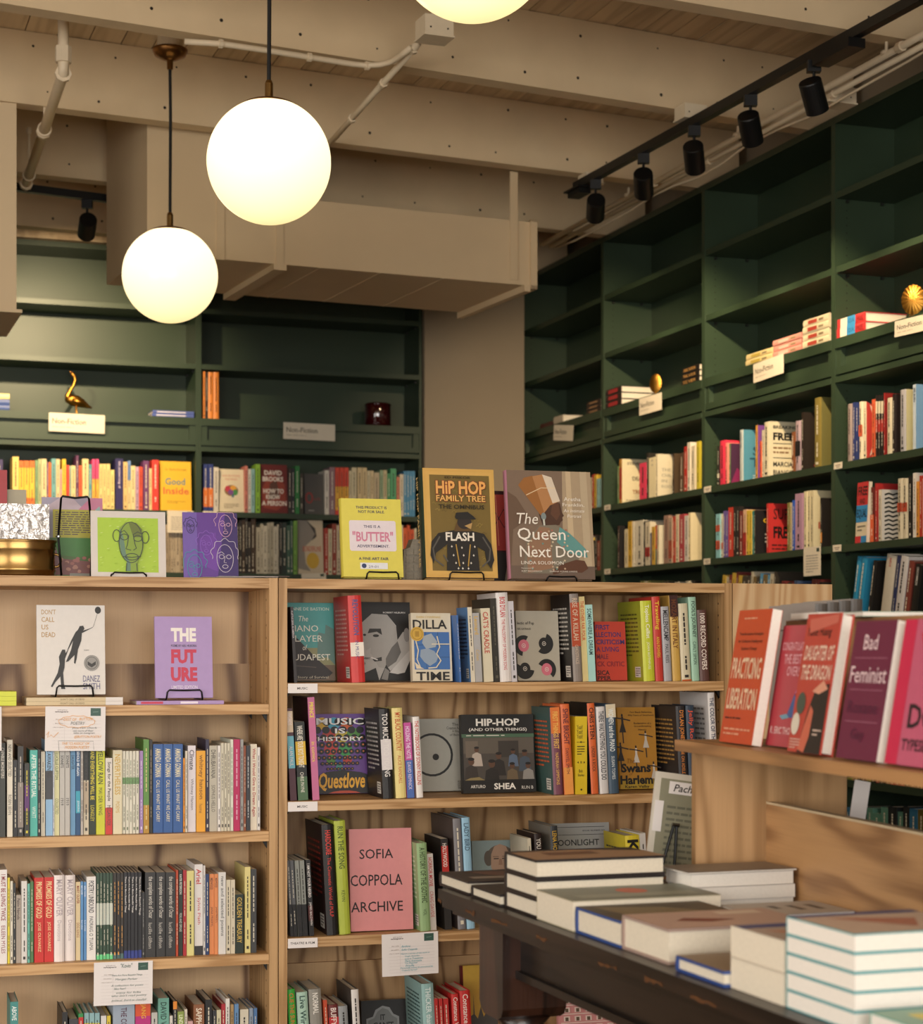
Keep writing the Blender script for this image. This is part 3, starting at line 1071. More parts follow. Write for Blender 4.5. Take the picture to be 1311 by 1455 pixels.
# ------------------------------------------------------------------ books in the left oak bookcase
LS = 'second shelf of left oak bookcase'
STUFF = []
row(WD, 0.03, LZ[1], (0, 1030, 3.2775), '''
-30 -3 90 6a2240
0 26 85 33362f|CAPABLE MONSTERS|c8c4b8
33 60 70 d9d3c2|NEW AND SELECTED~ROBIN BEHN|55504a
62 82 165 16161a
83 110 100 2c2a2a||b8b0a4|b 8a8078 .1 .6
114 138 180 2a2a24||d8c83a|b 5a2a6a .35 .7
140 176 118 4fb3a6|AFTER THE RITUAL~WYATT|e6efe8
177 189 115 17181b
191 211 125 c9c3b0||7a7468
213 246 72 8bb3d4|THE AWAKENING||b 3a3c40 .38 .68
247 251 80 c8cdd2||4a5a8a
252 277 112 d6d4a4|LUCILLE CLIFTON~COLLECTED|5a6a4a
278 302 123 bab7b1|SONNETS~1919|2e2c2a
303 327 123 bab7b1|SONNETS~1919|2e2c2a
328 352 122 6797bd|DAUGHTER|24384e
353 375 104 1f4c78|BEHOLD ME AGAIN~JENKINS|dfe8ee|b 3aa0b8 .25 .5
376 388 108 b8b0a8
389 414 103 cfc4ac||3a3832|b 16171a .62 1;b b5a48c .25 .6
415 447 101 22301f|AND EVERYTHING WILL BE~LONGLEY|d8c83a
448 489 97 c8ca2c|YELLOW RAIN~MAI DER VANG|3a3f18
491 524 155 ddd6cc|Songs for the People~MEGAN FOX|3a3634|b c8352f 0 .35
526 570 118 dbd2b2|NEVERTHELESS~POEMS|c8a24a
571 585 122 d8d5c4||5a6a4a|b 6f9a62 .6 .68
586 601 122 d8d5c4||5a6a4a|b 6f9a62 .6 .68
602 617 122 d8d5c4||5a6a4a|b 6f9a62 .6 .68
618 632 122 d8d5c4||5a6a4a|b 6f9a62 .6 .68
633 648 122 d8d5c4||5a6a4a|b 6f9a62 .6 .68
650 667 122 a888c0||e8dcf0
668 695 68 5c8d40||d8c88a|b b58a2e 0 .3;d .17
696 711 70 26241f||a89878
713 760 90 2d5998|AMANDA GORMAN~CALL US WHAT WE CARRY|e6dcb8
761 805 90 2d5998|AMANDA GORMAN~CALL US WHAT WE CARRY|e6dcb8
806 852 90 2d5998|AMANDA GORMAN~CALL US WHAT WE CARRY|e6dcb8
853 862 155 e0902a
863 874 122 d3cbb8
875 912 97 dcd6dc|Climate~Whitney Hanson|4a4650
914 957 121 e6a428|whitney hanson~home|8a5a14
958 974 68 2a2440
975 1012 97 b9b3a3|DHRUBAVANA~SOPHUS HELLO|5a564c
1013 1028 97 dedad4
1029 1043 85 cdc7b2
1044 1057 85 cdc7b2
1058 1072 85 cdc7b2
1073 1087 68 d5d8c8||5a8a5a
1088 1118 68 b41a58||e0a8c0
1119 1134 68 9a9a98
1135 1146 97 8a4a2e
1147 1165 97 2f3138||c8c8c8
1166 1197 90 dcd3c0|What I Would Give to Dream Again|a83a38
1198 1212 105 dad8d4
''', LS, 'poetry books on the oak shelves')
row(WD, 0.03, LZ[2], (0, 1210, 3.2775), '''
-2 34 85 e4e0de|I MUST BE LIVING TWICE~EILEEN MYLES|8a2430
35 47 122 dfce38
48 61 138 d8d2c0
62 74 148 23262a
75 99 203 a3988c|Pablo Neruda|4a3a3a
100 127 138 d8d5d0
128 140 150 6fc0b0
141 157 140 4d7848
160 205 122 c6251f|PROMISES OF GOLD~JOSE OLIVAREZ|f0d8a0
206 251 120 c6251f|PROMISES OF GOLD~JOSE OLIVAREZ|f0d8a0
252 301 110 e6ddda|MARY OLIVER~Devotions|b0a4a8|hard
302 351 110 e6ddda|MARY OLIVER~Devotions|b0a4a8|hard
353 375 142 d8c398|MARY OLIVER~DOG SONGS|8a3a22
376 388 140 5c92c7|MARY OLIVER~BLUE HORSES|e0e8f0
389 403 142 5c92c7|MARY OLIVER~BLUE HORSES|e0e8f0
404 447 117 e3e0dc|POETRY UNBOUND~PADRAIG O TUAMA|34343a
449 463 100 2f4a38|||b c8d0c4 .4 .65;b 6ad08a 0 .06
464 478 100 2f4a38|||b c8d0c4 .4 .65;b 6ad08a 0 .06
479 494 100 2f4a38|||b c8d0c4 .4 .65;b 6ad08a 0 .06
495 509 100 2f4a38|||b c8d0c4 .4 .65;b 6ad08a 0 .06
510 526 100 2f4a38|||b c8d0c4 .4 .65;b 6ad08a 0 .06
527 543 100 2a241e||e0a04a|b 4a6a6a 0 .06
544 560 100 2a241e||e0a04a|b 4a6a6a 0 .06
561 576 100 2a241e||e0a04a|b 4a6a6a 0 .06
577 593 97 17171d|There Are More Beautiful Things|e0dcd8|b 2a3a8a 0 .09
594 609 97 17171d|There Are More Beautiful Things|e0dcd8|b 2a3a8a 0 .09
610 626 97 17171d|There Are More Beautiful Things|e0dcd8|b 2a3a8a 0 .09
627 642 97 17171d|There Are More Beautiful Things|e0dcd8|b 2a3a8a 0 .09
643 660 97 17171d|There Are More Beautiful Things|e0dcd8|b 2a3a8a 0 .09
661 675 190 2a2a2c||8a8a88
676 725 97 2b2b2c|the complete works of Oscar~lucille clifton|c0bcb4
727 770 97 2b2b2c|the complete works of Oscar~lucille clifton|c0bcb4
772 818 97 2b2b2c|the complete works of Oscar~lucille clifton|c0bcb4
819 831 87 b0401f
832 851 87 1f2b22|KATIE PETERSON~FOG AND SMOKE|d8dcd4
852 869 87 a5222d
870 904 90 d7cf88
906 945 60 dedad8|Ariel~Sylvia Plath|c03a3a|b 2a2a2e .0 .1
946 957 65 d0ccc8
958 974 105 253a68
975 997 105 d88852|MIDWOOD~JANA PRIKRYL|5a3020
998 1016 105 d88852|MIDWOOD~JANA PRIKRYL|5a3020
1017 1052 97 d6d4d0|new and selected poems|7a7a78
1053 1074 132 cfc6ae
1075 1095 132 cfc6ae
1096 1135 200 1f2d24|GOLDEN TREASURY|c8a84a
1140 1167 72 dbce88
1168 1195 82 3a3c3e
''', 'third shelf of left oak bookcase', 'poetry books on the oak shelves')
row(WD, 0.03, LZ[3], (0, 1210, 3.2775), '''
48 86 700 3f8a86|ABOVE|e8f0ee
290 316 748 1a1a1c
322 365 780 3a3a40||9a9aa0
366 389 755 2f8a4a|||b c02a2a 0.7 0.95
392 415 752 8ab0b4|||b e0c828 .6 .86
417 440 752 8ab0b4|||b e0c828 .6 .86
442 465 752 8ab0b4|||b e0c828 .6 .86
470 496 765 d6d4d0
498 516 765 d8c03a
526 628 708 9aa8b8|THE COLLECTED~DENISE|5a3a4a|hard
630 702 690 d6542c|JANG|e8a83a|b b8287a .5 .8;hard
705 734 750 bdbcb6
736 788 683 6ca696|DAVID WHYTE|22403a|hard
790 805 765 d4d0c8
806 825 698 1f2024|||b e08a2a .9 1
827 858 745 87984a|LIND|e8ecc8
859 873 735 d8d0c0
875 899 790 c9a0a0
901 952 712 875636|SAPPHO|e8dcc8|hard
956 988 690 18181b
990 1008 740 2c2e32
1009 1030 738 c9c4a4
1031 1050 710 a82430
1051 1070 685 dcd8d0
1073 1089 712 a88a5c
1091 1112 710 5f88b4
1118 1158 735 cfc8b4
1161 1179 730 8896a8
1181 1198 730 4a70a0
''', 'lowest visible shelf of left oak bookcase', 'poetry books on the oak shelves', stuff=STUFF)

# ------------------------------------------------------------------ right oak bookcase
LE = math.radians(3.0)
SP = 'spine'
G2 = 'music and film books on the oak shelves'
Z1 = (390, 830, 3.973)
Z2 = (700, 830, 3.856)
row(WD, 0.02, RZ[0], Z1, '''
100 118 128 2a2426|A LITTLE DEVIL IN AMERICA|d0c8cc
''', 'top shelf of right oak bookcase', G2, LE, 0.15, SP)


def rowz(z, data1, z1, data2, z2, where):
    """two zoom frames of one shelf joined into one row"""
    out = []
    for data, zz in ((data1, z1), (data2, z2)):
        for l in data.strip().split('\n'):
            a = l.split('|')
            h = a[0].split()
            px0, px1, py = zz[0] + float(h[0]) / zz[2], zz[0] + float(h[1]) / zz[2], zz[1] + float(h[2]) / zz[2]
            out.append('|'.join(['%.2f %.2f %.2f %s' % (px0, px1, py, h[3])] + a[1:]))
    row(WD, 0.02, z, (0, 0, 1), '\n'.join(out), where, G2, LE, 0.15, SP)


rowz(RZ[0], '''
424 500 62 c43230|REVOLUTION~IN MUSIC|3f4f8a|hard;d .165;blurb d89a90;b e6dcd0 .3 .46
1034 1046 175 3a68a8|||d .12
1098 1124 130 d6cdb8|||d .1;cov 5a84b4;blurb 2c3c54
1126 1165 162 a9a8a8|Leonard~Cohen|d0a83a
1172 1226 135 d6ceb4|CAT'S CRADLE|b83a2a
1228 1262 80 2c2a24||5a5648|d .165
''', Z1, '''
26 92 45 e3dedb|BOB DYLAN~THE PHILOSOPHY OF MODERN SONG|c01f2a|hard;d .165
93 124 93 c9c6cc
430 480 52 8a8078|RISE OF A KILLAH~GHOSTFACE|d0b8a0|hard;cov 1c1a1a;blurb c8c4bc;b b04a2a .4 .9
482 514 68 d6c48a|THE OTHER FAR FOUR|c0481f
516 556 112 a8d6cf|SOMEWHERE A DREAM|2a4a48
816 878 90 c3ca34|Topless Cellist~JOAN ROTHFUSS|f0f0d8|hard;cov a2a62e;blurb 5a5a1a;d .165
880 925 68 c23a2e|Traveling~ANN POWERS|e8c83a|hard;d .165
928 972 122 a8a8ac|MELLENCAMP~PAUL REES|2a2a2e|hard
974 1020 60 c9a24e|MOZART IN ITALY|6a3a1a|hard;b 3a1a16 .75 1
1024 1076 105 d0c6a8|||b c0602a 0 .02
1080 1122 70 9cc4ac|FOOL'S JOURNEY~CARLY SIMON|2a3a30|hard;d .165
1126 1178 140 5a3a34|1000 RECORD COVERS|e8dcd0|hard
''', Z2, 'top shelf of right oak bookcase')
FD = 0.205                                              # covers shown behind the spines lean towards the back panel


def fo(z, zz, x0, x1, top, cover, label, art, t=0.022, lean=7, **kw):
    faceout(WD, kw.pop('d', FD), z, zz[0] + x0 / zz[2], zz[0] + x1 / zz[2], zz[1] + top / zz[2], lean, cover, label, art, t, group='books shown cover first', **kw)


fo(RZ[0], Z1, 74, 340, 112, '#4f9c98', 'teal cover with a ruined grand piano, beside the top MUSIC tag', [
    ('r', 0, 0, 1, 0.42, '#8a8a62'), ('r', 0, 0, 1, 0.2, '#6a5a48'), ('p', [(0, 0.02), (0, 0.38), (0.2, 0.55), (0.62, 0.28), (0.95, 0.1), (0.8, 0.02)], '#211d1d'),
    ('p', [(0.62, 0.28), (0.66, 0.62), (0.8, 0.6), (0.82, 0.72), (1, 0.66), (1, 0.2), (0.85, 0.3)], '#5f7f78'), ('l', [(0, 0.2), (0.6, 0.17)], 0.002, '#5a5048'),
    ('t', 'ANNE DE BASTION', 0.05, 0.9, 0.9, 0.94, '#d8dccc'), ('t', 'The', 0.25, 0.76, 0.45, 0.83, '#e6e4d4', 0, 0.2), ('t', 'PIANO', 0.06, 0.63, 0.66, 0.71, '#e6e4d4'),
    ('t', 'PLAYER', 0.06, 0.5, 0.75, 0.58, '#e6e4d4'), ('t', 'of', 0.32, 0.39, 0.42, 0.46, '#e6e4d4', 0, 0.2), ('t', 'BUDAPEST', 0.02, 0.26, 0.9, 0.34, '#e6e4d4'),
    ('t', 'A Story of Survival', 0.1, 0.02, 0.85, 0.06, '#c8c0a8')])
fo(RZ[0], Z1, 482, 772, 108, '#b9b5af', 'black and white portrait cover of a man smoking, beside red spine', [
    ('p', [(0, 0.6), (0, 1), (1, 1), (1, 0.45), (0.95, 0.6), (0.85, 0.62), (0.72, 0.5), (0.72, 0.7), (0.55, 0.84), (0.25, 0.85), (0.08, 0.75)], '#262423'),
    ('p', [(0.06, 0.74), (0.25, 0.85), (0.55, 0.84), (0.72, 0.68), (0.74, 0.5), (0.8, 0.36), (0.7, 0.24), (0.5, 0.15), (0.36, 0.17), (0.3, 0.24), (0.24, 0.26), (0.25, 0.31), (0.2, 0.35), (0.22, 0.42), (0.12, 0.38), (0.1, 0.46), (0.06, 0.55)], '#aca8a2'),
    ('p', [(0.5, 0.15), (0.7, 0.24), (0.8, 0.36), (0.74, 0.5), (0.62, 0.42), (0.5, 0.28)], '#6d6a66'), ('p', [(0.16, 0.6), (0.34, 0.62), (0.44, 0.58), (0.42, 0.66), (0.2, 0.66)], '#2b2927'),
    ('e', 0.32, 0.57, 0.06, 0.018, '#2b2927'), ('e', 0.1, 0.58, 0.03, 0.015, '#2b2927'), ('e', 0.92, 0.58, 0.06, 0.09, '#989490'), ('p', [(0.24, 0.27), (0.42, 0.3), (0.42, 0.25), (0.28, 0.24)], '#3a3836'),
    ('p', [(0.22, 0.3), (0.34, 0.27), (0.34, 0.255), (0.21, 0.285)], '#e6e2dc'), ('p', [(0, 0), (0.02, 0.08), (0.3, 0.16), (0.36, 0), ], '#1b1a1a'), ('p', [(0.36, 0), (0.5, 0.2), (0.58, 0.12), (0.86, 0.28), (1, 0.38), (1, 0)], '#2b2a29'),
    ('p', [(0.4, 0.02), (0.48, 0.16), (0.56, 0.12), (0.52, 0)], '#8c8984'), ('p', [(0.56, 0.1), (0.96, 0.38), (1, 0.3), (0.86, 0.1), (0.72, 0.08)], '#cfcbc5'),
    ('t', 'ROBERT HILBURN', 0.47, 0.855, 0.9, 0.875, '#e8e4de', 0.01), ('t', 'JOHNNY', 0.02, 0.26, 0.19, 0.295, '#2a2826', 0.01), ('t', 'CASH', 0.02, 0.2, 0.1, 0.235, '#2a2826', 0.01)], d=0.19)
fo(RZ[0], Z1, 776, 1000, 170, '#d3c9b2', 'cream and blue cover with a gold seal and pixel face', [
    ('r', 0.06, 0.17, 0.95, 0.72, '#3c6aa6'), ('l', [(0.36, 0.17), (0.36, 0.72)], 0.0012, '#26456e'), ('l', [(0.66, 0.17), (0.66, 0.72)], 0.0012, '#26456e'), ('l', [(0.06, 0.35), (0.95, 0.35)], 0.0012, '#26456e'), ('l', [(0.06, 0.53), (0.95, 0.53)], 0.0012, '#26456e'),
    ('p', [(0.3, 0.66), (0.5, 0.7), (0.64, 0.58), (0.6, 0.5), (0.36, 0.47), (0.26, 0.56)], '#9aa4ac'), ('p', [(0.22, 0.46), (0.4, 0.48), (0.56, 0.44), (0.66, 0.36), (0.6, 0.28), (0.44, 0.22), (0.3, 0.28), (0.2, 0.36)], '#8c9cae'), ('r', 0.5, 0.535, 0.95, 0.55, '#d3c9b2'),
    ('l', [(0.1, 0.6), (0.16, 0.45), (0.12, 0.32), (0.2, 0.2)], 0.003, '#d8ccae'), ('l', [(0.64, 0.66), (0.7, 0.5), (0.62, 0.4), (0.72, 0.3), (0.6, 0.2), (0.4, 0.19)], 0.003, '#d8ccae'),
    ('p', [(0.06, 0.28), (0.22, 0.2), (0.3, 0.18), (0.1, 0.18)], '#d8ccae'), ('t', 'DAN CHARNAS', 0.14, 0.925, 0.74, 0.955, '#c8a84a'), ('t', 'DILLA', 0.04, 0.765, 0.9, 0.9, '#1e1d1d', 0.02), ('t', 'TIME', 0.09, 0.01, 0.93, 0.135, '#1e1d1d', 0.02),
    ('e', 0.14, 0.69, 0.17, 0.105, '#c9a13e'), ('o', 0.14, 0.69, 0.13, 0.08, 0.0012, '#8a6a20'), ('r', 0.09, 0.65, 0.19, 0.73, '#a8822c')], d=0.05)
fo(RZ[0], Z2, 134, 366, 152, '#b2ab9a', 'grey cover with four cut records, two pink centred', [
    it for cx, cy, a0, pk in ((0.16, 0.5, 60, 1), (0.64, 0.53, -130, 0), (0.17, 0.17, 150, 0), (0.68, 0.16, -50, 1)) for it in (
        ('o', cx, cy, 0.11, 0.08, 0.026, '#191817', a0, a0 + 200), ('e', cx, cy, 0.125, 0.088, '#cf6f80' if pk else '#191817'), ('o', cx, cy, 0.04, 0.028, 0.0012, '#e0d8cc'), ('e', cx, cy, 0.012, 0.009, '#e0d8cc'))] + [
    ('t', 'lectic of Pop', 0.02, 0.79, 0.42, 0.845, '#22201e', 0.01), ('t', 'NES GAYRAUD', 0.02, 0.725, 0.34, 0.755, '#22201e')], d=0.09, t=0.018)
fo(RZ[0], Z2, 566, 732, 210, '#c8402f', 'orange-red cover of stacked blue and black lettering', [
    ('t', s, 0.02, 0.86 - k * 0.125, x1, 0.945 - k * 0.125, c, 0.02) for k, (s, x1, c) in enumerate((('FIRST', 0.48, '#3a2f6e'), ('LLECTION', 0.84, '#3a2f6e'), ('CRITICISM', 0.95, '#3a2f6e'), ('A LIVING', 0.76, '#5c2c66'), ('MALE', 0.4, '#7a2a3e'), ('CK CRITIC', 0.92, '#8a2330')))] + [
    ('t', 'SICA', 0.02, 0.09, 0.42, 0.17, '#1a1516', 0.02), ('t', 'PPER', 0.02, 0.005, 0.46, 0.075, '#1a1516', 0.02)], d=0.1, t=0.016)

ZA, ZB = (390, 980, 3.973), (700, 980, 3.856)
rowz(RZ[1], '''
76 114 105 4a2430|WORDS~ALAN PAUL|e0d0d0|b 6ab0c0 .35 .7;b d0bca0 .74 .97
122 180 180 1c201e|WHERE ARE YOUR BOYS TONIGHT~CHRIS PAYNE|e8e4d8|b d8b02e .45 .75;b 4a6a4a 0 .3
200 240 42 c06a92|PRINCE~in comics|e8d838|d .19;cov 3a1420
600 660 107 1d1c1e|TOO MUCH TOO YOUNG|e0dcd8|hard;b d8d2d2 .32 .66;blurb c0bcb8
672 732 102 e0cf86|MY BLACK COUNTRY~ALICE RANDALL|c0562a|hard
738 780 185 c0509a|HOLDING THE NOTE~DAVID REMNICK|e8d8ec|b 4a6ab0 0 .5
790 828 152 e4e0dc|THE NOTEBOOKS OF SONNY ROLLINS|c03a2a|hard;d .17
''', ZA, '''
322 374 95 7a4a5c|FIRST THINGS FIRST~NADIRAH SIMMONS|f0c060|hard;cov 3f5a56;b e07a3a .7 1;blurb c8603a
380 430 78 e0703c|SHINE BRIGHT~DANYEL SMITH|5a2a3a|hard;b f0a050 .0 .3
527 568 73 d8662f|CHRIS STEIN~UNDER A ROCK|221c1c|hard;d .18;cov 141414
576 624 92 d8d5d4|THERE WAS NOTHING YOU COULD DO|3a3a40|hard
626 680 78 3e5468|WOMEN and the PIANO~SUSAN TOMES|e6ecec|hard;b d8ccb0 .85 1
1012 1062 88 242124|DYLAN JONES~SHINE ON ADELE|e08a3a|hard;blurb b08a4a;d .17
1066 1112 85 2a3b4e|Jelly Roll|d8553a|hard
1188 1226 15 dad6d4|THE COLOR OF THE LIGHT|2a3a5a|hard;d .19;blurb 8a8684
''', ZB, 'second shelf of right oak bookcase')
mus = [('r', 0, 0, 1, 1, '#6a4590')]
R5 = random.Random(5)
for cx, cy, r, c in ((0.16, 0.88, 0.11, '#d8a82e'), (0.36, 0.88, 0.11, '#4aa0b8'), (0.58, 0.88, 0.11, '#c85a2a'), (0.28, 0.72, 0.13, '#b83a2e'), (0.5, 0.72, 0.12, '#c8b03a'), (0.7, 0.74, 0.12, '#4f8a3e'), (0.3, 0.56, 0.12, '#c8403a'), (0.55, 0.55, 0.12, '#3f9a52'),
                     (0.32, 0.42, 0.1, '#5a8a3a'), (0.46, 0.41, 0.09, '#3a4f9a'), (0.58, 0.42, 0.08, '#b83a2e'), (0.44, 0.33, 0.06, '#4a8a80')):
    mus.append(('e', cx, cy, r, r * 0.7, c))
for j, n in enumerate((5, 6, 7, 8, 9, 9, 9, 8, 6)):
    y = 0.9 - 0.105 * j * (1 - 0.028 * j)
    for k in range(n):
        r = 0.072 - j * 0.0065
        mus.append(('e', 0.44 + (k - (n - 1) / 2) * r * 2.25 * (1 if j else 1.25), y, r, r * 0.7, '#181619'))
        if j > 1:
            mus.append(('e', 0.44 + (k - (n - 1) / 2) * r * 2.25, y, r * 0.3, r * 0.2, '#d87a3a'))
mus += [('t', 'MUSIC', 0.04, 0.86, 0.86, 0.945, '#eeeae6', 0.02), ('t', 'IS', 0.36, 0.75, 0.54, 0.815, '#eeeae6', 0.02), ('t', 'HISTORY', 0.06, 0.655, 0.84, 0.71, '#eeeae6', 0.02),
        ('p', [(0, 0), (0, 0.2), (0.2, 0.27), (0.5, 0.29), (0.8, 0.26), (1, 0.2), (1, 0)], '#1a1718'), ('p', [(0.22, 0.002), (0.3, 0.022), (0.42, 0.034), (0.58, 0.034), (0.7, 0.022), (0.78, 0.002)], '#b8452c'), ('t', 'Questlove', 0.06, 0.03, 0.86, 0.26, '#e6a92e', 0.025, 0.15)]
fo(RZ[1], ZA, 222, 548, 142, '#6a4590', 'purple cover with a funnel of coloured records', mus, d=0.2, t=0.02, lean=6)
fo(RZ[1], ZA, 800, 1078, 172, '#a8a69c', 'grey cover with one large black ring and dot', [
    ('o', 0.33, 0.5, 0.4, 0.285, 0.006, '#161616'), ('e', 0.4, 0.47, 0.065, 0.045, '#161616'), ('t', 'The', 0.75, 0.9, 0.88, 0.94, '#33322f'), ('t', 'Creative Act', 0.64, 0.85, 0.92, 0.89, '#33322f'), ('t', 'A Way', 0.75, 0.8, 0.9, 0.84, '#33322f'), ('t', 'of Being', 0.7, 0.75, 0.92, 0.79, '#33322f'),
    ('t', 'RICK RUBIN', 0.83, 0.02, 0.9, 0.14, '#33322f')], d=0.2, hard=True, t=0.028)
hip = [('r', 0.02, 0.16, 0.99, 0.71, '#4a443e'), ('r', 0.02, 0.5, 0.99, 0.7, '#5e564c'), ('r', 0.05, 0.45, 0.22, 0.66, '#6f6458'), ('r', 0.5, 0.45, 0.78, 0.66, '#3a3530'), ('r', 0, 0.705, 1, 0.75, '#47664e')]
for cx, cy, s, c in ((0.2, 0.46, 1.0, '#b9aca0'), (0.5, 0.36, 1.2, '#2a2624'), (0.7, 0.44, 0.9, '#5a6a80'), (0.86, 0.4, 1.1, '#46505c'), (0.12, 0.28, 1.3, '#37302b'), (0.4, 0.24, 1.4, '#24211f'), (0.68, 0.24, 1.1, '#6a5a44'), (0.9, 0.24, 1.1, '#8f8a84')):
    hip += [('p', [(cx - 0.08 * s, cy - 0.12 * s), (cx - 0.06 * s, cy + 0.03 * s), (cx, cy + 0.06 * s), (cx + 0.06 * s, cy + 0.03 * s), (cx + 0.08 * s, cy - 0.12 * s)], c), ('e', cx, cy + 0.09 * s, 0.032 * s, 0.035 * s, '#5c4030'), ('e', cx, cy + 0.115 * s, 0.034 * s, 0.016 * s, '#1f1b19')]
hip += [('r', 0, 0, 1, 0.165, '#1a1918'), ('p', [(0.02, 0.16), (0.3, 0.16), (0.22, 0.2), (0.1, 0.19)], '#8a7a50'), ('t', 'HIP-HOP', 0.2, 0.85, 0.8, 0.945, '#e8e4dc', 0.03), ('t', '(AND OTHER THINGS)', 0.1, 0.775, 0.9, 0.825, '#e8e4dc', 0.015), ('t', 'SHEA', 0.42, 0.04, 0.72, 0.12, '#e8e4dc', 0.03),
        ('t', 'ARTURO', 0.1, 0.06, 0.3, 0.1, '#e0dcd4', 0.01), ('t', 'RUN B', 0.8, 0.04, 0.96, 0.08, '#e0dcd4'), ('L', 0.06, 0.715, 0.94, 0.742, 1, '#d8d4c8')]
fo(RZ[1], (0, 0, 1), 657, 760, 1016.5, '#1a1918', 'black cover with a drawn crowd on a street stoop', hip, d=0.11, t=0.02)
fo(RZ[1], ZB, 452, 516, 147, '#dcbf24', 'thick yellow spine with arrow and rewind symbols', [
    ('t', 'Yeah!', 0.12, 0.835, 0.62, 0.89, '#2c260e'), ('t', 'Yeah!', 0.12, 0.775, 0.62, 0.83, '#2c260e'), ('t', 'Yeah!', 0.12, 0.715, 0.62, 0.77, '#2c260e'), ('l', [(0.12, 0.67), (0.8, 0.67)], 0.001, '#2c260e'), ('e', 0.47, 0.67, 0.05, 0.014, '#2c260e'), ('L', 0.15, 0.5, 0.78, 0.63, 4, '#4a4018'),
    ('p', [(0.15, 0.41), (0.26, 0.425), (0.26, 0.395)], '#2c260e'), ('r', 0.43, 0.397, 0.47, 0.424, '#2c260e'), ('r', 0.5, 0.397, 0.54, 0.424, '#2c260e'), ('p', [(0.82, 0.41), (0.71, 0.425), (0.71, 0.395)], '#2c260e'), ('t', 'Bob', 0.3, 0.28, 0.6, 0.32, '#2c260e'), ('t', 'Stanley', 0.2, 0.22, 0.75, 0.265, '#2c260e'), ('p', [(0.4, 0.06), (0.5, 0.045), (0.6, 0.06), (0.5, 0.075)], '#2c260e')], d=0.022, t=0.15, lean=0)
dan = lambda x, y, s, sk: [('e', x, y + 0.085 * s, 0.02 * s, 0.016 * s, '#2b2019'), ('p', [(x - 0.02 * s, y + 0.07 * s), (x + 0.025 * s, y + 0.07 * s), (x + 0.03 * s, y), (x + 0.08 * s, y - 0.09 * s), (x - 0.07 * s, y - 0.09 * s), (x - 0.02 * s, y)], sk),
                          ('l', [(x - 0.16 * s, y + 0.06 * s), (x, y + 0.05 * s), (x + 0.18 * s, y + 0.03 * s)], 0.003 * s, '#3a2a20'), ('l', [(x, y - 0.09 * s), (x + 0.01 * s, y - 0.2 * s)], 0.003 * s, '#3a2a20')]
sw = [('r', 0, 0.35, 1, 1, '#b98226'), ('r', 0, 0, 1, 0.12, '#bd9a2e')]
for a in ((0.12, 0.8, 1.2, '#2a221c'), (0.72, 0.6, 1.1, '#cfc6b8'), (0.45, 0.42, 1.1, '#d8d0c4'), (0.04, 0.45, 1.2, '#2a221c'), (0.9, 0.22, 1.1, '#cfc6b8')):
    sw += dan(*a)
sw += [('t', 'Five Black Ballerinas,', 0.33, 0.925, 0.92, 0.95, '#2e2410'), ('t', 'Fifty Years of Sisterhood,', 0.28, 0.885, 0.97, 0.912, '#2e2410'), ('t', 'Reclamation of a', 0.42, 0.79, 0.88, 0.815, '#2e2410'), ('t', 'Groundbreaking', 0.42, 0.75, 0.88, 0.777, '#2e2410'), ('t', 'History', 0.53, 0.705, 0.75, 0.735, '#2e2410'),
       ('t', 'The', 0.2, 0.31, 0.4, 0.37, '#8a5a14', 0, 0.25), ('t', 'Swans', 0.03, 0.2, 0.82, 0.31, '#171310', 0.035), ('t', 'of', 0.24, 0.165, 0.34, 0.2, '#8a5a14', 0, 0.25), ('t', 'Harlem', 0.0, 0.055, 0.86, 0.165, '#171310', 0.035), ('t', 'Karen Valby', 0.12, 0.0, 0.76, 0.045, '#171310', 0.015)]
fo(RZ[1], ZB, 694, 900, 103, '#b98226', 'gold cover with white-skirted ballet dancers', sw, d=0.13, t=0.024, hard=True)

ZC, ZD = (390, 1150, 3.973), (620, 1150, 3.64)
rowz(RZ[2], '''
79 97 288 5a5c60|||b 17171a 0 .42
98 119 288 5a5c60|||b 17171a 0 .42
124 149 288 8a8e88|||b 17171a 0 .42
151 179 288 8a8e88|||b 17171a 0 .42
186 214 285 1d1c1d|I AM NOT YOUR NEGRO~JAMES BALDWIN|e0dcd8|b 4a1a18 .2 .4
280 344 85 171516|HARDCORE~The Cinematic World of PULP|cf3a30|hard;d .2;cov 221214;blurb 8a2a22
350 414 62 a8b540|RUN THE SONG~KEVIN|4a5a1c|hard;d .18
812 870 188 8fae7c|A HISTORY OF THE GOTHIC~VOL|3a4a2a|hard;blurb c8d0b8
866 905 250 c3bdb6|HORROR MOVIE~CRAIG DAVIDE|b02a28
950 990 165 24211f|HOLLYWOOD|e0d8d0|b b02a24 .55 .92
1020 1066 50 78767a|||d .21;cov 4c4240;hard
1070 1116 45 93bdd6|LADY BIRD|4a6478|hard;d .17
''', ZC, '''
480 500 150 d4cdb8
516 556 125 2a1d1b|YOU ARE~NEXT|dcd6cc|hard
600 638 85 31363c|LENA HORNE|d0a83a|d .18;cov 7a766e;hard
985 1058 132 dcca34|KUBRICK|171614|hard;big;cov dcca34;blurb 2a2a1a
1062 1092 122 d2d0cc
''', ZD, 'third shelf of right oak bookcase')
fo(RZ[2], ZC, 428, 780, 116, '#d48c8e', 'large pink cover with three lines of black capitals', [
    ('t', 'SOFIA', 0.16, 0.705, 0.7, 0.8, '#1a1415', 0.006), ('t', 'COPPOLA', 0.01, 0.44, 0.84, 0.55, '#1a1415', 0.006), ('t', 'ARCHIVE', 0.01, 0.185, 0.84, 0.285, '#1a1415', 0.006)], d=0.045, t=0.035, lean=5)
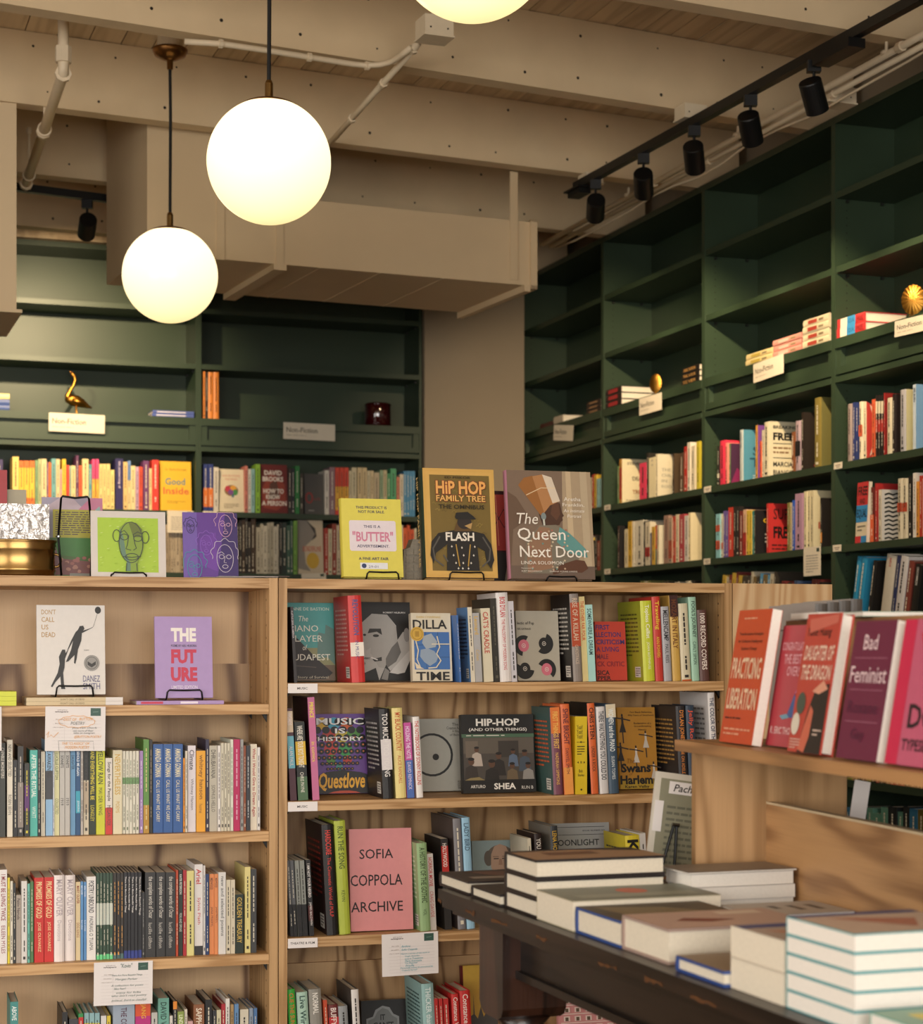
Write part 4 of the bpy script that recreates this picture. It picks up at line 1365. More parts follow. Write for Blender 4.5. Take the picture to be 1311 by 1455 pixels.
fo(RZ[2], ZD, 192, 478, 165, '#8fa0a0', 'grey cover portrait of a balding man with wild hair', [
    ('r', 0, 0.3, 1, 0.5, '#9fada8'), ('p', [(0.2, 0), (0.18, 0.4), (0.32, 0.55), (0.68, 0.55), (0.82, 0.38), (0.8, 0)], '#3c3c3c'), ('e', 0.5, 0.79, 0.24, 0.15, '#6a5c50'), ('e', 0.29, 0.77, 0.08, 0.1, '#5f554c'), ('e', 0.72, 0.79, 0.08, 0.11, '#5f554c'),
    ('p', [(0.34, 0.82), (0.4, 0.92), (0.5, 0.95), (0.61, 0.92), (0.67, 0.82), (0.67, 0.66), (0.6, 0.54), (0.5, 0.5), (0.4, 0.54), (0.33, 0.66)], '#b08f78'), ('p', [(0.38, 0.6), (0.62, 0.6), (0.58, 0.52), (0.42, 0.52)], '#8f7868'), ('r', 0.385, 0.755, 0.475, 0.77, '#4a3a30'), ('r', 0.535, 0.755, 0.625, 0.77, '#4a3a30'), ('r', 0.37, 0.785, 0.475, 0.795, '#7a6252'), ('r', 0.535, 0.785, 0.63, 0.795, '#7a6252'), ('p', [(0.485, 0.76), (0.525, 0.76), (0.54, 0.68), (0.465, 0.68)], '#9a7660'), ('r', 0.44, 0.61, 0.57, 0.622, '#6a4a40')], d=0.178)
fo(RZ[2], ZD, 600, 906, 76, '#aeb0ae', 'pale grey cover with a dark blue film still', [
    ('l', [(0.05, 0.955), (0.92, 0.955)], 0.0012, '#2a2a2c'), ('l', [(0.05, 0.87), (0.92, 0.87)], 0.0012, '#2a2a2c'), ('t', 'BOOK NUMBER 003', 0.55, 0.905, 0.92, 0.922, '#2a2a2c'), ('t', 'MOONLIGHT', 0.02, 0.75, 0.82, 0.818, '#19191b', 0.01), ('r', 0.06, 0.3, 0.95, 0.715, '#2c4f7e'), ('e', 0.42, 0.655, 0.06, 0.04, '#14141a'), ('p', [(0.28, 0.45), (0.36, 0.61), (0.48, 0.61), (0.56, 0.45)], '#14141a')], d=0.2)

ZE = (390, 1310, 3.973)
row(WD, 0.02, RZ[3], ZE, '''
82 126 378 3fa83c|CUE THE SUN|d8742a|hard
134 196 393 a9c9b8|Live Wire|2a4a44|hard
202 272 375 8b8880|NORMAL|e6e2da|hard
284 306 440 b8482a
310 366 465 6a2a2a|BUFFY|e8d8d0|hard;b b82a2e .2 .8
368 420 472 8f9396|||hard
442 484 380 d8d4d0|||d .17;cov 4a4440;hard
838 906 345 8fb4b2|THICKER than WATER|dce8e8|hard;blurb 3a5a5a;d .17
908 930 432 b52a28
934 956 432 b52a28
960 990 432 b52a28
1006 1048 405 c02c2a|Constance Wu|ecdcd4|hard
1052 1112 385 c02c2a|Constance Wu|ecdcd4|hard
''', 'lowest visible shelf of right oak bookcase', G2, LE, 0.15, SP)
fo(RZ[3], ZE, 492, 756, 446, '#1d1c1d', 'black cover with a grey arched title badge', [('p', [(0.1, 0.3), (0.1, 0.62), (0.24, 0.66), (0.3, 0.8), (0.45, 0.88), (0.6, 0.84), (0.68, 0.7), (0.8, 0.64), (0.8, 0.3)], '#8c8f90'), ('p', [(0.14, 0.3), (0.14, 0.58), (0.27, 0.63), (0.34, 0.76), (0.45, 0.83), (0.57, 0.79), (0.65, 0.67), (0.76, 0.6), (0.76, 0.3)], '#6f7273'),
   ('t', 'IT', 0.4, 0.58, 0.5, 0.7, '#141414', 0.03), ('t', "CAN'T", 0.24, 0.42, 0.68, 0.54, '#141414', 0.03)], d=0.2)
fo(RZ[3], ZE, 1072, 1260, 252, '#c9a23c', 'yellow cover with a grey city skyline, half behind table leg', [('p', [(0, 0), (0, 0.36), (0.16, 0.4), (0.2, 0.34), (0.27, 0.36), (0.29, 0.62), (0.31, 0.36), (0.4, 0.3), (0.5, 0.46), (0.58, 0.32), (0.7, 0.42), (0.85, 0.34), (1, 0.4), (1, 0)], '#4c4a48')], d=0.2, t=0.03, hard=True, spinecol='#6a2024')
pinkw = [('r', 0, 0, 1, 1, '#c98a8a')]
for j in range(6):
    pinkw.append(('r', 0, 0.16 * j + 0.02, 1, 0.16 * j + 0.04, '#ddc4bc'))
    for k in range(7):
        pinkw += [('r', 0.04 + 0.14 * k, 0.16 * j + 0.06, 0.12 + 0.14 * k, 0.16 * j + 0.15, '#dcc8c0'), ('r', 0.06 + 0.14 * k, 0.16 * j + 0.065, 0.1 + 0.14 * k, 0.16 * j + 0.13, '#5a4a38')]
fo(RZ[3], (0, 0, 1), 796, 905, 1402, '#c98a8a', 'pink cover of rows of little windows below the table edge', pinkw, d=0.12, t=0.03, hard=True)

# ------------------------------------------------------------------ shelf tags
def card(name, label, fr, d, px0, px1, z1, h, art, group, tilt=0.0, lean=0.0, material=None, cat='label'):
    s0, s1 = fr.s_at(px0, d), fr.s_at(px1, d)
    M = Matrix.Translation(fr.P(s0, d, z1)) @ Matrix.Rotation(fr.a, 4, 'Z') @ Matrix.Rotation(tilt, 4, 'Y') @ Matrix.Rotation(lean, 4, 'X')
    r = thing(name, label, cat, M, group)
    w = s1 - s0
    MB().box(0, w, -0.0006, 0, -h, 0, material or CARD).build('card', r)
    p = Print()
    p.face((0, -0.0006, -h), (1, 0, 0), (0, 0, 1), w, h, art)
    p.mb.build('lettering', r)['kind'] = 'stuff'
    return r


for z, txt, lab in ((RZ[0], 'MUSIC', 'white MUSIC tag under the top shelf of right oak bookcase'), (RZ[1], 'MUSIC', 'white MUSIC tag under the second shelf of right oak bookcase'), (RZ[2], 'THEATRE & FILM', 'white THEATRE & FILM tag on the oak shelf edge')):
    card('shelf_tag', lab, WD, -0.0005, 409, 451, z - 0.001, 0.024, [('t', txt, 0.31 if txt == 'MUSIC' else 0.08, 0.38, 0.66 if txt == 'MUSIC' else 0.9, 0.62, '#3a3634', 0.01)], 'shelf tags on the oak bookcases')


def note(px0, px1, fr, z1, h, hand, ink, label, tilt=0.0, extra=(), d=-0.003):
    art = [('t', 'wild geese', 0.2, 0.905, 0.36, 0.935, '#6a5a5a', 0, 0.3), ('t', 'whispers', 0.16, 0.855, 0.38, 0.9, '#4a3a3c', 0.02, 0.2), ('r', 0.75, 0.79, 0.92, 0.965, '#33564b'), ('l', [(0.79, 0.875), (0.88, 0.885)], 0.0008, '#8aa89c')]
    for k in range(9):
        art.append(('l', [(0.12, 0.68 - k * 0.075), (0.93, 0.68 - k * 0.075)], 0.0004, '#c8c0c0'))
    for k, s in enumerate(('the title', 'the author', 'why it is good')):
        art.append(('t', s, 0.24 - 0.008 * len(s), 0.7 - k * 0.09, 0.3, 0.725 - k * 0.09, '#8a7a74'))
    art.append(('l', [(0.32, 0.76), (0.32, 0.04)], 0.0004, '#c8c0c0'))
    for s, x0, y0, x1, y1 in hand:
        art.append(('t', s, x0, y0, x1, y1, ink, 0.0, 0.25))
    art += list(extra)
    return card('note_card', label, fr, d, px0, px1, z1, h, art, 'handwritten note cards', tilt=tilt, lean=0.02, cat='note card')


OR, GY = '#dc9a3c', '#6e7474'
scal = [(0.52 + 0.3 * math.cos(a * 0.2) + 0.008 * math.cos(a * 2.3), 0.66 + 0.13 * math.sin(a * 0.2) + 0.012 * math.sin(a * 2.3)) for a in range(33)]
note(64.5, 150, WD, LZ[0] - 0.001, 0.108, [('DEST OF', 0.3, 0.68, 0.52, 0.74), ('BUTTON', 0.56, 0.69, 0.78, 0.75), ('@BUTTON POETRY', 0.48, 0.28, 0.94, 0.35), ('THE "CLASSICS" OF', 0.28, 0.14, 0.74, 0.2), ('MODERN POETRY', 0.33, 0.05, 0.74, 0.115)], OR,
     'note card with orange cloud bubble under the top left oak shelf', -0.012 * -1, [('l', scal, 0.0011, OR), ('t', 'POETRY', 0.42, 0.59, 0.66, 0.66, GY, 0, 0.2), ('t', 'you can check', 0.44, 0.49, 0.86, 0.545, GY, 0, 0.25), ('t', 'out more of their', 0.46, 0.435, 0.8, 0.48, GY, 0, 0.25), ('t', 'titles on instagram', 0.47, 0.375, 0.82, 0.425, GY, 0, 0.25), ('l', [(0.02, 0.36), (0.06, 0.44), (0.04, 0.3), (0.1, 0.36), (0.14, 0.31), (0.22, 0.42)], 0.0012, OR),
      ('l', [(0.22, 0.23), (0.8, 0.22), (0.81, 0.03)], 0.0008, GY), ('l', [(0.22, 0.23), (0.23, 0.02)], 0.0008, GY)])
note(133.5, 217, WD, LZ[2] - 0.001, 0.106, [('There Are More Beautiful Things', 0.3, 0.66, 0.82, 0.71), ('Morgan Parker', 0.36, 0.56, 0.74, 0.62), ('"Kevin"', 0.45, 0.86, 0.65, 0.96), ('A collection for poets', 0.29, 0.42, 0.84, 0.475), ('like her!', 0.34, 0.355, 0.54, 0.405), ('enjoy for folks', 0.38, 0.25, 0.8, 0.31), ("who don't read poetry", 0.3, 0.18, 0.9, 0.24), ('political, (hard to classify)!', 0.3, 0.075, 0.9, 0.135)], '#5c7672',
     'note card with a green square under the third left oak shelf', 0.008)
note(542, 622, WD, RZ[2] - 0.0005, 0.108, [('Archive', 0.34, 0.67, 0.5, 0.72), ('Sofia Coppola', 0.34, 0.58, 0.62, 0.64), ("Here's a survey of the work in", 0.33, 0.49, 0.84, 0.535), ('Virgin Suicides', 0.4, 0.43, 0.66, 0.475), ('Lost in Translation', 0.4, 0.375, 0.72, 0.42), ('Marie Antoinette', 0.4, 0.32, 0.7, 0.365), ('The Beguiled', 0.4, 0.265, 0.62, 0.31), ('Priscilla', 0.41, 0.21, 0.56, 0.255), ('Personally edited & annotated by', 0.32, 0.155, 0.9, 0.2), ('Coppola herself', 0.34, 0.1, 0.62, 0.145)], '#3fa2b2',
     'note card with turquoise handwriting below the large pink cover', -0.02)
note(-80, 2.2, WD, LZ[0] - 0.001, 0.106, [], '#444444', 'white note card cut by the left edge, under the top oak shelf')

# ------------------------------------------------------------------ wire easels
def easel(fr, d, z, px0, px1, h, back, label, lean=7):
    s0, s1 = fr.s_at(px0, d), fr.s_at(px1, d)
    w = s1 - s0
    r = thing('wire_easel', label, 'book stand', fr.M(s0, d, z), 'black wire book stands')
    q = 0.0022
    MB().tube([(0, 0.03, q), (0, 0.004, q), (0.001, 0, 0.006), (0.003, -0.001, h - 0.005), (0.008, -0.001, h), (w * 0.5, -0.001, h - 0.001), (w - 0.008, -0.001, h), (w - 0.003, -0.001, h - 0.005), (w - 0.001, 0, 0.006), (w, 0.004, q), (w, 0.03, q)], q, WIRE, 6).build('front_lip', r, smooth=True)
    for x in (0.0, w):
        MB().tube([(x, 0.03, q), (x, back, q)], q * 0.95, WIRE, 6).build('foot', r)
    return r


easel(WD, 0.048, LZ[0] + 0.0198, 79, 133, 0.028, 0.14, 'black wire stand holding the white cover with two black figures')
easel(WD, 0.048, LZ[0] + 0.0098, 236, 288, 0.026, 0.14, 'black wire stand holding the lilac cover')

# cover-first books on the left case's top shelf, on stacks of their own copies
dcud = [('t', "DON'T", 0.07, 0.895, 0.28, 0.95, '#b08a4a', 0.004), ('t', 'CALL', 0.07, 0.81, 0.26, 0.865, '#b08a4a', 0.004), ('t', 'US', 0.07, 0.725, 0.17, 0.78, '#b08a4a', 0.004), ('t', 'DEAD', 0.07, 0.64, 0.27, 0.695, '#b08a4a', 0.004), ('e', 0.9, 0.945, 0.045, 0.04, '#141414'), ('l', [(0.89, 0.905), (0.83, 0.76)], 0.0008, '#3a3a3a'),
        ('p', [(0.6, 0.72), (0.63, 0.765), (0.68, 0.77), (0.7, 0.735), (0.68, 0.715), (0.82, 0.75), (0.83, 0.76), (0.66, 0.685), (0.65, 0.6), (0.6, 0.5), (0.58, 0.4), (0.56, 0.34), (0.54, 0.35), (0.55, 0.44), (0.46, 0.37), (0.42, 0.36), (0.5, 0.5), (0.53, 0.6), (0.48, 0.53), (0.44, 0.49), (0.5, 0.6), (0.57, 0.7)], '#161514'),
        ('p', [(0.35, 0.47), (0.37, 0.5), (0.41, 0.5), (0.42, 0.46), (0.4, 0.44), (0.48, 0.53), (0.46, 0.5), (0.41, 0.4), (0.4, 0.3), (0.38, 0.24), (0.39, 0.12), (0.41, 0.06), (0.35, 0.06), (0.34, 0.2), (0.27, 0.14), (0.22, 0.08), (0.2, 0.09), (0.3, 0.24), (0.33, 0.34), (0.32, 0.42)], '#161514'),
        ('e', 0.8, 0.35, 0.115, 0.09, '#8f8d89'), ('o', 0.8, 0.35, 0.085, 0.066, 0.0012, '#4a4846'), ('p', [(0.74, 0.37), (0.8, 0.34), (0.86, 0.37), (0.86, 0.33), (0.8, 0.3), (0.74, 0.33)], '#2a2826'), ('t', 'POEMS', 0.69, 0.487, 0.76, 0.5, '#6a6a68'), ('t', 'DANEZ', 0.67, 0.14, 0.92, 0.21, '#5c5a80', 0.0), ('t', 'SMITH', 0.67, 0.055, 0.92, 0.125, '#5c5a80', 0.0)]
fo(LZ[0] + 0.0246, (0, 0, 1), 52.5, 149.5, 861, '#d8d4cf', 'white cover with two black figures and a balloon', dcud, d=0.052, t=0.014, lean=6)
fo(LZ[0] + 0.0146, (0, 0, 1), 220.5, 302, 877, '#a98fc2', 'lilac cover with large red and white block lettering', [('t', 'THE', 0.28, 0.69, 0.72, 0.86, '#ece6e0', 0.05), ('t', 'POEMS BY NEIL HILBORN', 0.28, 0.625, 0.72, 0.655, '#3a2f48', 0.01), ('t', 'FUT', 0.28, 0.42, 0.72, 0.595, '#c2304e', 0.05), ('t', 'URE', 0.27, 0.2, 0.73, 0.375, '#c2304e', 0.05), ('t', 'LIMITED EDITION', 0.28, 0.11, 0.73, 0.15, '#e6dcec', 0.01)], d=0.052, t=0.012, lean=6)


def wflat(px0, px1, d, z, t, depth, cover, label, spine=(), hard=False, group='flat book stacks on the oak shelf'):
    """lying flat, spine to the front"""
    s0, s1 = WD.s_at(px0, d), WD.s_at(px1, d)
    u = Vector((WD.u[0], WD.u[1], 0)); b = Vector((WD.b[0], WD.b[1], 0))
    M = basis(WD.P(s1, d, z + t), b, (0, 0, -1))            # x: back from the spine, z: towards -u
    return book('book', label, depth, t, s1 - s0, cover, M, hard, (), spine, (), group)


for k in range(2):
    wflat(37.5, 174.5, 0.03, LZ[0] + 0.0004 + k * 0.0097, 0.0093, 0.17, '#cdbb94', ('upper', 'lower')[1 - k] + ' tan paperback lying under the white cover with figures', [('r', 0.82, 0, 1, 1, '#dcd8d4'), ('t', "DON'T CALL US DEAD", 0.35, 0.25, 0.6, 0.75, '#6a5a3a')][:2])
wflat(194, 318, 0.03, LZ[0] + 0.0004, 0.009, 0.15, '#a98fc2', 'lilac paperback lying flat under the lilac cover', [('r', 0.05, 0.2, 0.3, 0.8, '#c2304e'), ('r', 0.5, 0.2, 0.7, 0.8, '#e6dcec')])
for k in range(3):
    wflat(-60, 23.3, 0.03, LZ[0] + 0.0004 + k * 0.0116, 0.0112, 0.15, '#cfd832', ('bottom', 'middle', 'top')[k] + ' yellow paperback of the flat stack at left edge', [('t', 'MY HELP', 0.1, 0.25, 0.3, 0.75, '#3a3a1a')])

# ------------------------------------------------------------------ things standing on top of the oak bookcases
ZW = WTOP
NOZ = (0, 0, 1)
dtop = 0.09


def loop(cx, cy, rx, ry, n=20, wob=0.0, k=5, a0=0, a1=360):
    return [(cx + rx * (1 + wob * math.sin(k * math.radians(a0 + (a1 - a0) * i / n))) * math.cos(math.radians(a0 + (a1 - a0) * i / n)), cy + ry * (1 + wob * math.sin(k * math.radians(a0 + (a1 - a0) * i / n))) * math.sin(math.radians(a0 + (a1 - a0) * i / n))) for i in range(n + 1)]


butter = [('p', [(0.14, 0.33), (0.12, 0.35), (0.12, 0.7), (0.14, 0.72), (0.88, 0.72), (0.9, 0.7), (0.9, 0.35), (0.88, 0.33)], '#e0d6dc'),
          ('t', 'THIS PRODUCT IS', 0.24, 0.87, 0.76, 0.905, '#32335a', 0.012), ('t', 'NOT FOR SALE.', 0.28, 0.815, 0.72, 0.85, '#32335a', 0.012), ('t', 'THIS IS A', 0.36, 0.625, 0.64, 0.66, '#32335a', 0.012), ('t', '"BUTTER"', 0.17, 0.45, 0.85, 0.58, '#cc7f9a', 0.025),
          ('t', 'ADVERTISEMENT.', 0.24, 0.375, 0.78, 0.41, '#32335a', 0.012), ('t', 'A FINE ART FAIR', 0.26, 0.215, 0.76, 0.25, '#32335a', 0.012), ('r', 0.28, 0.1, 0.74, 0.18, '#dfe2e6'), ('e', 0.345, 0.14, 0.04, 0.03, '#32406a'), ('t', '29-01', 0.42, 0.115, 0.58, 0.145, '#5a5a7a')]
faceout(WD, dtop, ZW + 0.005, 487, 572, 711, 9, '#d9ce58', 'yellow cover with a white panel and pink capitals, on oak top', butter, 0.024, True, spinecol='#c9bc4a', group='books shown cover first', spine=[('t', 'BUTTER', 0.1, 0.3, 0.4, 0.7, '#b07088')])
FI = '#1c1a18'
hh = [('r', 0.04, 0.03, 0.97, 0.97, '#d3a95a'), ('r', 0.09, 0.06, 0.93, 0.94, '#75602a')]
R9 = random.Random(9)
for k in range(46):
    x, y = R9.uniform(0.11, 0.86), R9.uniform(0.08, 0.86)
    hh.append(('l', [(x, y), (x + 0.03, y + 0.012), (x + 0.05, y - 0.008), (x + 0.065, y + 0.006)], 0.0015, R9.choice(['#8f7836', '#5e4c20', '#9c8440'])))
hh += [('t', "HiP HOP", 0.165, 0.755, 0.875, 0.89, '#7a2420', 0.06), ('t', "HiP HOP", 0.17, 0.76, 0.87, 0.885, '#e6a85a', 0.03), ('t', 'FAMILY TREE', 0.165, 0.69, 0.865, 0.755, '#7a2420', 0.05), ('t', 'FAMILY TREE', 0.17, 0.695, 0.86, 0.75, '#e0b060', 0.02), ('t', 'THE OMNIBUS', 0.2, 0.625, 0.84, 0.665, '#2e2612', 0.02), ('t', 'ED PISKOR', 0.3, 0.905, 0.66, 0.925, '#2e2612', 0.01),
       ('p', [(0.28, 0.06), (0.3, 0.3), (0.14, 0.22), (0.1, 0.12), (0.06, 0.2), (0.08, 0.32), (0.18, 0.4), (0.4, 0.43), (0.62, 0.43), (0.82, 0.4), (0.92, 0.3), (0.95, 0.16), (0.9, 0.08), (0.84, 0.14), (0.82, 0.24), (0.72, 0.28), (0.74, 0.06)], FI),
       ('l', [(0.2, 0.37), (0.1, 0.26), (0.12, 0.16), (0.24, 0.1)], 0.004, '#54504a'), ('l', [(0.8, 0.37), (0.9, 0.26), (0.88, 0.16), (0.78, 0.1)], 0.004, '#54504a'), ('l', [(0.3, 0.14), (0.24, 0.2)], 0.004, '#54504a'), ('p', [(0.4, 0.42), (0.44, 0.5), (0.6, 0.5), (0.64, 0.42)], '#5c4320'), ('e', 0.55, 0.5, 0.1, 0.06, '#2a2220'), ('p', [(0.55, 0.47), (0.66, 0.5), (0.64, 0.44)], '#b5915a'),
       ('p', [(0.42, 0.55), (0.44, 0.59), (0.6, 0.6), (0.68, 0.56), (0.72, 0.53), (0.44, 0.53)], FI), ('t', 'FLASH', 0.28, 0.33, 0.68, 0.41, '#e4ddd0', 0.03), ('l', [(0.42, 0.3), (0.46, 0.1)], 0.003, '#b08a3a'), ('l', [(0.62, 0.3), (0.58, 0.1)], 0.003, '#b08a3a')]
for x, y in ((0.36, 0.28), (0.38, 0.2), (0.41, 0.13), (0.5, 0.27), (0.52, 0.2), (0.51, 0.13), (0.68, 0.28), (0.66, 0.2), (0.62, 0.13), (0.5, 0.08), (0.44, 0.08), (0.58, 0.08)):
    hh.append(('p', [(x - 0.014, y), (x - 0.004, y + 0.004), (x, y + 0.014), (x + 0.004, y + 0.004), (x + 0.014, y), (x, y - 0.012)], '#d8d2c6'))
faceout(WD, dtop, ZW + 0.005, 604.5, 706, 669, 8, '#d0a556', 'tall brown and gold comic cover with a figure in a studded jacket', hh, 0.036, True, spinecol='#2c3a2c', group='books shown cover first', spine=[('t', 'HIP HOP FAMILY TREE', 0.08, 0.25, 0.9, 0.75, '#d8b878', 0.02)])
q = [('r', 0, 0, 1, 1, '#7a6655'), ('p', [(0.62, 0), (0.66, 1), (1, 1), (1, 0)], '#a89478'), ('p', [(0.7, 0.1), (0.7, 1), (0.76, 1), (0.77, 0.1)], '#c2ad8c'), ('p', [(0.88, 0.1), (0.87, 1), (0.95, 1), (0.97, 0.1)], '#b7a588'), ('r', 0, 0, 1, 0.12, '#6a584c'), ('p', [(0, 0.05), (0.05, 0.45), (0.25, 0.56), (0.1, 0.75), (0, 0.8)], '#66503f'),
     ('p', [(0.42, 0.44), (0.36, 0.6), (0.45, 0.62), (0.56, 0.56)], '#3c281d'), ('p', [(0.4, 0.58), (0.44, 0.66), (0.54, 0.72), (0.62, 0.7), (0.635, 0.62), (0.66, 0.585), (0.635, 0.57), (0.645, 0.545), (0.62, 0.53), (0.6, 0.5), (0.52, 0.49), (0.44, 0.5)], '#4a3022'), ('p', [(0.5, 0.6), (0.53, 0.7), (0.6, 0.7), (0.615, 0.6), (0.57, 0.54)], '#5e3d2b'),
     ('p', [(0.13, 0.86), (0.2, 0.93), (0.42, 0.965), (0.53, 0.94), (0.62, 0.72), (0.5, 0.68), (0.39, 0.575)], '#b07d4e'), ('p', [(0.42, 0.965), (0.53, 0.94), (0.62, 0.72), (0.53, 0.7)], '#d6c7b2'), ('p', [(0.13, 0.86), (0.2, 0.93), (0.3, 0.95), (0.42, 0.62), (0.39, 0.575)], '#96622f'), ('l', [(0.22, 0.77), (0.4, 0.84), (0.57, 0.84)], 0.002, '#e0c8a0'),
     ('e', 0.415, 0.575, 0.03, 0.035, '#7e8a8a'), ('l', [(0.415, 0.55), (0.42, 0.49)], 0.005, '#c8c8bc'), ('p', [(0.14, 0.05), (0.2, 0.35), (0.36, 0.49), (0.56, 0.5), (0.72, 0.42), (0.84, 0.24), (0.78, 0.12), (0.6, 0.05)], '#7a7262'), ('p', [(0.6, 0.48), (0.72, 0.42), (0.9, 0.28), (0.92, 0.2), (0.7, 0.24), (0.56, 0.34)], '#5f9490'), ('p', [(0.2, 0.3), (0.36, 0.48), (0.48, 0.47), (0.5, 0.1), (0.2, 0.05)], '#8f6d54'),
     ('p', [(0.48, 0.08), (0.62, 0.14), (0.78, 0.18), (0.88, 0.17), (0.92, 0.1), (0.84, 0.06), (0.66, 0.07), (0.5, 0.04)], '#5a3826')]
for k in range(40):
    x, y = R9.uniform(0.2, 0.7), R9.uniform(0.08, 0.46)
    q.append(('e', x, y, 0.012, 0.009, R9.choice(['#b79a80', '#6a8a80', '#a8695a', '#c8b89a'])))
q += [('t', 'The', 0.09, 0.5, 0.34, 0.6, '#efe8dc', 0.0, 0.2), ('t', 'Queen', 0.09, 0.335, 0.66, 0.465, '#efe8dc', 0.004), ('t', 'Next Door', 0.11, 0.195, 0.93, 0.3, '#efe8dc', 0.004), ('t', 'LINDA SOLOMON', 0.12, 0.13, 0.62, 0.16, '#efe8dc'), ('t', 'Foreword by', 0.12, 0.085, 0.26, 0.1, '#e0d8cc'), ('t', 'BURT BACHARACH', 0.12, 0.06, 0.36, 0.074, '#e0d8cc'), ('t', 'SABRINA VONNE OWENS', 0.45, 0.06, 0.78, 0.074, '#e0d8cc'),
      ('t', 'Aretha', 0.66, 0.72, 0.86, 0.755, '#efe8dc'), ('t', 'Franklin,', 0.64, 0.665, 0.9, 0.7, '#efe8dc'), ('t', 'An Intimate', 0.65, 0.615, 0.9, 0.645, '#efe8dc', 0, 0.2), ('t', 'Portrait', 0.69, 0.565, 0.86, 0.595, '#efe8dc', 0, 0.2)]
faceout(WD, dtop, ZW + 0.005, 724.5, 844, 671.5, 8, '#7a6655', 'large cover portrait of a woman in a tall copper headdress', q, 0.028, True, spinecol='#b0788a', group='books shown cover first')
easel(WD, dtop - 0.004, ZW + 0.0005, 520, 567, 0.022, 0.14, 'black wire stand holding the yellow cover on oak top')
easel(WD, dtop - 0.004, ZW + 0.0005, 638, 688, 0.024, 0.14, 'black wire stand holding the gold comic cover')
easel(WD, dtop - 0.004, ZW + 0.0005, 776, 820, 0.016, 0.14, 'black wire stand under the large portrait cover')
# carved grey block and the red picture behind
gb = thing('stone_bookend', 'small carved grey stone block between yellow and gold covers', 'bookend', WD.M(WD.s_at(571, 0.16), 0.16, ZW + 0.0005))
hb = WD.z_at(765, WD.s_at(585, 0.13), 0.13) - ZW
GST = mat('carved grey stone', '#8c8577', 0.85, var=0.12, vscale=90, bump=0.6)
MB().prism([(0, 0), (0.055, 0), (0.055, hb * 0.98), (0.03, hb), (0.022, hb * 0.8), (0.006, hb * 0.75)], 0, 0.045, GST).build('block', gb)
for j in range(4):
    for i in range(2):
        MB().box(0.01 + 0.022 * i, 0.03 + 0.022 * i, -0.003, 0, 0.008 + j * 0.021, 0.024 + j * 0.021, GST).build('carved_tile', gb)
faceout(WD, 0.2, ZW, 690, 745, 699, 6, '#3a1418', 'dark red illustrated cover half hidden behind the portrait cover', [('r', 0.04, 0.35, 0.96, 0.96, '#a83a34'), ('l', [(0.1, 0.9), (0.5, 0.6), (0.9, 0.9)], 0.003, '#2a1214'), ('l', [(0.1, 0.5), (0.5, 0.8), (0.9, 0.5)], 0.003, '#2a1214'), ('l', [(0.3, 0.95), (0.35, 0.4)], 0.002, '#d88a6a'), ('r', 0, 0, 1, 0.33, '#2c2322')], 0.02, group='books shown cover first')
sb = thing('easel_board', 'pale grey easel board behind the portrait cover', 'board', WD.M(WD.s_at(722, 0.15), 0.15, ZW + 0.0005))
MB().prism([(0, 0), (0.02, 0), (0.02, 0.12)], 0, 0.035, mat('grey board', '#9c968a', 0.8)).build('board', sb)

# purple print and green print on wire stands
pu = [('r', 0, 0, 1, 1, '#5f3a90'), ('p', [(0, 0), (0, 1), (0.26, 1), (0.26, 0)], '#6f58a8'), ('p', [(0.62, 0), (0.78, 1), (1, 1), (1, 0)], '#3a2a66'), ('p', [(0.3, 0.2), (0.3, 0.6), (0.6, 0.7), (0.62, 0.1)], '#6c3f9e')]
for cx, cy, s, c in ((0.78, 0.8, 1.0, '#c9a0b8'), (0.76, 0.3, 1.25, '#c4bccc'), (0.14, 0.78, 0.6, '#2c2348'), (0.2, 0.16, 1.1, '#3f9aa8'), (0.42, 0.5, 0.9, '#8a5fc0')):
    wd = 0.0013
    pu += [('l', loop(cx, cy + 0.05 * s, 0.2 * s, 0.18 * s, 40, 0.08, 9, -20, 200), wd, c), ('l', loop(cx, cy, 0.12 * s, 0.17 * s, 24), wd, c), ('l', loop(cx - 0.05 * s, cy + 0.02 * s, 0.035 * s, 0.025 * s, 12), wd, c), ('l', loop(cx + 0.055 * s, cy + 0.02 * s, 0.035 * s, 0.025 * s, 12), wd, c),
           ('l', [(cx, cy + 0.03 * s), (cx - 0.015 * s, cy - 0.05 * s), (cx + 0.02 * s, cy - 0.055 * s)], wd, c), ('l', loop(cx, cy - 0.1 * s, 0.04 * s, 0.022 * s, 14), wd, c), ('l', [(cx - 0.1 * s, cy + 0.06 * s), (cx - 0.05 * s, cy + 0.08 * s), (cx - 0.01 * s, cy + 0.05 * s)], wd, c)]
pu = [i for i in pu if i[0] != 'l' or all(0 <= x <= 1 and 0 <= y <= 1 for x, y in i[1])] + [('l', [(min(1, max(0, x)), min(1, max(0, y))) for x, y in i[1]], i[2], i[3]) for i in pu if i[0] == 'l' and not all(0 <= x <= 1 and 0 <= y <= 1 for x, y in i[1])]


def board(name, label, cat, px0, px1, py, lean, art, col, d, group=None, t=0.003, mt=None):
    le = math.radians(lean)
    s0, s1 = WD.s_at(px0, d), WD.s_at(px1, d)
    h = (WD.z_at(py, (s0 + s1) / 2, d + 0.03) - ZW) / math.cos(le)
    M = Matrix.Translation(WD.P(s0, d, ZW + 0.0006)) @ Matrix.Rotation(WD.a, 4, 'Z') @ Matrix.Rotation(-le, 4, 'X')
    r = thing(name, label, cat, M, group)
    MB().box(0, s1 - s0, 0, t, 0, h, mt or cov(col)).build('board', r)
    p = Print()
    p.face((0, 0, 0), (1, 0, 0), (0, 0, 1), s1 - s0, h, art)
    p.mb.build('picture', r)['kind'] = 'stuff'
    return r


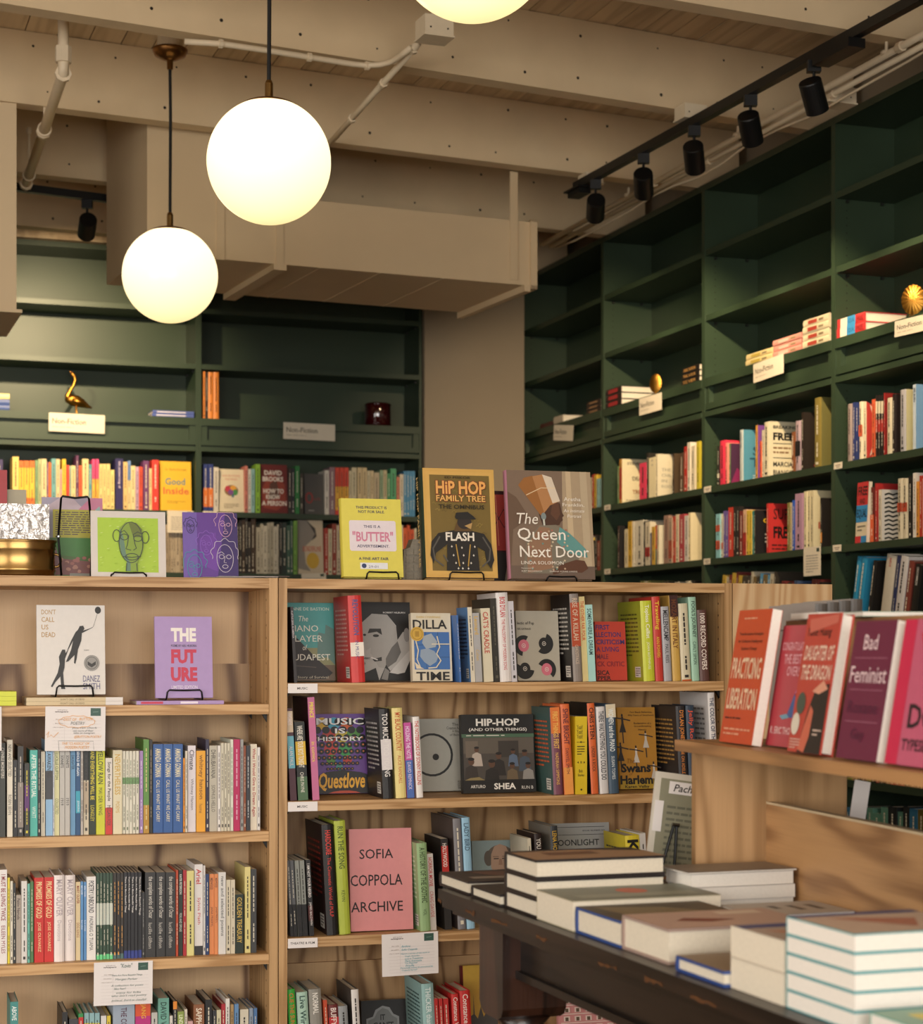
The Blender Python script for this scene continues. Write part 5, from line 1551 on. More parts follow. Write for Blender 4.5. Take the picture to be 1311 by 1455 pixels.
board('art_print', 'purple print of outlined faces standing on oak top', 'print', 261, 339, 729, 9, pu, '#5f3a90', 0.06, 'art prints on the oak top')
gp = [('r', 0.09, 0.07, 0.9, 0.9, '#a3c434')]
for k in range(70):
    x, y = R9.uniform(0.1, 0.85), R9.uniform(0.08, 0.88)
    gp.append(('p', [(x, y), (x + 0.03, y + 0.006), (x + 0.04, y + 0.016), (x + 0.01, y + 0.012)], R9.choice(['#b8d45c', '#94b828', '#c4da78'])))
D4 = '#33402e'
gp += [('p', [(0.46, 0.08), (0.47, 0.22), (0.4, 0.35), (0.37, 0.55), (0.38, 0.74), (0.46, 0.83), (0.6, 0.82), (0.68, 0.72), (0.68, 0.4), (0.62, 0.24), (0.6, 0.08)], '#7f9a34'), ('p', [(0.46, 0.08), (0.47, 0.22), (0.4, 0.35), (0.37, 0.55), (0.38, 0.74), (0.43, 0.6), (0.46, 0.35), (0.52, 0.2), (0.52, 0.08)], '#5f7f6a'), ('p', [(0.5, 0.82), (0.6, 0.82), (0.68, 0.72), (0.66, 0.6), (0.56, 0.6)], '#62702c')]
for pts in (loop(0.53, 0.52, 0.16, 0.31, 30), loop(0.34, 0.62, 0.05, 0.09, 16), loop(0.72, 0.6, 0.05, 0.09, 16), loop(0.44, 0.6, 0.05, 0.045, 14), loop(0.62, 0.58, 0.055, 0.045, 14), loop(0.54, 0.3, 0.085, 0.05, 16), [(0.38, 0.66), (0.44, 0.7), (0.5, 0.62), (0.48, 0.48), (0.46, 0.42), (0.53, 0.4)], [(0.56, 0.4), (0.6, 0.43), (0.58, 0.5), (0.56, 0.64), (0.62, 0.68), (0.68, 0.65)], [(0.47, 0.2), (0.46, 0.08)], [(0.6, 0.2), (0.61, 0.08)], [(0.42, 0.3), (0.54, 0.29), (0.66, 0.31)]):
    gp.append(('l', pts, 0.002, D4))
board('art_print', 'green print of a face in a white mount on oak top', 'print', 129.5, 236, 727.5, 6, gp, '#cfc8c2', 0.05, 'art prints on the oak top')
easel(WD, 0.046, ZW + 0.0005, 158, 208, 0.011, 0.1, 'black wire stand holding the green face print')
pr = thing('loose_papers', 'small heap of loose papers in front of the purple print', 'papers', WD.M(WD.s_at(288, 0.02), 0.02, ZW))
for k, (x, w, a, c) in enumerate(((0, 0.13, 0.1, '#8a807a'), (0.04, 0.15, -0.08, '#bdb6ae'), (0.1, 0.12, 0.05, '#6a5a54'))):
    MB().box(x, x + w, 0, 0.05, 0.0006 + k * 0.002, 0.0018 + k * 0.002, cov(c)).build('sheet', pr, Matrix.Rotation(a * 0.2, 4, 'Z'))
# tall wire stand with the landscape booklet
bl = [('r', 0, 0.82, 1, 1, '#9a94a8'), ('p', [(0, 0.84), (0.3, 1), (0.5, 1), (0.7, 0.85)], '#b8a8b4'), ('p', [(0.6, 0.85), (0.8, 1), (1, 1), (1, 0.8)], '#c07a98'), ('p', [(0.8, 0.8), (0.95, 0.9), (1, 0.72), (0.9, 0.7)], '#8fb0b0'), ('r', 0.18, 0.5, 0.88, 0.85, '#a8a43a'), ('L', 0.22, 0.53, 0.85, 0.83, 11, '#4a3c4a'),
      ('r', 0, 0, 1, 0.5, '#4a6a34'), ('p', [(0.1, 0.3), (0.3, 0.5), (0.9, 0.5), (0.9, 0.3), (0.6, 0.26)], '#3f7a38'), ('p', [(0, 0.08), (0.0, 0.5), (0.2, 0.46), (0.32, 0.1)], '#8a6a72'), ('p', [(0.2, 0.04), (0.3, 0.24), (0.9, 0.2), (0.9, 0.04)], '#7a4a4a'), ('r', 0.45, 0.0, 0.85, 0.06, '#8a8a80')]
for k in range(22):
    x, y = R9.uniform(0.3, 0.85), R9.uniform(0.08, 0.26)
    bl.append(('e', x, y, 0.035, 0.02, R9.choice(['#9a625a', '#7a4a44', '#a87868'])))
board('booklet', 'landscape booklet with a lime text panel behind tall wire stand', 'booklet', 60, 146.5, 708, 5, bl, '#8a8a98', 0.172, None, 0.006)
te = thing('wire_easel', 'tall black wire stand in front of the landscape booklet', 'book stand', WD.M(WD.s_at(84.5, 0.1), 0.1, ZW), 'black wire book stands')
hw = WD.z_at(705, WD.s_at(105, 0.1), 0.1) - ZW
w = WD.s_at(127, 0.1) - WD.s_at(82, 0.1)
for x0, x1 in ((-0.003, 0.0045), (w + 0.003, w - 0.0045)):
    MB().tube([(x0 + (0.006 if x0 < 0 else -0.006), -0.02, 0.003), (x0, 0.0, hw * 0.5), (x1, 0.008, hw * 0.97)], 0.0028, WIRE, 6).build('upright', te, smooth=True)
    MB().lathe([(0.006, hw * 0.49), (0.006, hw * 0.51)], mat('steel rivet', '#8a8a88', 0.3, 1.0, var=0), 10, (x0, 0, 0)).build('rivet', te)
MB().tube([(0.0045, 0.008, hw * 0.97), (0.008, 0.008, hw), (w / 2, 0.008, hw - 0.004), (w - 0.008, 0.008, hw), (w - 0.0045, 0.008, hw * 0.97)], 0.0028, WIRE, 6).build('top_bar', te, smooth=True)
# brass planter with wrapped cards
pc = WD.P(WD.s_at(31, 0.1), 0.1, ZW + 0.0004)
Rp = 49 / F * pc.y
hp = WD.z_at(768, WD.s_at(33, 0.1), 0.1) - ZW
pl = thing('brass_planter', 'oval brass planter with ring handle on the oak top', 'planter', T(pc) @ Matrix.Rotation(WD.a, 4, 'Z'))
prof = [(Rp * 0.9, 0.0), (Rp * 0.93, 0.004), (Rp * 0.93, hp * 0.12), (Rp * 0.96, hp * 0.15), (Rp * 0.96, hp * 0.2), (Rp * 0.94, hp * 0.24), (Rp * 0.94, hp * 0.72), (Rp * 0.97, hp * 0.76), (Rp * 0.95, hp * 0.8), (Rp * 0.98, hp * 0.85), (Rp * 0.96, hp * 0.9), (Rp, hp * 0.96), (Rp, hp), (Rp * 0.96, hp), (Rp * 0.93, hp * 0.9), (Rp * 0.9, hp * 0.3)]
MB().lathe(prof, BRASS, 44).build('pot', pl, Matrix.Diagonal((1, 0.75, 1, 1)), smooth=True)
MB().tube([(Rp * 0.97 + 0.012 * math.sin(a * 0.524), 0.0, hp * 0.45 + 0.016 * math.cos(a * 0.524)) for a in range(12)], 0.003, BRASS, 6, True).build('ring_handle', pl, smooth=True)
FOIL = mat('clear crinkled wrap', '#e6e4e4', 0.12, 0.55, var=0.2, vscale=60, bump=1.0)
zc = WD.z_at(717, WD.s_at(38, 0.1), 0.1) - ZW
for k, (x, y, w_, lab) in enumerate(((-0.056, -0.022, 0.12, 'front cellophane wrapped card in the brass planter'), (-0.052, -0.006, 0.118, 'second cellophane wrapped card in the brass planter'), (-0.06, 0.01, 0.116, 'third cellophane wrapped card in the brass planter'))):
    r = thing('wrapped_card', lab, 'card', T(pc) @ Matrix.Rotation(WD.a, 4, 'Z') @ T((x, y, hp * 0.35)) @ Matrix.Rotation(-0.04, 4, 'X'), 'cellophane wrapped cards')
    hh_ = zc - hp * 0.35 - k * 0.002
    nx, nz = 12, 10
    vs, fs = [], []
    for j in range(nz + 1):
        for i in range(nx + 1):
            vs.append((w_ * i / nx, -0.001 - R9.uniform(0, 0.0035), hh_ * j / nz))
    for j in range(nz):
        for i in range(nx):
            a = j * (nx + 1) + i
            fs.append((a, a + 1, a + nx + 2, a + nx + 1))
    MB().box(0, w_, 0, 0.002, 0, hh_, CARD).build('card', r)
    MB().add(vs, fs, FOIL).build('wrapping', r)
faceout(WD, 0.18, ZW, -60, 10.5, 668, 4, '#a02c34', 'red framed cover cut by the left edge behind the planter', [('r', 0, 0, 1, 1, '#9c2c33')], 0.02, True, group='books shown cover first')
wb = board('box_board', 'plain grey-beige board standing behind the brass planter', 'board', 8, 37.5, 697, 2, [], '#a09880', 0.2, None, 0.03)

# ------------------------------------------------------------------ far green shelves
GB = 'books on the far green shelves'
ZF, ZG = (0, 630, 4.37), (280, 640, 3.973)
row(BK, 0.02, LOZ[0], ZF, '''
-30 18 100 3a2f5a
78 117 83 e0c26c|||d .14
118 148 108 d66c28|||b e8b83a .2 .85
150 182 108 d66c28|||b e8b83a .2 .85
184 215 108 d66c28|||b e8b83a .2 .85
218 237 105 7a9a70
238 257 97 a8b080
258 290 97 d9c494
292 300 118 6a4a7a
301 318 118 d8702e
320 348 95 6aa0a0
349 372 98 d9c090
373 385 160 c89a9a
386 410 98 e0b62e
411 431 135 d04028
432 441 140 8ab0a0
442 470 138 d8c48c
471 489 75 5a2a50
490 510 138 d2582e
512 550 97 dcc68e
551 570 130 4a8a92
572 591 98 d84a7e|||b e0b040 0 .6
596 614 98 d84a7e|||b e0b040 0 .6
616 637 128 dcc682
639 660 128 dcc682
662 684 128 dcc682
686 710 165 dccb80
717 765 95 2a2456|the patterning of|d8c8d8|hard
766 792 115 d9b878
793 812 108 6a8ab8|||b dcc68e 0 .6
813 840 140 d9c894
842 862 145 b898b0
863 886 145 cf4a30
890 925 108 6a3a68
926 943 155 d8c48c
944 986 103 cf3c30
''', 'far green shelf below the golden goose', GB, 0, 0.14, stuff=STUFF)
row(BK, 0.02, LOZ[0], ZG, '''
36 60 78 2a3876|||b d8742e .1 .5
62 91 78 2a3876|||b d8742e .1 .5
94 121 95 d2cabc
268 286 88 c5786a
288 304 105 cfcac0
305 326 105 8ab4b0
330 356 78 86b438
514 533 100 2c2622
534 550 100 20242a
553 578 88 2c783c
580 600 130 3a342a
720 745 112 d3ccc0
747 778 95 8a6a72
780 803 97 cf402c|||b e0a83a .1 .6
805 828 97 cf402c|||b e0a83a .1 .6
830 855 97 cf402c|||b e0a83a .1 .6
857 871 115 cfc2a0
873 900 97 cabf9e
905 931 97 c9b48a
933 958 98 c9b48a
960 977 115 cabf9e
979 997 115 cbb892
999 1028 125 b8a88a|||b c03a2a .1 .3
1031 1050 112 88a080
1051 1072 112 b8ac88
1073 1091 130 3c8a5a
1092 1124 103 4a9a6c
1126 1143 150 c5785e
1144 1165 135 d0c4ac
1166 1182 117 4888ae
1183 1198 117 4888ae
1199 1214 117 4888ae
1215 1230 117 4888ae
''', 'far green shelf left of the column', GB, 0, 0.14, stuff=STUFF)
kw = dict(group='books shown cover first')
faceout(BK, 0.03, LOZ[0], 228.5, 272, 656.5, 5, '#e0b02c', 'yellow cover with multicoloured title on far green shelf', [('t', 'Good', 0.15, 0.52, 0.8, 0.66, '#3f7a8a', 0.02), ('t', 'Inside', 0.08, 0.33, 0.92, 0.47, '#c8603a', 0.02), ('L', 0.2, 0.14, 0.8, 0.2, 2, '#8a6a1a'), ('t', 'Dr. Becky Kennedy', 0.15, 0.8, 0.85, 0.86, '#7a5a1a')], 0.03, True, **kw)
faceout(BK, 0.03, LOZ[0], 311, 346.5, 667.5, 5, '#d8ccb0', 'cream cover with a colourful brain on far green shelf', [('t', 'OUR EMOTIONS', 0.15, 0.82, 0.85, 0.87, '#c8705a'), ('t', 'AND MINDS', 0.25, 0.74, 0.75, 0.79, '#c8705a'), ('e', 0.5, 0.5, 0.28, 0.13, '#8a6a4a'), ('e', 0.36, 0.54, 0.11, 0.07, '#b83a4a'), ('e', 0.58, 0.56, 0.12, 0.06, '#d89a3a'), ('e', 0.66, 0.46, 0.1, 0.07, '#4a8a4a'), ('e', 0.48, 0.46, 0.11, 0.06, '#7a4a8a'), ('r', 0.52, 0.34, 0.6, 0.42, '#3a6a7a'), ('L', 0.2, 0.08, 0.8, 0.2, 3, '#8a7a60')], 0.03, **kw)
faceout(BK, 0.03, LOZ[0], 370.5, 408.5, 661, 5, '#6a2422', 'dark red cover with stacked white capitals on far green shelf', [('p', [(0.1, 0.1), (0.05, 0.5), (0.4, 0.85), (0.9, 0.6), (0.95, 0.2), (0.6, 0.05)], '#8a3a2c'), ('p', [(0.3, 0.25), (0.35, 0.6), (0.6, 0.7), (0.7, 0.35)], '#5a3a30')] + [('t', s, x0, y, x1, y + 0.1, '#e6ddd2', 0.03) for s, x0, x1, y in (('DAVID', 0.15, 0.8, 0.78), ('BROOKS', 0.08, 0.85, 0.65), ('HOW TO', 0.1, 0.86, 0.4), ('KNOW', 0.2, 0.72, 0.28), ('A PERSON', 0.04, 0.96, 0.15))], 0.03, True, **kw)
faceout(BK, 0.03, LOZ[0], 432.8, 459.2, 674, 5, '#4a4846', 'dark grey cover with a large red letter on far green shelf', [('o', 0.25, 0.4, 0.17, 0.12, 0.01, '#8a3230'), ('t', 'uit', 0.5, 0.34, 0.85, 0.42, '#8a3230'), ('L', 0.2, 0.05, 0.7, 0.12, 1, '#9a9690')], 0.025, True, **kw)
faceout(BK, 0.03, LOZ[1], 423.5, 459.5, 740, 5, '#c4b49a', 'cream cover with a grey wave and yellow disc on far shelf', [('p', [(0, 0.1), (0, 1), (0.4, 1), (0.7, 0.8), (0.6, 0.65), (0.25, 0.5), (0.3, 0.2), (0.5, 0.05)], '#8a8278'), ('p', [(0.35, 1), (0.7, 0.85), (0.75, 0.7), (0.55, 0.62), (0.68, 0.75), (0.5, 0.9)], '#3a3632'), ('t', 'BORDERLINE', 0.2, 0.42, 0.92, 0.52, '#b8503a', 0.01), ('e', 0.58, 0.25, 0.25, 0.15, '#c8a23a')], 0.025, **kw)
pal = '2a2420 3a342c 1f1c1a c9c0aa d2c8b0 8a3a2a c0562e 4a6a4a 2a3a5a b8a888 6a5a48 a89a80 d0b050 7a2a28'.split()
pal2 = 'b0a894 bab29e c4bca8 aca48e'.split()


def filler(fr, z, px0, px1, py, seed, cols, dep=0.14, w=(3.0, 6.5), lean=0.0, d=0.02, jit=9):
    r = random.Random(seed)
    x = px0
    out = []
    while x < px1:
        ww = r.uniform(*w)
        out.append('%.2f %.2f %.2f %s' % (x, min(px1, x + ww), py + r.uniform(0, jit), r.choice(cols)))
        x += ww + 0.15
    row(fr, d, z, (0, 0, 1), '\n'.join(out), '', '', lean, dep, stuff=STUFF)


filler(BK, LOZ[1], 336, 363, 735, 1, ['2a2420', '3a2a1c', '4a3018', '1f1c1a'])
filler(BK, LOZ[1], 364, 396, 741, 2, pal2)
filler(BK, LOZ[1], 397, 416, 738, 3, ['22302a', '1f2a3a', '26241f', '3a5a4a'])
filler(BK, LOZ[1], 417, 422.5, 739, 4, ['7aa84a'])
filler(BK, LOZ[1], 461, 560, 744, 5, ['c4b79c', 'b0a080', 'c0582e', '8a3a2c', '5a6a50', 'cbbf9f', 'a83428'])
filler(BK, LOZ[1], 561, 592, 746, 6, ['c9bfa2', 'd0c4a4', 'cf5a2e', 'c8502a'])
filler(BK, LOZ[1], 10, 272, 742, 7, ['b0a088', '9a8a72', 'a83c30', '7a6a58', '8a8070'])
filler(BK, LOZ[2], 20, 592, 822, 8, pal, jit=12)
filler(BK, LOZ[3], 20, 592, 905, 18, pal, jit=12)

# ------------------------------------------------------------------ right green shelves
GR = 'books on the right green shelves'
FRONTS['stev'] = [('t', 'STEVEN', 0.2, 0.87, 0.8, 0.93, '#3a342a', 0.02), ('t', 'THE', 0.6, 0.68, 0.9, 0.76, '#9a5a2a', 0.02), ('t', 'DEATH', 0.4, 0.52, 1.0, 0.61, '#3a342a', 0.02), ('t', 'OF', 0.65, 0.38, 0.85, 0.46, '#9a5a2a', 0.02), ('t', 'TRUTH', 0.4, 0.22, 1.0, 0.31, '#9a5a2a', 0.02), ('L', 0.15, 0.05, 0.8, 0.1, 1, '#6a6050')]
FRONTS['child'] = [('t', s, 0.15, 0.6 - 0.13 * k, x, 0.67 - 0.13 * k, '#8a8678', 0.01) for k, (s, x) in enumerate((('THE', 0.5), ('CHILDREN', 1.0), ('IN', 0.35), ('ROOM E4', 0.9)))]
FRONTS['free'] = [('t', 'BREAKING', 0.1, 0.87, 0.85, 0.93, '#2a2620', 0.03), ('t', 'FREE', 0.1, 0.66, 0.75, 0.8, '#1c1a18', 0.04), ('l', [(0.1, 0.6), (0.9, 0.6)], 0.003, '#2a2620'), ('L', 0.1, 0.4, 0.9, 0.56, 2, '#8a6a4a'), ('l', [(0.1, 0.34), (0.9, 0.34)], 0.003, '#2a2620'), ('t', 'MARCIA', 0.1, 0.18, 0.7, 0.27, '#1c1a18', 0.02), ('t', 'BIANCO', 0.1, 0.03, 0.72, 0.12, '#1c1a18', 0.02)]
FRONTS['sup'] = [('t', 'SUPER', 0.15, 0.68, 0.95, 0.9, '#2a1716', 0.01), ('t', 'FREAK', 0.15, 0.3, 1.0, 0.54, '#1c1212', 0.04), ('L', 0.1, 0.05, 0.9, 0.2, 2, '#3a1a18')]
FRONTS['good'] = [('t', 'GOOD', 0.25, 0.72, 0.95, 0.82, '#d8b02e', 0.02), ('t', 'A', 0.5, 0.58, 0.65, 0.68, '#d8b02e', 0.02), ('l', [(0.45, 0), (0.45, 1)], 0.002, '#8a2a6a'), ('L', 0.3, 0.25, 0.9, 0.5, 3, '#c8c0b8')]
FRONTS['st'] = [('t', 'HI', 0.4, 0.72, 0.8, 0.9, '#2c5a70', 0.03), ('t', 'ST', 0.3, 0.5, 0.8, 0.68, '#2c5a70', 0.03), ('t', 'TI', 0.2, 0.28, 0.7, 0.46, '#2c5a70', 0.03), ('L', 0.3, 0.04, 0.8, 0.14, 2, '#c8d4d8')]
FRONTS['zig'] = [it for j in range(11) for it in (('l', [(x, 0.05 + 0.085 * j + (0.03 if k % 2 else 0)) for k, x in enumerate([0.08 + 0.12 * m for m in range(8)])], 0.007, '#20251f'),)] + [('r', 0.5, 0.42, 0.98, 0.66, '#b4b0aa')]
FRONTS['the'] = [('t', 'THE', 0.7, 0.12, 0.98, 0.3, '#cfc8b8', 0.02), ('L', 0.3, 0.06, 0.8, 0.12, 1, '#a83a4a')]
FRONTS['tn'] = [('t', 't', 0.2, 0.68, 0.34, 0.84, '#a8604a'), ('t', 'n', 0.15, 0.34, 0.4, 0.46, '#a8604a'), ('t', 'i', 0.45, 0.1, 0.5, 0.25, '#a8604a')]
FRONTS['face'] = [('p', [(0.2, 0.1), (0.5, 0.95), (0.9, 0.9), (0.95, 0.2)], '#35422c'), ('e', 0.6, 0.66, 0.2, 0.16, '#8a6a4a'), ('p', [(0, 0), (0.2, 0.4), (0.6, 0.1), (0.6, 0)], '#8a2a5a')]
FRONTS['wb'] = [('t', 'IF', 0.45, 0.76, 0.8, 0.9, '#1e1e24', 0.03), ('t', 'B', 0.45, 0.55, 0.7, 0.68, '#1e1e24', 0.03), ('t', 'V', 0.4, 0.3, 0.7, 0.38, '#1e1e24'), ('t', 'B', 0.4, 0.18, 0.65, 0.26, '#1e1e24')]
FRONTS['wys'] = [('l', [(0.4, 0.9), (0.5, 0.75), (0.6, 0.88), (0.7, 0.74), (0.8, 0.9)], 0.004, '#8a8a4a'), ('l', [(0.4, 0.7), (0.5, 0.6), (0.62, 0.72)], 0.004, '#7a8a6a'), ('o', 0.6, 0.2, 0.12, 0.05, 0.003, '#8a7a5a'), ('t', 'S', 0.4, 0.04, 0.52, 0.12, '#c87a3a')]
FRONTS['gold'] = [('p', [(0.3, 0.2), (0.4, 0.5), (0.8, 0.5), (0.8, 0.15)], '#c0b49a'), ('o', 0.6, 0.75, 0.2, 0.1, 0.006, '#4a4a26'), ('l', [(0.2, 0.9), (0.6, 0.6), (0.9, 0.9)], 0.004, '#4a4a26')]
FRONTS['star'] = [('p', [(0.1, 0.95), (0.9, 0.5), (0.1, 0.05), (0.3, 0.5)], '#ddd4c4'), ('p', [(0.0, 1), (0.9, 0.7), (0.9, 1)], '#26292c')]
ZH, ZI, ZJ = (850, 620, 6.931), (1000, 560, 5.389), (1180, 530, 4.282)
row(RT, 0.02, LOZ[0], ZH, '''
188 206 295 6a8a5a
208 233 225 bf8838|||cov d8cca8;front stev;b b83a2a .1 .8
405 470 262 d63a5a|||hard
474 492 165 26221c
497 563 208 d8cca6|S  F|4a3a5a
565 583 175 d3c8ac|||cov cdc3a8;front child
728 747 170 3c2e20|||cov 4a3a28
800 838 165 594030
845 874 100 b62f27
876 905 60 d6cebe
908 950 95 d6cab0
966 996 50 c6b638
''', 'x', GR, 0, 0.16, stuff=STUFF)
row(RT, 0.02, LOZ[1], ZH, '''
192 206 880 3a1c1c|||cov 1c1a1a
258 291 915 cfc3a2
293 330 840 c69e2e
332 351 838 cec6b4
353 370 838 cec6b4
372 440 830 c7c0ae|||hard
444 460 835 26241f
462 508 842 c7bda6|||b 9a2a26 .2 .42
510 524 950 2c3a66
526 558 890 c69e3e
560 577 875 a83c2a|||b 2a6a66 0 .4
579 596 875 cfc5aa|||cov d0c8b0
645 690 780 9c7c6c
692 726 800 b09a84|||b a8503a .1 .5
728 757 790 ae3e2e
762 790 770 d3c8aa
795 845 768 a63e46|||hard
848 885 780 c9c4ba
888 908 752 d6c69e|||cov d6c8a2;front wys
''', 'x', GR, 0, 0.16, stuff=STUFF)
row(RT, 0.02, LOZ[0], ZI, '''
101 118 400 2a2824|||b d8d0b8 .2 .3
120 164 357 d4344e|||hard
166 188 375 de8878
191 205 378 5a7a4a|||cov 4a2a44;front face
275 303 275 c6ceca|ANNALYNN|6a7478|cov 5898ae;front st
395 412 240 d69e3e|||cov 784890
428 441 360 de5e38
443 461 275 d6ccb2
463 505 213 d7cdae|||cov d7cdae;front free
671 700 290 78482a
703 742 205 ae98a0|||b 1c1a1c .3 .6
746 764 140 281e18|||cov 2a221c;front the
848 900 28 88783a|||cov 6d683a;front gold;hard
''', 'upper shelf, second green case from right', GR, 0, 0.16)
row(RT, 0.02, LOZ[1], ZI, '''
92 124 918 88bec6|||b c85a44 .2 .4;b c85a44 .6 .75
126 147 918 d3cab4|||b c8603a .2 .35
149 165 895 68589a
166 185 895 68589a
187 222 868 c63e2f
225 245 862 28221f
248 269 862 28221f
271 299 895 782e28
301 324 885 d6ae8e|||b a83028 0 .5
326 345 890 ceae3e
347 365 890 ceae3e
367 381 895 2a7876
384 396 890 26221f|||cov 1f1c1e;front good
480 495 838 b62f2d|||cov b62f2d;front sup
638 654 832 78703c
656 672 832 b8a884
676 695 812 2a58b4
698 750 762 ae889e|||hard
766 787 745 d6cba6
790 814 740 d6cba6
817 838 738 cdc29e|||cov cdc29e;front tn
890 904 795 1f1b18|||cov 1f1b18;b d88a2e .1 .3
''', 'x', GR, 0, 0.16, stuff=STUFF)
row(RT, 0.02, LOZ[0], ZJ, '''
105 131 188 988883
134 149 180 2a386e
151 168 180 2a386e
175 197 175 d6cbae|||b c05a3a .4 .6
199 218 175 d6cbae|||cov be3e36;front star
250 270 160 c85a3a
272 286 135 1f1b1a|||b cfc4a8 .7 .9;b a83430 .4 .6
288 303 135 1f1b1a|||b cfc4a8 .7 .9;b a83430 .4 .6
305 321 135 1f1b1a|||b cfc4a8 .7 .9;b a83430 .4 .6
323 330 122 a02828|||cov 8a2422
345 374 152 d7cbae
376 399 130 241a18
425 460 102 b7b4b6|||cov d6ca98;hard
500 519 70 c6d2da|WE BURN|2a3a4a|cov 88b2d6;front wb
''', 'upper shelf, rightmost green case', GR, 0, 0.16)
row(RT, 0.02, LOZ[1], ZJ, '''
245 268 695 5a2018|||b c8542a .0 .5
270 284 672 a62928|||cov a62928
292 311 710 d3c9b4|||cov cfcac2;front zig
410 439 642 d1c6aa|||b b84a2e .45 .6
441 470 642 d1c6aa|||b b84a2e .45 .6
473 494 628 1f1c18
500 519 608 dcd6cc
521 538 660 d8923a
540 556 625 b03028
558 600 640 c9b8a0
''', 'lower shelf, rightmost green case', GR, 0, 0.16)
faceout(RT, 0.004, LOZ[1], 1215.5, 1231.3, 685.5, 3, '#c8bca2', 'red, blue and cream cover on the rightmost green case', [('r', 0, 0.62, 1, 1, '#a82e30'), ('r', 0, 0.34, 1, 0.62, '#2f7aae'), ('r', 0, 0, 0.5, 0.11, '#b83034'), ('r', 0.5, 0, 1, 0.11, '#2f7aae'), ('t', 'FREE', 0.1, 0.78, 0.9, 0.93, '#1a1616', 0.02), ('t', 'AND', 0.25, 0.64, 0.75, 0.73, '#1a1616', 0.02), ('t', 'EQUAL', 0.06, 0.39, 0.94, 0.56, '#14181c', 0.02), ('L', 0.15, 0.18, 0.85, 0.3, 2, '#6a6458')], 0.016, **kw)
row(RT, 0.02, LOZ[2], ZJ, '''
142 168 1115 2a86ae
170 205 1115 2a86ae|||b d8a83a .05 .2
240 262 1140 1c1a18|||cov 211d1a
322 380 1098 cdc4b2|REDS|b03028|hard
384 404 1110 26305a
408 455 1105 cfcac6|||hard
458 490 1140 7a3a2e|||hard
500 540 1160 1b1a18|UNCOMMON|d8d4cc|hard
''', 'leaning row, rightmost green case', GR, math.radians(-12), 0.15)
filler(RT, LOZ[2], 1024, 1100, 812, 11, ['4a88b0', 'b0a894', '6a5a3a', 'b89a3a', '3a342c', '6a2a28'], lean=math.radians(-10))
filler(RT, LOZ[2], 1104, 1170, 822, 12, ['3a4a6a', '6a2a28', '2a2420'], lean=math.radians(-6))
filler(RT, LOZ[2], 900, 985, 824, 13, ['6a6a40', '3a342c', 'b0a894', '26221f'])
filler(RT, LOZ[0], 838, 853, 672, 14, ['a83028', 'c9bfa0', '8ab0b0', 'c8a838'], w=(2.5, 4))
filler(RT, LOZ[0], 775, 836, 700, 15, pal, w=(2.5, 4))
filler(RT, LOZ[1], 775, 853, 760, 16, pal, w=(2.5, 4))
filler(RT, LOZ[4], 1190, 1330, 1105, 17, ['9a9a4a', '26221f', '2a2420', 'd0a878', 'a83028', '8a6a4a'], w=(5, 9), jit=0)
filler(RT, LOZ[5], 1190, 1330, 1145, 19, ['5a8a78', '6a5a1f', '2f6a8a', '1f2426', '3a342c'], w=(6, 13), jit=12)
mb = MB()
for M, w, t, h, cc, sc_, sp_, fr_ in STUFF:
    c = min(0.0015, t * 0.2)
    k0 = len(mb.v)
    for (x0, x1, y0, y1, z0, z1, m_) in ((0, w, 0, c, 0, h, cov(cc)), (0, w, t - c, t, 0, h, cov(cc)), (0, c, c, t - c, 0, h, cov(sc_)), (-0.0003, 0, 0, t, 0, h, cov(sc_)), (c, w - 0.002, c, t - c, 0.002, h - 0.002, PAGE)):
        mb.box(x0, x1, y0, y1, z0, z1, m_)
    p = Print()
    if fr_:
        p.face((0, 0, 0), (1, 0, 0), (0, 0, 1), w, h, fr_)
    p.face((-0.0003, t, h), (0, 0, -1), (0, -1, 0), h, t, sp_)
    k1 = len(mb.v)
    mb.v += p.mb.v
    for f, mi in zip(p.mb.f, p.mb.mi):
        mb.f.append([k1 + q_ for q_ in f])
        mb.mi.append(mb.m(p.mb.mats[mi]))
    for i in range(k0, len(mb.v)):
        mb.v[i] = tuple(M @ Vector(mb.v[i]))
tag(mb.build('distant_books'), 'all the smaller books standing on far and lower shelves', 'books', kind='stuff')

# ------------------------------------------------------------------ ornaments and stacks on the green ledges
def rflat(fr, px0, px1, d, z, t, depth, cover, label, spine=(), hard=False, group='flat book stacks on the green ledges'):
    s0, s1 = fr.s_at(px0, d), fr.s_at(px1, d)
    b = Vector((fr.b[0], fr.b[1], 0))
    return book('book', label, depth, t, s1 - s0, cover, basis(fr.P(s1, d, z + t), b, (0, 0, -1)), hard, (), spine, (), group)


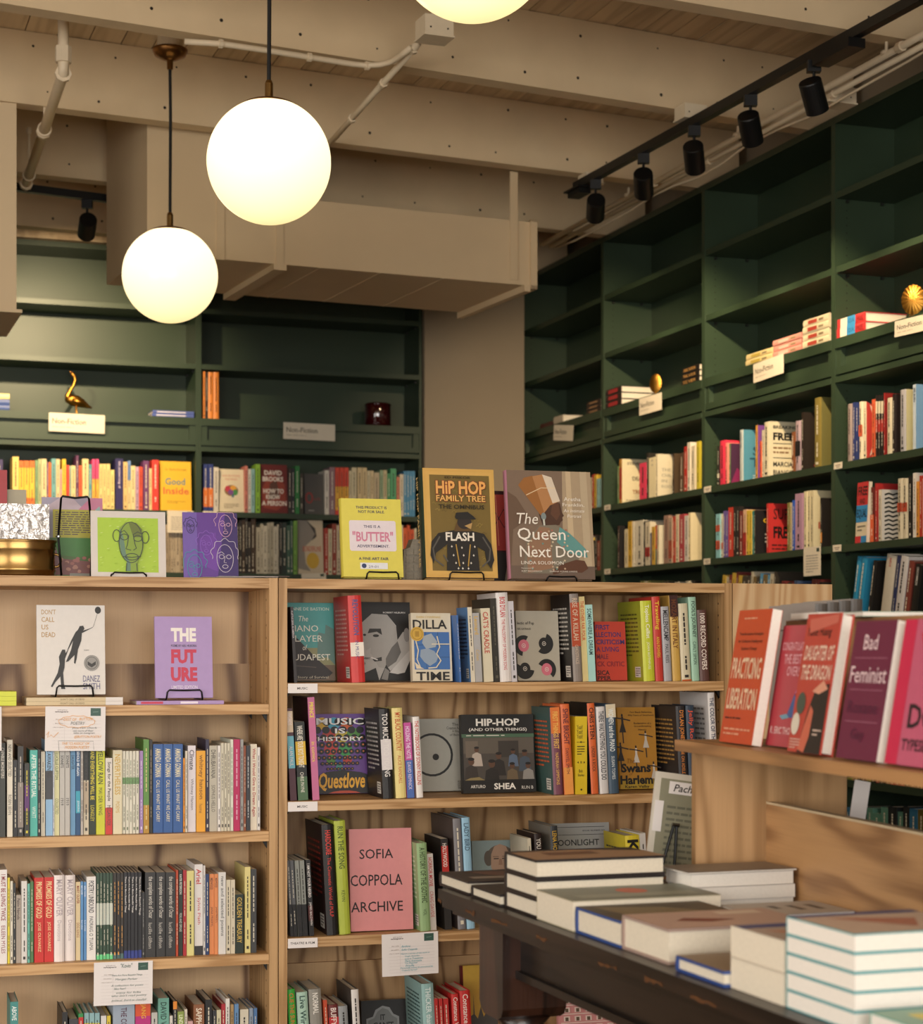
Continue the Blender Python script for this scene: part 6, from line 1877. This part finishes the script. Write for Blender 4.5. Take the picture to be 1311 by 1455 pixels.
UL = ['bottom', 'second', 'third', 'fourth', 'fifth', 'sixth']
for n_, px0, px1, t, col, dep, what, sp in ((2, 1060, 1097.5, 0.027, '#d2bf8a', 0.14, 'cream book of the two-high stack on the right green ledge', 'b8a04a'), (3, 1098.5, 1139.3, 0.026, '#d08e80', 0.16, 'pink book of the stack on the right green ledge', 'e0b0a0'), (4, 1141, 1178, 0.031, '#dccfae', 0.13, 'cream hardback in the four-high stack beside the green post', 'b84a3a'), (2, 1189, 1229, 0.04, '#b83234', 0.2, 'thick red, blue and white hardback lying by golden shell', '2f7aae')):
    for k in range(n_):
        sp_ = [('r', 0.2, 0.25, 0.55, 0.75, '#' + sp), ('r', 0.62, 0.35, 0.8, 0.65, '#8a7a5a')] if n_ != 2 or px0 < 1100 else [('r', 0.0, 0, 0.14, 1, '#b83234'), ('r', 0.14, 0, 0.38, 1, '#ddd4c0'), ('r', 0.38, 0, 0.68, 1, '#3a86ba'), ('t', 'FREE', 0.72, 0.25, 0.95, 0.75, '#3a1416'), ('t', 'EQUAL', 0.42, 0.25, 0.65, 0.75, '#1c3a5a')]
        rflat(RT, px0 + (k % 2) * 0.8, px1, 0.012 + 0.003 * (k % 2), LEDGE + 0.0004 + k * (t + 0.0005), t, dep, col, UL[k] + ' ' + what, sp_, True)
for k in range(3):
    rflat(RT, 861, 882.5, 0.012, LEDGE + 0.0004 + k * 0.0345, 0.034, 0.2, '#2a1c1a', UL[k] + ' dark red-spined hardback in the stack left of small shell', [('r', 0.2, 0.2, 0.8, 0.8, '#9a2a2c')], True)
    rflat(RT, 969 + k * 0.5, 993, 0.016, LEDGE + 0.0004 + k * 0.0295, 0.029, 0.14, '#1f1a16', UL[k] + ' black book stacked right of the small shell', [('t', 'SILVER', 0.1, 0.25, 0.85, 0.75, '#d0a05a')], True)
    rflat(RT, 834, 853, 0.02, LEDGE + 0.0004 + k * 0.0245, 0.024, 0.13, '#2c1f1a', UL[k] + ' dark book stacked in the far corner case', [('r', 0.2, 0.3, 0.8, 0.7, '#8a6a4a')], True)
rflat(RT, 768, 786, 0.02, LEDGE + 0.0004, 0.03, 0.16, '#4a2220', 'dark red book lying in the far corner case', (), True)
rflat(RT, 787, 800, 0.012, LEDGE + 0.0004, 0.045, 0.2, '#b8ac98', 'pale thick book lying in the far corner case', (), True)


def shell_orn(fr, px, d, py0, py1, label, turn=0.0, wide=1.0):
    s = fr.s_at(px, d)
    H = fr.z_at(py0, s, d) - LEDGE
    r = thing('brass_shell', label, 'ornament', T(fr.P(s, d, LEDGE + 0.0006)) @ Matrix.Rotation(turn, 4, 'Z'), 'brass scallop shells')
    fh = H * 0.16
    MB().lathe([(H * 0.3, 0), (H * 0.3, H * 0.02), (H * 0.2, H * 0.05), (H * 0.1, fh)], GOLD, 20).build('foot', r, Matrix.Diagonal((1, 0.5, 1, 1)), smooth=True)
    n, k = 72, 8
    vs, fs = [], []
    c0 = Vector((0, 0, fh * 0.8))
    for j in range(k + 1):
        f = j / k
        for i in range(n + 1):
            a = math.radians(-88 + 356 * i / n)
            rib = 1 + 0.018 * f * math.cos(i * math.pi / 2)
            x, zz = 0.36 * wide * H * f * math.cos(a) * rib, (H - fh) * 0.46 * f * math.sin(a) * rib
            vs.append((x, -0.08 * H * (1 - f * f) - 0.006 * H * f * math.cos(i * math.pi / 2), c0.z + (H - fh) * 0.52 + zz))
    for j in range(k):
        for i in range(n):
            a = j * (n + 1) + i
            fs.append((a, a + 1, a + n + 2, a + n + 1))
    sh = MB().add(vs, fs, GOLD).add([(x, -y + 0.01 * H, z) for x, y, z in vs], [f[::-1] for f in fs], GOLD).build('shell', r, smooth=True)
    return r


shell_orn(RT, 1297, 0.08, 402, 455, 'large golden scallop shell on the rightmost green ledge', -0.5, 0.85)
shell_orn(RT, 931, 0.06, 530, 563, 'small dark brass scallop shell on the right green ledge', -0.7, 0.8)
# goose
gs = BK.s_at(108, 0.08)
HG = BK.z_at(527, gs, 0.08) - LEDGE
gz = thing('golden_goose', 'golden goose figurine on the far green ledge', 'ornament', BK.M(gs, 0.08, LEDGE + 0.012 * HG))
bod = []
path = [(-0.02, 0.30, 0.02), (-0.15, 0.27, 0.07), (-0.22, 0.3, 0.11), (-0.2, 0.36, 0.13), (-0.12, 0.4, 0.125), (0, 0.36, 0.12), (0.12, 0.3, 0.1), (0.24, 0.24, 0.055), (0.33, 0.2, 0.012)]
bp_ = [(-0.22, 0.26, 0.03), (-0.19, 0.3, 0.1), (-0.1, 0.32, 0.135), (0.02, 0.3, 0.13), (0.14, 0.25, 0.1), (0.26, 0.19, 0.05), (0.36, 0.15, 0.012)]
MB().tube([(x * HG, 0, z * HG) for x, z, r in bp_], [r * HG for x, z, r in bp_], GOLD, 16).build('body', gz, smooth=True)
nk = [(-0.17, 0.3, 0.085), (-0.19, 0.42, 0.06), (-0.13, 0.54, 0.042), (-0.06, 0.65, 0.036), (-0.02, 0.76, 0.034), (-0.03, 0.85, 0.036), (-0.07, 0.9, 0.045), (-0.1, 0.935, 0.038)]
MB().tube([(x * HG, 0, z * HG) for x, z, r in nk], [r * HG for x, z, r in nk], GOLD, 14).build('neck', gz, smooth=True)
MB().tube([(-0.09 * HG, 0, 0.92 * HG), (-0.13 * HG, 0, 0.97 * HG), (-0.15 * HG, 0, 1.0 * HG)], [0.034 * HG, 0.02 * HG, 0.006 * HG], AGED, 10).build('beak', gz, smooth=True)
for sg in (-1, 1):
    MB().tube([(-0.1 * HG, sg * 0.1 * HG, 0.31 * HG), (0.06 * HG, sg * 0.115 * HG, 0.27 * HG), (0.22 * HG, sg * 0.06 * HG, 0.2 * HG)], [0.05 * HG, 0.06 * HG, 0.01 * HG], GOLD, 10).build('wing', gz, smooth=True)
    MB().tube([(0.0, sg * 0.04 * HG, 0.2 * HG), (0.01 * HG, sg * 0.04 * HG, 0.012 * HG), (-0.04 * HG, sg * 0.04 * HG, 0.008 * HG)], 0.018 * HG, GOLD, 8).build('leg', gz, smooth=True)
# far ledge books and the red glass pot
for k in range(3):
    rflat(BK, -30, 13.5, 0.012, LEDGE + 0.0004 + k * 0.0305, 0.03, 0.15, ('#3a4f86', '#3a4f86', '#d8c88a')[k], UL[k] + ' book of the stack cut by the left edge, far ledge', [('e', 0.15, 0.5, 0.04, 0.35, '#e0dcd0')], True)
for k in range(2):
    rflat(BK, 216 + k, 275.5, 0.012, LEDGE + 0.0004 + k * 0.018, 0.0175, 0.16, '#4a5a9a', ('lower', 'upper')[k] + ' thin blue hardback lying beside the far green post', [('r', 0.1, 0.3, 0.8, 0.7, '#c8c4d0')], True)
row(BK, 0.02, LEDGE, (250, 250, 2.384), '''
92 99 662 d88438
100 108 665 28221f||cfc4b0
109 126 665 d88438|||hard
127 145 665 d88438|||hard
''', 'far green ledge, orange group by post', 'upright books on the far green ledge', 0, 0.15)
rg = thing('glass_pot', 'dark red glass pot at the right end of far green ledge', 'pot', T(BK.P(BK.s_at(536.5, 0.1), 0.1, LEDGE + 0.0008)))
RP = 19.5 / F * 10.6
HP = BK.z_at(574, BK.s_at(536, 0.1), 0.1) - LEDGE
REDG = mat('dark red glass', '#34070a', 0.06, 0.0, var=0.0, spec=0.9)
MB().lathe([(RP * 0.9, 0), (RP, 0.01), (RP, HP * 0.94), (RP * 0.96, HP), (RP * 0.9, HP), (RP * 0.88, HP * 0.9), (RP * 0.86, 0.02)], REDG, 32).build('pot', rg, smooth=True)
for z, nm in ((HP * 0.94, 'rim'), (HP * 0.1, 'base_ring')):
    MB().tube([(RP * 1.005 * math.cos(a * 0.2244), RP * 1.005 * math.sin(a * 0.2244), z) for a in range(28)], 0.004, REDG, 6, True).build(nm, rg, smooth=True)
# section signs
for fr, px0, px1, py0, py1, tl, lab in ((BK, 69.5, 149, 598, 623, 0.012, 'paper Non-Fiction sign under the golden goose'), (BK, 402.5, 476, 611.5, 634, 0.01, 'paper Non-Fiction sign on the far fascia near the column'), (RT, 787, 815, 616, 637, 0.12, 'paper Non-Fiction sign in the far corner case'), (RT, 908, 940, 577, 600, 0.0, 'paper Non-Fiction sign below the small brass shell'), (RT, 1070, 1113, 526, 552, -0.03, 'paper Non-Fiction sign below the pink stack'), (RT, 1271, 1330, 470, 492, 0.03, 'paper Non-Fiction sign cut by the right edge')):
    s = fr.s_at((px0 + px1) / 2, -0.006)
    h = (py1 - py0) / F * fr.Y(s, -0.006)
    card('section_sign', lab, fr, -0.004, px0, px1, LEDGE - 0.004, h * 1.05, [('t', 'Non-Fiction', 0.06, 0.42, 0.66, 0.72, '#4a4438', 0.01), ('L', 0.06, 0.2, 0.7, 0.3, 1, '#a89c88')], 'paper section signs', tl, 0, SIGN, 'sign')
# small green-shelf tags and note cards
for fr, z, px0, px1, lab in ((RT, LOZ[0], 1184.5, 1196.5, 'tiny tag on the upper shelf of rightmost green case'), (RT, LOZ[1], 1183, 1195, 'tiny tag on the lower shelf of rightmost green case'), (RT, LOZ[0], 1000, 1010, 'tiny tag on the upper shelf of second green case'), (RT, LOZ[1], 999.5, 1009, 'tiny tag on the lower shelf of second green case'), (RT, LOZ[0], 858.5, 867, 'tiny tag on the upper shelf of third green case'), (RT, LOZ[1], 858.5, 867, 'tiny tag on the lower shelf of third green case'), (BK, LOZ[0], 288, 308.5, 'tiny tag on the far shelf under the navy spines')):
    card('shelf_tag', lab, fr, -0.002, px0, px1, z + 0.002, 0.028, [('r', 0.2, 0.5, 0.8, 0.65, '#8a7a6a'), ('r', 0.3, 0.25, 0.7, 0.36, '#8a7a6a')], 'tiny tags on the green shelves', 0, 0, SIGN)
NT = [('L', 0.15, 0.1, 0.85, 0.75, 7, '#9a948a'), ('r', 0.76, 0.82, 0.92, 0.95, '#33463c')]
card('note_card', 'cream note card hanging below the yellow far cover', BK, -0.004, 237.5, 275, LOZ[0] + 0.0, 0.125, NT, 'handwritten note cards', 0, 0.0, SIGN, 'note card')
card('note_card', 'cream note card tilted below the wave cover, far shelf', BK, -0.004, 428, 463, LOZ[1] + 0.002, 0.105, NT, 'handwritten note cards', -0.05, 0.0, SIGN, 'note card')
card('note_card', 'tall cream note card hanging on the second green case', RT, -0.004, 1141.5, 1166, LOZ[1] + 0.004, 0.125, NT, 'handwritten note cards', 0.0, 0.0, SIGN, 'note card')

# ------------------------------------------------------------------ the dark table
TZ = EYE - 0.454
TW, TL = 0.95, 2.6
tb = thing('display_table', 'dark stained wooden display table with a turned leg', 'table', TB.M(0, 0, 0))
MB().box(0, TL, 0, TW, TZ - 0.024, TZ, DARKWOOD).build('table_top', tb)
MB().box(0.006, TL - 0.006, 0.006, TW - 0.006, TZ - 0.034, TZ - 0.0241, DARKWOOD).build('edge_moulding', tb)
MB().box(0.022, TL - 0.022, 0.022, TW - 0.022, TZ - 0.046, TZ - 0.0341, DARKWOOD).build('under_moulding', tb)
WEAR = mat('worn wood edge', '#5c391b', 0.6, var=0.2, vscale=80)
R3 = random.Random(3)
mb = MB()
for x, ln in ((0.0, 0.02), (0.16, 0.05), (0.2, 0.012), (0.3, 0.08), (0.52, 0.05), (0.78, 0.07), (0.95, 0.06), (1.1, 0.08), (1.35, 0.06)):
    z = TZ - 0.024 + R3.uniform(-0.001, 0.004)
    pts = [(x + ln * i / 6, -0.0006, z + R3.uniform(-0.003, 0.003)) for i in range(7)] + [(x + ln * (6 - i) / 6, -0.0006, z + 0.004 + R3.uniform(-0.001, 0.003)) for i in range(7)]
    mb.add(pts, [tuple(range(14))], WEAR)
mb.build('worn_patches', tb)['kind'] = 'stuff'
LG = 0.125
dl = 0.045
sl = TB.s_at(681, dl)
box1('apron', tb, sl + LG, TL - 0.3, dl + 0.035, dl + 0.055, TZ - 0.125, TZ - 0.046, DARKWOOD)
box1('apron_bead', tb, sl + LG, TL - 0.3, dl + 0.025, dl + 0.055, TZ - 0.139, TZ - 0.1251, DARKWOOD)
box1('apron', tb, sl + LG, TL - 0.3, TW - 0.1, TW - 0.08, TZ - 0.17, TZ - 0.046, DARKWOOD)
box1('apron', tb, sl + 0.05, sl + 0.07, dl + LG, TW - dl - LG, TZ - 0.17, TZ - 0.046, DARKWOOD)
for s in (sl, TL - 0.3):
    for d in (dl, TW - dl - LG):
        lg = MB()
        zt, zb_ = TZ - 0.046, TZ - 0.218
        poly = [(0, zt), (0, zb_ + 0.022), (0.008, zb_ + 0.008), (0.026, zb_), (LG - 0.026, zb_), (LG - 0.008, zb_ + 0.008), (LG, zb_ + 0.022), (LG, zt)]
        vs = []
        n = len(poly)
        lg.prism([(s + x, z) for x, z in poly], d, d + LG, LEGWOOD)
        lb = lg.build('leg', tb)
        c = (s + LG / 2, d + LG / 2, 0)
        H = zb_
        MB().lathe([(0.03, 0.0), (0.04, 0.03), (0.032, 0.07), (0.036, H * 0.3), (0.052, H * 0.62), (0.058, H * 0.75), (0.044, H * 0.84), (0.036, H * 0.86), (0.05, H * 0.9), (0.058, H * 0.93), (0.048, H * 0.955), (0.04, H * 0.97), (0.055, H)], LEGWOOD, 24, c).build('turned_shaft', lb, smooth=True)

# ------------------------------------------------------------------ books lying on the table
TK = 'books lying on the dark table'
up = lambda c, *a: [('r', 0, 0, 1, 1, c)] + list(a)


def tbook(label, x0, x1, x2, d, zb_, t, cover, hard=True, front=(), page=None, w=None, h=None):
    """spine corner at column x0, near corner at x1, right end at x2, all on the line d from the table edge"""
    s0, s1 = TB.s_at(x0, d), TB.s_at(x1, d)
    h = h or TB.d_at(x2, s1) - d
    flat(label, TB, s0, d, TZ + zb_ + t, w or (s1 - s0), t, h, cover, hard, front, (), page, 0, TK, cb=0.0042 if hard else 0.0018)


g = 0.0006
tbook('black jacketed hardback at the far corner of the table', 624.5, 665, 800, 0.02, g, 0.026, '#2a211f', True, [('p', [(0.1, 0.2), (0.5, 0.3), (0.8, 0.7), (0.3, 0.9)], '#5a3a30'), ('r', 0.6, 0.1, 0.8, 0.5, '#8a8078')], h=0.235)
tbook('dark hardback second from the far table corner', 669.5, 710, 800, 0.02, g, 0.022, '#231d1b', True, [('r', 0.3, 0.3, 0.7, 0.6, '#4a3c34')], h=0.235)
for k in range(3):
    tbook('%s hardback of the black-spined stack of three on the table' % ('bottom', 'middle', 'top')[k], 717, 761.5, 945 - (0 if k else 0), 0.026, g + k * 0.0335, 0.033, '#221b1a', True, [('p', [(0.2, 0), (0.1, 0.5), (0.4, 1), (1, 1), (1, 0)], '#a08268'), ('r', 0.3, 0.2, 0.6, 0.6, '#6a4a3a')] if k == 2 else ())
tbook('thick paperback with grey-green cover and orange spot on the table', 762.5, 814, 1024, 0.026, g, 0.05, '#b0a890', False, up('#7f8478', ('e', 0.4, 0.55, 0.2, 0.1, '#c05a36'), ('r', 0.6, 0.1, 0.85, 0.9, '#94988a')))
tbook('lower blue-boarded hardback beside the grey-green paperback', 818, 880.5, 1010, 0.028, g, 0.042, '#2f4a86', True, up('#4a4032', ('p', [(0.1, 0.1), (0.3, 0.6), (0.8, 0.9), (0.9, 0.2)], '#7a6a4c')), h=0.22)
tbook('thick pink-covered hardback in the middle of the table', 884, 949, 1105, 0.03, g, 0.052, '#a08a80', True, up('#c0a498', ('p', [(0.4, 0.3), (0.6, 0.6), (0.7, 0.4), (0.55, 0.2)], '#7a3a34'), ('r', 0.1, 0.6, 0.3, 0.9, '#d8c8b8')), h=0.24)
tbook('small blue-edged hardback at the table edge', 960.5, 1028, 1100, 0.02, g, 0.022, '#2c4684', True, up('#8a7a64'), h=0.2)
for k in range(2):
    tbook('%s thick cream paperback at the right of the table' % ('lower', 'upper')[k], 1038, 1113, 1290, 0.03, g + k * 0.0425, 0.042, '#cfc6b4', False, up('#b0a49c', ('r', 0.05, 0.0, 0.25, 1.0, '#3a4a80'), ('p', [(0.4, 0.1), (0.6, 0.5), (0.9, 0.3)], '#c08a70')) if k else (), w=None)
for k in range(5):
    tbook('%s teal-spined paperback of the near right stack on the table' % ('bottom', 'second', 'third', 'fourth', 'top')[k], 1117, 1214, 1400, 0.03, g + k * 0.0235, 0.023, '#5fa0a4', False, up('#c4b0a0', ('p', [(0.2, 0.2), (0.4, 0.8), (0.8, 0.6)], '#b07a68'), ('r', 0.0, 0.0, 0.12, 1.0, '#3a4a80')) if k == 4 else (), PAGEW)
tbook('teal and yellow covered paperback at the bottom right corner', 1236, 1330, 1500, 0.03, g, 0.03, '#7ab0a0', False, up('#86b09c', ('r', 0.2, 0.2, 0.7, 0.8, '#d8c84a'), ('r', 0.3, 0.3, 0.5, 0.5, '#c89aa0')), PAGEW)
for k in range(3):
    flat('%s white-paged paperback of the low stack before the display' % ('bottom', 'middle', 'top')[k], TB, 0.40 + 0.003 * (k % 2), 0.295 + 0.002 * (k % 2), TZ + g + (k + 1) * 0.0235, 0.10, 0.023, 0.2, '#cfcac4', False, up('#a09488', ('L', 0.2, 0.3, 0.8, 0.8, 4, '#6a625c')) if k == 2 else (), (), PAGEW, 0, TK)
flat('grey magazine lying on the white-paged stack', TB, 0.385, 0.288, TZ + g + 3 * 0.0235 + 0.0036, 0.118, 0.003, 0.212, '#8c847c', False, up('#847a70'), (), PAGEW, 0, TK)
flat('flat white-covered book behind the near right stack', TB, 0.60, 0.30, TZ + g + 0.03, 0.14, 0.03, 0.175, '#bfb8b0', False, up('#b8b2aa', ('L', 0.3, 0.3, 0.7, 0.9, 3, '#4a4644')), (), PAGEW, 0, TK)

# ------------------------------------------------------------------ oak display stand on the table
DZ = EYE - 0.16
DL = 1.5
ds = thing('display_stand', 'oak display stand on the table with a book ledge', 'display stand', DSP.M(0, 0, 0))
DWd = 0.40
box1('ledge_board', ds, 0, DL, 0, DWd, DZ - 0.02, DZ, OAK_LEDGE)
pd0 = DSP.d_at(985, 0.05); pd1 = DSP.d_at(1199, 0.05)
box1('end_panel', ds, 0.04, 0.062, pd0, pd1, TZ + 0.0005, DZ - 0.0202, OAK_POST)
dm = DSP.d_at(1089, 0.065)
dmz = DSP.z_at(1142.5, 0.07, dm)
box1('divider', ds, 0.0622, DL, dm, dm + 0.018, TZ + 0.0005, dmz, OAK_DIAG)
box1('divider_edge', ds, 0.0622, DL, dm, dm + 0.018, dmz + 0.0001, dmz + 0.004, mat('pale ply edge', '#cbb794', 0.6))
box1('end_panel', ds, DL - 0.06, DL - 0.04, dm + 0.03, pd1, TZ + 0.0005, DZ - 0.0202, OAK_POST)
ub = 0.155
ubz = DSP.z_at(881, 0.25, ub)
box1('back_rest', ds, 0.16, DL, ub, ub + 0.016, DZ + 0.0002, ubz, OAK_DIAG)
PLUG = mat('wood plug', '#a87648', 0.5)
for px, py in ((1177, 1108), (1014, 1108)):
    d = DSP.d_at(px, 0.04)
    MB().lathe([(0.009, 0), (0.009, 0.0008)], PLUG, 16).build('screw_plug', ds, T((0.0398, d, DSP.z_at(py, 0.04, d))) @ Matrix.Rotation(-math.pi / 2, 4, 'Y'))


def dbook(label, x0, x1, ytop, d, t, cover, art, hard=False, page=PAGEW, lean=9.5, wmul=1.0):
    le = math.radians(lean)
    s0, s1 = DSP.s_at(x0, d), DSP.s_at(x1, d)
    h = (DSP.z_at(ytop, s0 + 0.02, d + 0.035) - DZ) / math.cos(le)
    M = Matrix.Translation(DSP.P(s0, d, DZ + t * math.sin(le) + 0.0005)) @ Matrix.Rotation(DSP.a, 4, 'Z') @ Matrix.Rotation(-le, 4, 'X')
    book('book', label, (s1 - s0) * wmul, t, h, cover, M, hard, art, (), (), 'books on the oak display ledge', page)


dbook('orange cover with two lines of white capitals, first on display ledge', 1021.5, 1067, 870, 0.032, 0.019, '#c4502c', [('L', 0.2, 0.92, 0.85, 0.95, 1, '#e0a080'), ('t', 'Transformative Strategies', 0.12, 0.8, 0.85, 0.83, '#4a2418', 0.01), ('t', 'for Collective Healing and', 0.12, 0.745, 0.85, 0.775, '#4a2418', 0.01), ('t', 'Systems Change', 0.25, 0.69, 0.72, 0.72, '#4a2418', 0.01), ('t', 'PRACTICING', 0.06, 0.48, 0.94, 0.64, '#e8c8a8', 0.02), ('t', 'LIBERATION', 0.06, 0.25, 0.94, 0.41, '#e8c8a8', 0.02), ('L', 0.08, 0.17, 0.92, 0.2, 1, '#4a1c14'), ('L', 0.1, 0.05, 0.9, 0.12, 2, '#e0a080')])
dbook('rose-red cover with a blue party hat, second on display ledge', 1087, 1134, 892, 0.062, 0.02, '#b0404a', [('t', 'CONGRATULATIONS,', 0.08, 0.78, 0.92, 0.86, '#e0a8b0', 0.01), ('t', 'THE BEST IS', 0.18, 0.68, 0.82, 0.76, '#e0a8b0', 0.01), ('t', 'OVER!', 0.32, 0.58, 0.68, 0.66, '#e0a8b0', 0.01), ('p', [(0.5, 0.24), (0.66, 0.44), (0.85, 0.24)], '#3a5a94'), ('p', [(0.3, 0.25), (0.5, 0.27), (0.6, 0.24), (0.4, 0.22)], '#6a9ab0'), ('p', [(0.66, 0.44), (0.95, 0.64), (0.95, 0.5)], '#b888b8'), ('t', 'R. ERIC THOMAS', 0.1, 0.1, 0.9, 0.16, '#e8c0c0', 0.015)])
dbook('red cover with slanted white lettering and a dark-haired head', 1118, 1164.5, 876, 0.018, 0.022, '#b8483a', [('t', 'Yunte Huang', 0.08, 0.82, 0.8, 0.9, '#2a1c1a', 0.01, 0.2), ('p', [(0.15, 0.86), (0.1, 0.96), (0.95, 0.99), (0.95, 0.93)], '#c86a5a'), ('t', 'DAUGHTER OF', 0.08, 0.66, 0.96, 0.77, '#e6c8b4', 0.02, 0.2), ('t', 'THE DRAGON', 0.08, 0.52, 0.96, 0.63, '#e6c8b4', 0.02, 0.2), ('p', [(0.3, 0.0), (0.45, 0.3), (0.6, 0.46), (0.98, 0.5), (0.98, 0.0)], '#2a2420'), ('p', [(0.3, 0.02), (0.42, 0.2), (0.52, 0.34), (0.62, 0.3), (0.6, 0.12), (0.5, 0.0)], '#c86a52'), ('p', [(0.5, 0.44), (0.8, 0.52), (0.95, 0.46), (0.7, 0.42)], '#d89a80'), ('e', 0.22, 0.35, 0.13, 0.08, '#4a5448'), ('e', 0.14, 0.2, 0.12, 0.08, '#d8d0c0'), ('L', 0.05, 0.02, 0.35, 0.1, 4, '#d8c0b0'), ('L', 0.7, 0.12, 0.95, 0.18, 2, '#d8c0b0')], True)
dbook('plum cover with two white serif words and thin rules', 1187, 1244, 886, 0.02, 0.019, '#6a2440', [('t', 'Bad', 0.28, 0.79, 0.62, 0.9, '#e4ccd0', 0.004), ('l', [(0.1, 0.73), (0.9, 0.73)], 0.001, '#a86a80'), ('t', 'Feminist', 0.06, 0.55, 0.94, 0.67, '#e4ccd0', 0.004), ('l', [(0.1, 0.5), (0.9, 0.5)], 0.001, '#a86a80'), ('t', 'Roxane', 0.12, 0.33, 0.85, 0.42, '#50203a', 0.004), ('l', [(0.1, 0.27), (0.9, 0.27)], 0.001, '#a86a80'), ('t', 'Gay', 0.3, 0.12, 0.62, 0.22, '#50203a', 0.004)])
dbook('bright pink cover with black capitals cut by the right edge', 1256, 1345, 884, 0.022, 0.022, '#c05c78', [('p', [(0.0, 0), (0.0, 1), (0.2, 1), (0.2, 0)], '#c8284e'), ('t', 'DO', 0.28, 0.25, 0.75, 0.42, '#261a20', 0.02), ('t', 'TYPESETTING', 0.24, 0.1, 1.0, 0.18, '#261a20', 0.02), ('p', [(0.3, 0.9), (0.7, 0.95), (0.9, 0.7), (0.5, 0.6)], '#c43a44')], True)
# the far side of the display
gd = ub + 0.03
gs0, gs1 = DSP.s_at(1092, gd), DSP.s_at(1157, gd)
u = Vector((DSP.u[0], DSP.u[1], 0)); b = Vector((DSP.b[0], DSP.b[1], 0))
for k in range(4):
    h = DSP.z_at(858, gs1, gd) - DZ + 0.003 * k
    sk = gs1 - 0.004 * k
    book('book', '%s grey hardback standing behind the display back rest' % nth(k + 1), gs1 - gs0, 0.0235, h, '#9c9590', basis(DSP.P(sk, gd + 0.0242 * (k + 1), DZ + 0.0006), -u, -b), True, (), (), (('L', 0.2, 0.8, 0.8, 0.83, 1, '#5a5450'),), 'grey books behind the display', spinecol='#4a4440')
flat('white flat book resting on the display back rest', DSP, gs1 + 0.012, ub - 0.02, ubz + 0.012, 0.12, 0.011, 0.2, '#c9c4bd', False, (), (), PAGEW, 0, 'books on the oak display ledge')
flat('pale green flat book on the back rest near right edge', DSP, gs1 + 0.16, ub - 0.02, ubz + 0.009, 0.15, 0.008, 0.2, '#8fa88e', False, (), (), PAGEW, 0, 'books on the oak display ledge')
# leaning paper board left of the display, and a white card behind it
kd = TB.d_at(916, 0.05)
kb = Fr(*TB.P(0.05, kd, 0)[:2], 12)
s1 = kb.s_at(1010)
ph = kb.z_at(1106, 0.06, 0.05) - TZ
pb = thing('paper_stand', 'tilted stand of grey-green paper with a white label left of display', 'sign', Matrix.Translation(kb.P(0, 0, TZ + 0.02)) @ Matrix.Rotation(kb.a, 4, 'Z') @ Matrix.Rotation(math.radians(-4), 4, 'X') @ Matrix.Rotation(math.radians(8), 4, 'Y'))
PWd = 0.13
MB().box(0, PWd, 0, 0.006, 0, ph, cov('#d0cabc')).build('frame', pb)
MB().box(0.012, PWd - 0.004, -0.001, 0, 0.004, ph - 0.012, cov('#8c8a74')).build('paper_sheet', pb)
MB().box(0.03, PWd - 0.01, -0.0018, -0.001, ph * 0.8, ph * 0.92, CARD).build('label_slip', pb)
MB().box(0.004, 0.022, -0.0018, -0.001, ph * 0.42, ph * 0.72, CARD).build('side_slip', pb)
p = Print()
p.face((0.03, -0.0018, ph * 0.8), (1, 0, 0), (0, 0, 1), PWd - 0.04, ph * 0.12, [('t', 'Pachinko', 0.1, 0.2, 0.95, 0.8, '#2a2826', 0.01, 0.25)])
p.face((0.03, -0.001, ph * 0.1), (1, 0, 0), (0, 0, 1), PWd - 0.04, ph * 0.6, [('L', 0, 0, 1, 1, 10, '#6a6a5a')])
p.mb.build('lettering', pb)['kind'] = 'stuff'
for x0, x1 in ((0.028, 0.047), (0.058, 0.053)):
    MB().tube([(x0, -0.006, 0.0), (x1, -0.004, ph * 0.5)], 0.0028, WIRE, 6).build('clip_leg', pb)
MB().tube([(0.043, -0.004, ph * 0.5), (0.058, -0.004, ph * 0.5)], 0.004, mat('steel rivet', '#8a8a88', 0.3, 1.0, var=0), 8).build('clip_joint', pb)
wc = Fr(*DSP.P(0.10, pd1 + 0.02, 0)[:2], 5)
r = thing('card_stand', 'white card standing behind the display end panel', 'card', Matrix.Translation(wc.P(wc.s_at(1190), 0, TZ + 0.0005)) @ Matrix.Rotation(wc.a, 4, 'Z') @ Matrix.Rotation(math.radians(10), 4, 'Y') @ Matrix.Rotation(math.radians(-5), 4, 'X'))
MB().box(0, 0.03, 0, 0.002, 0, wc.z_at(1106, wc.s_at(1210), 0) - TZ, CARD).build('card', r)
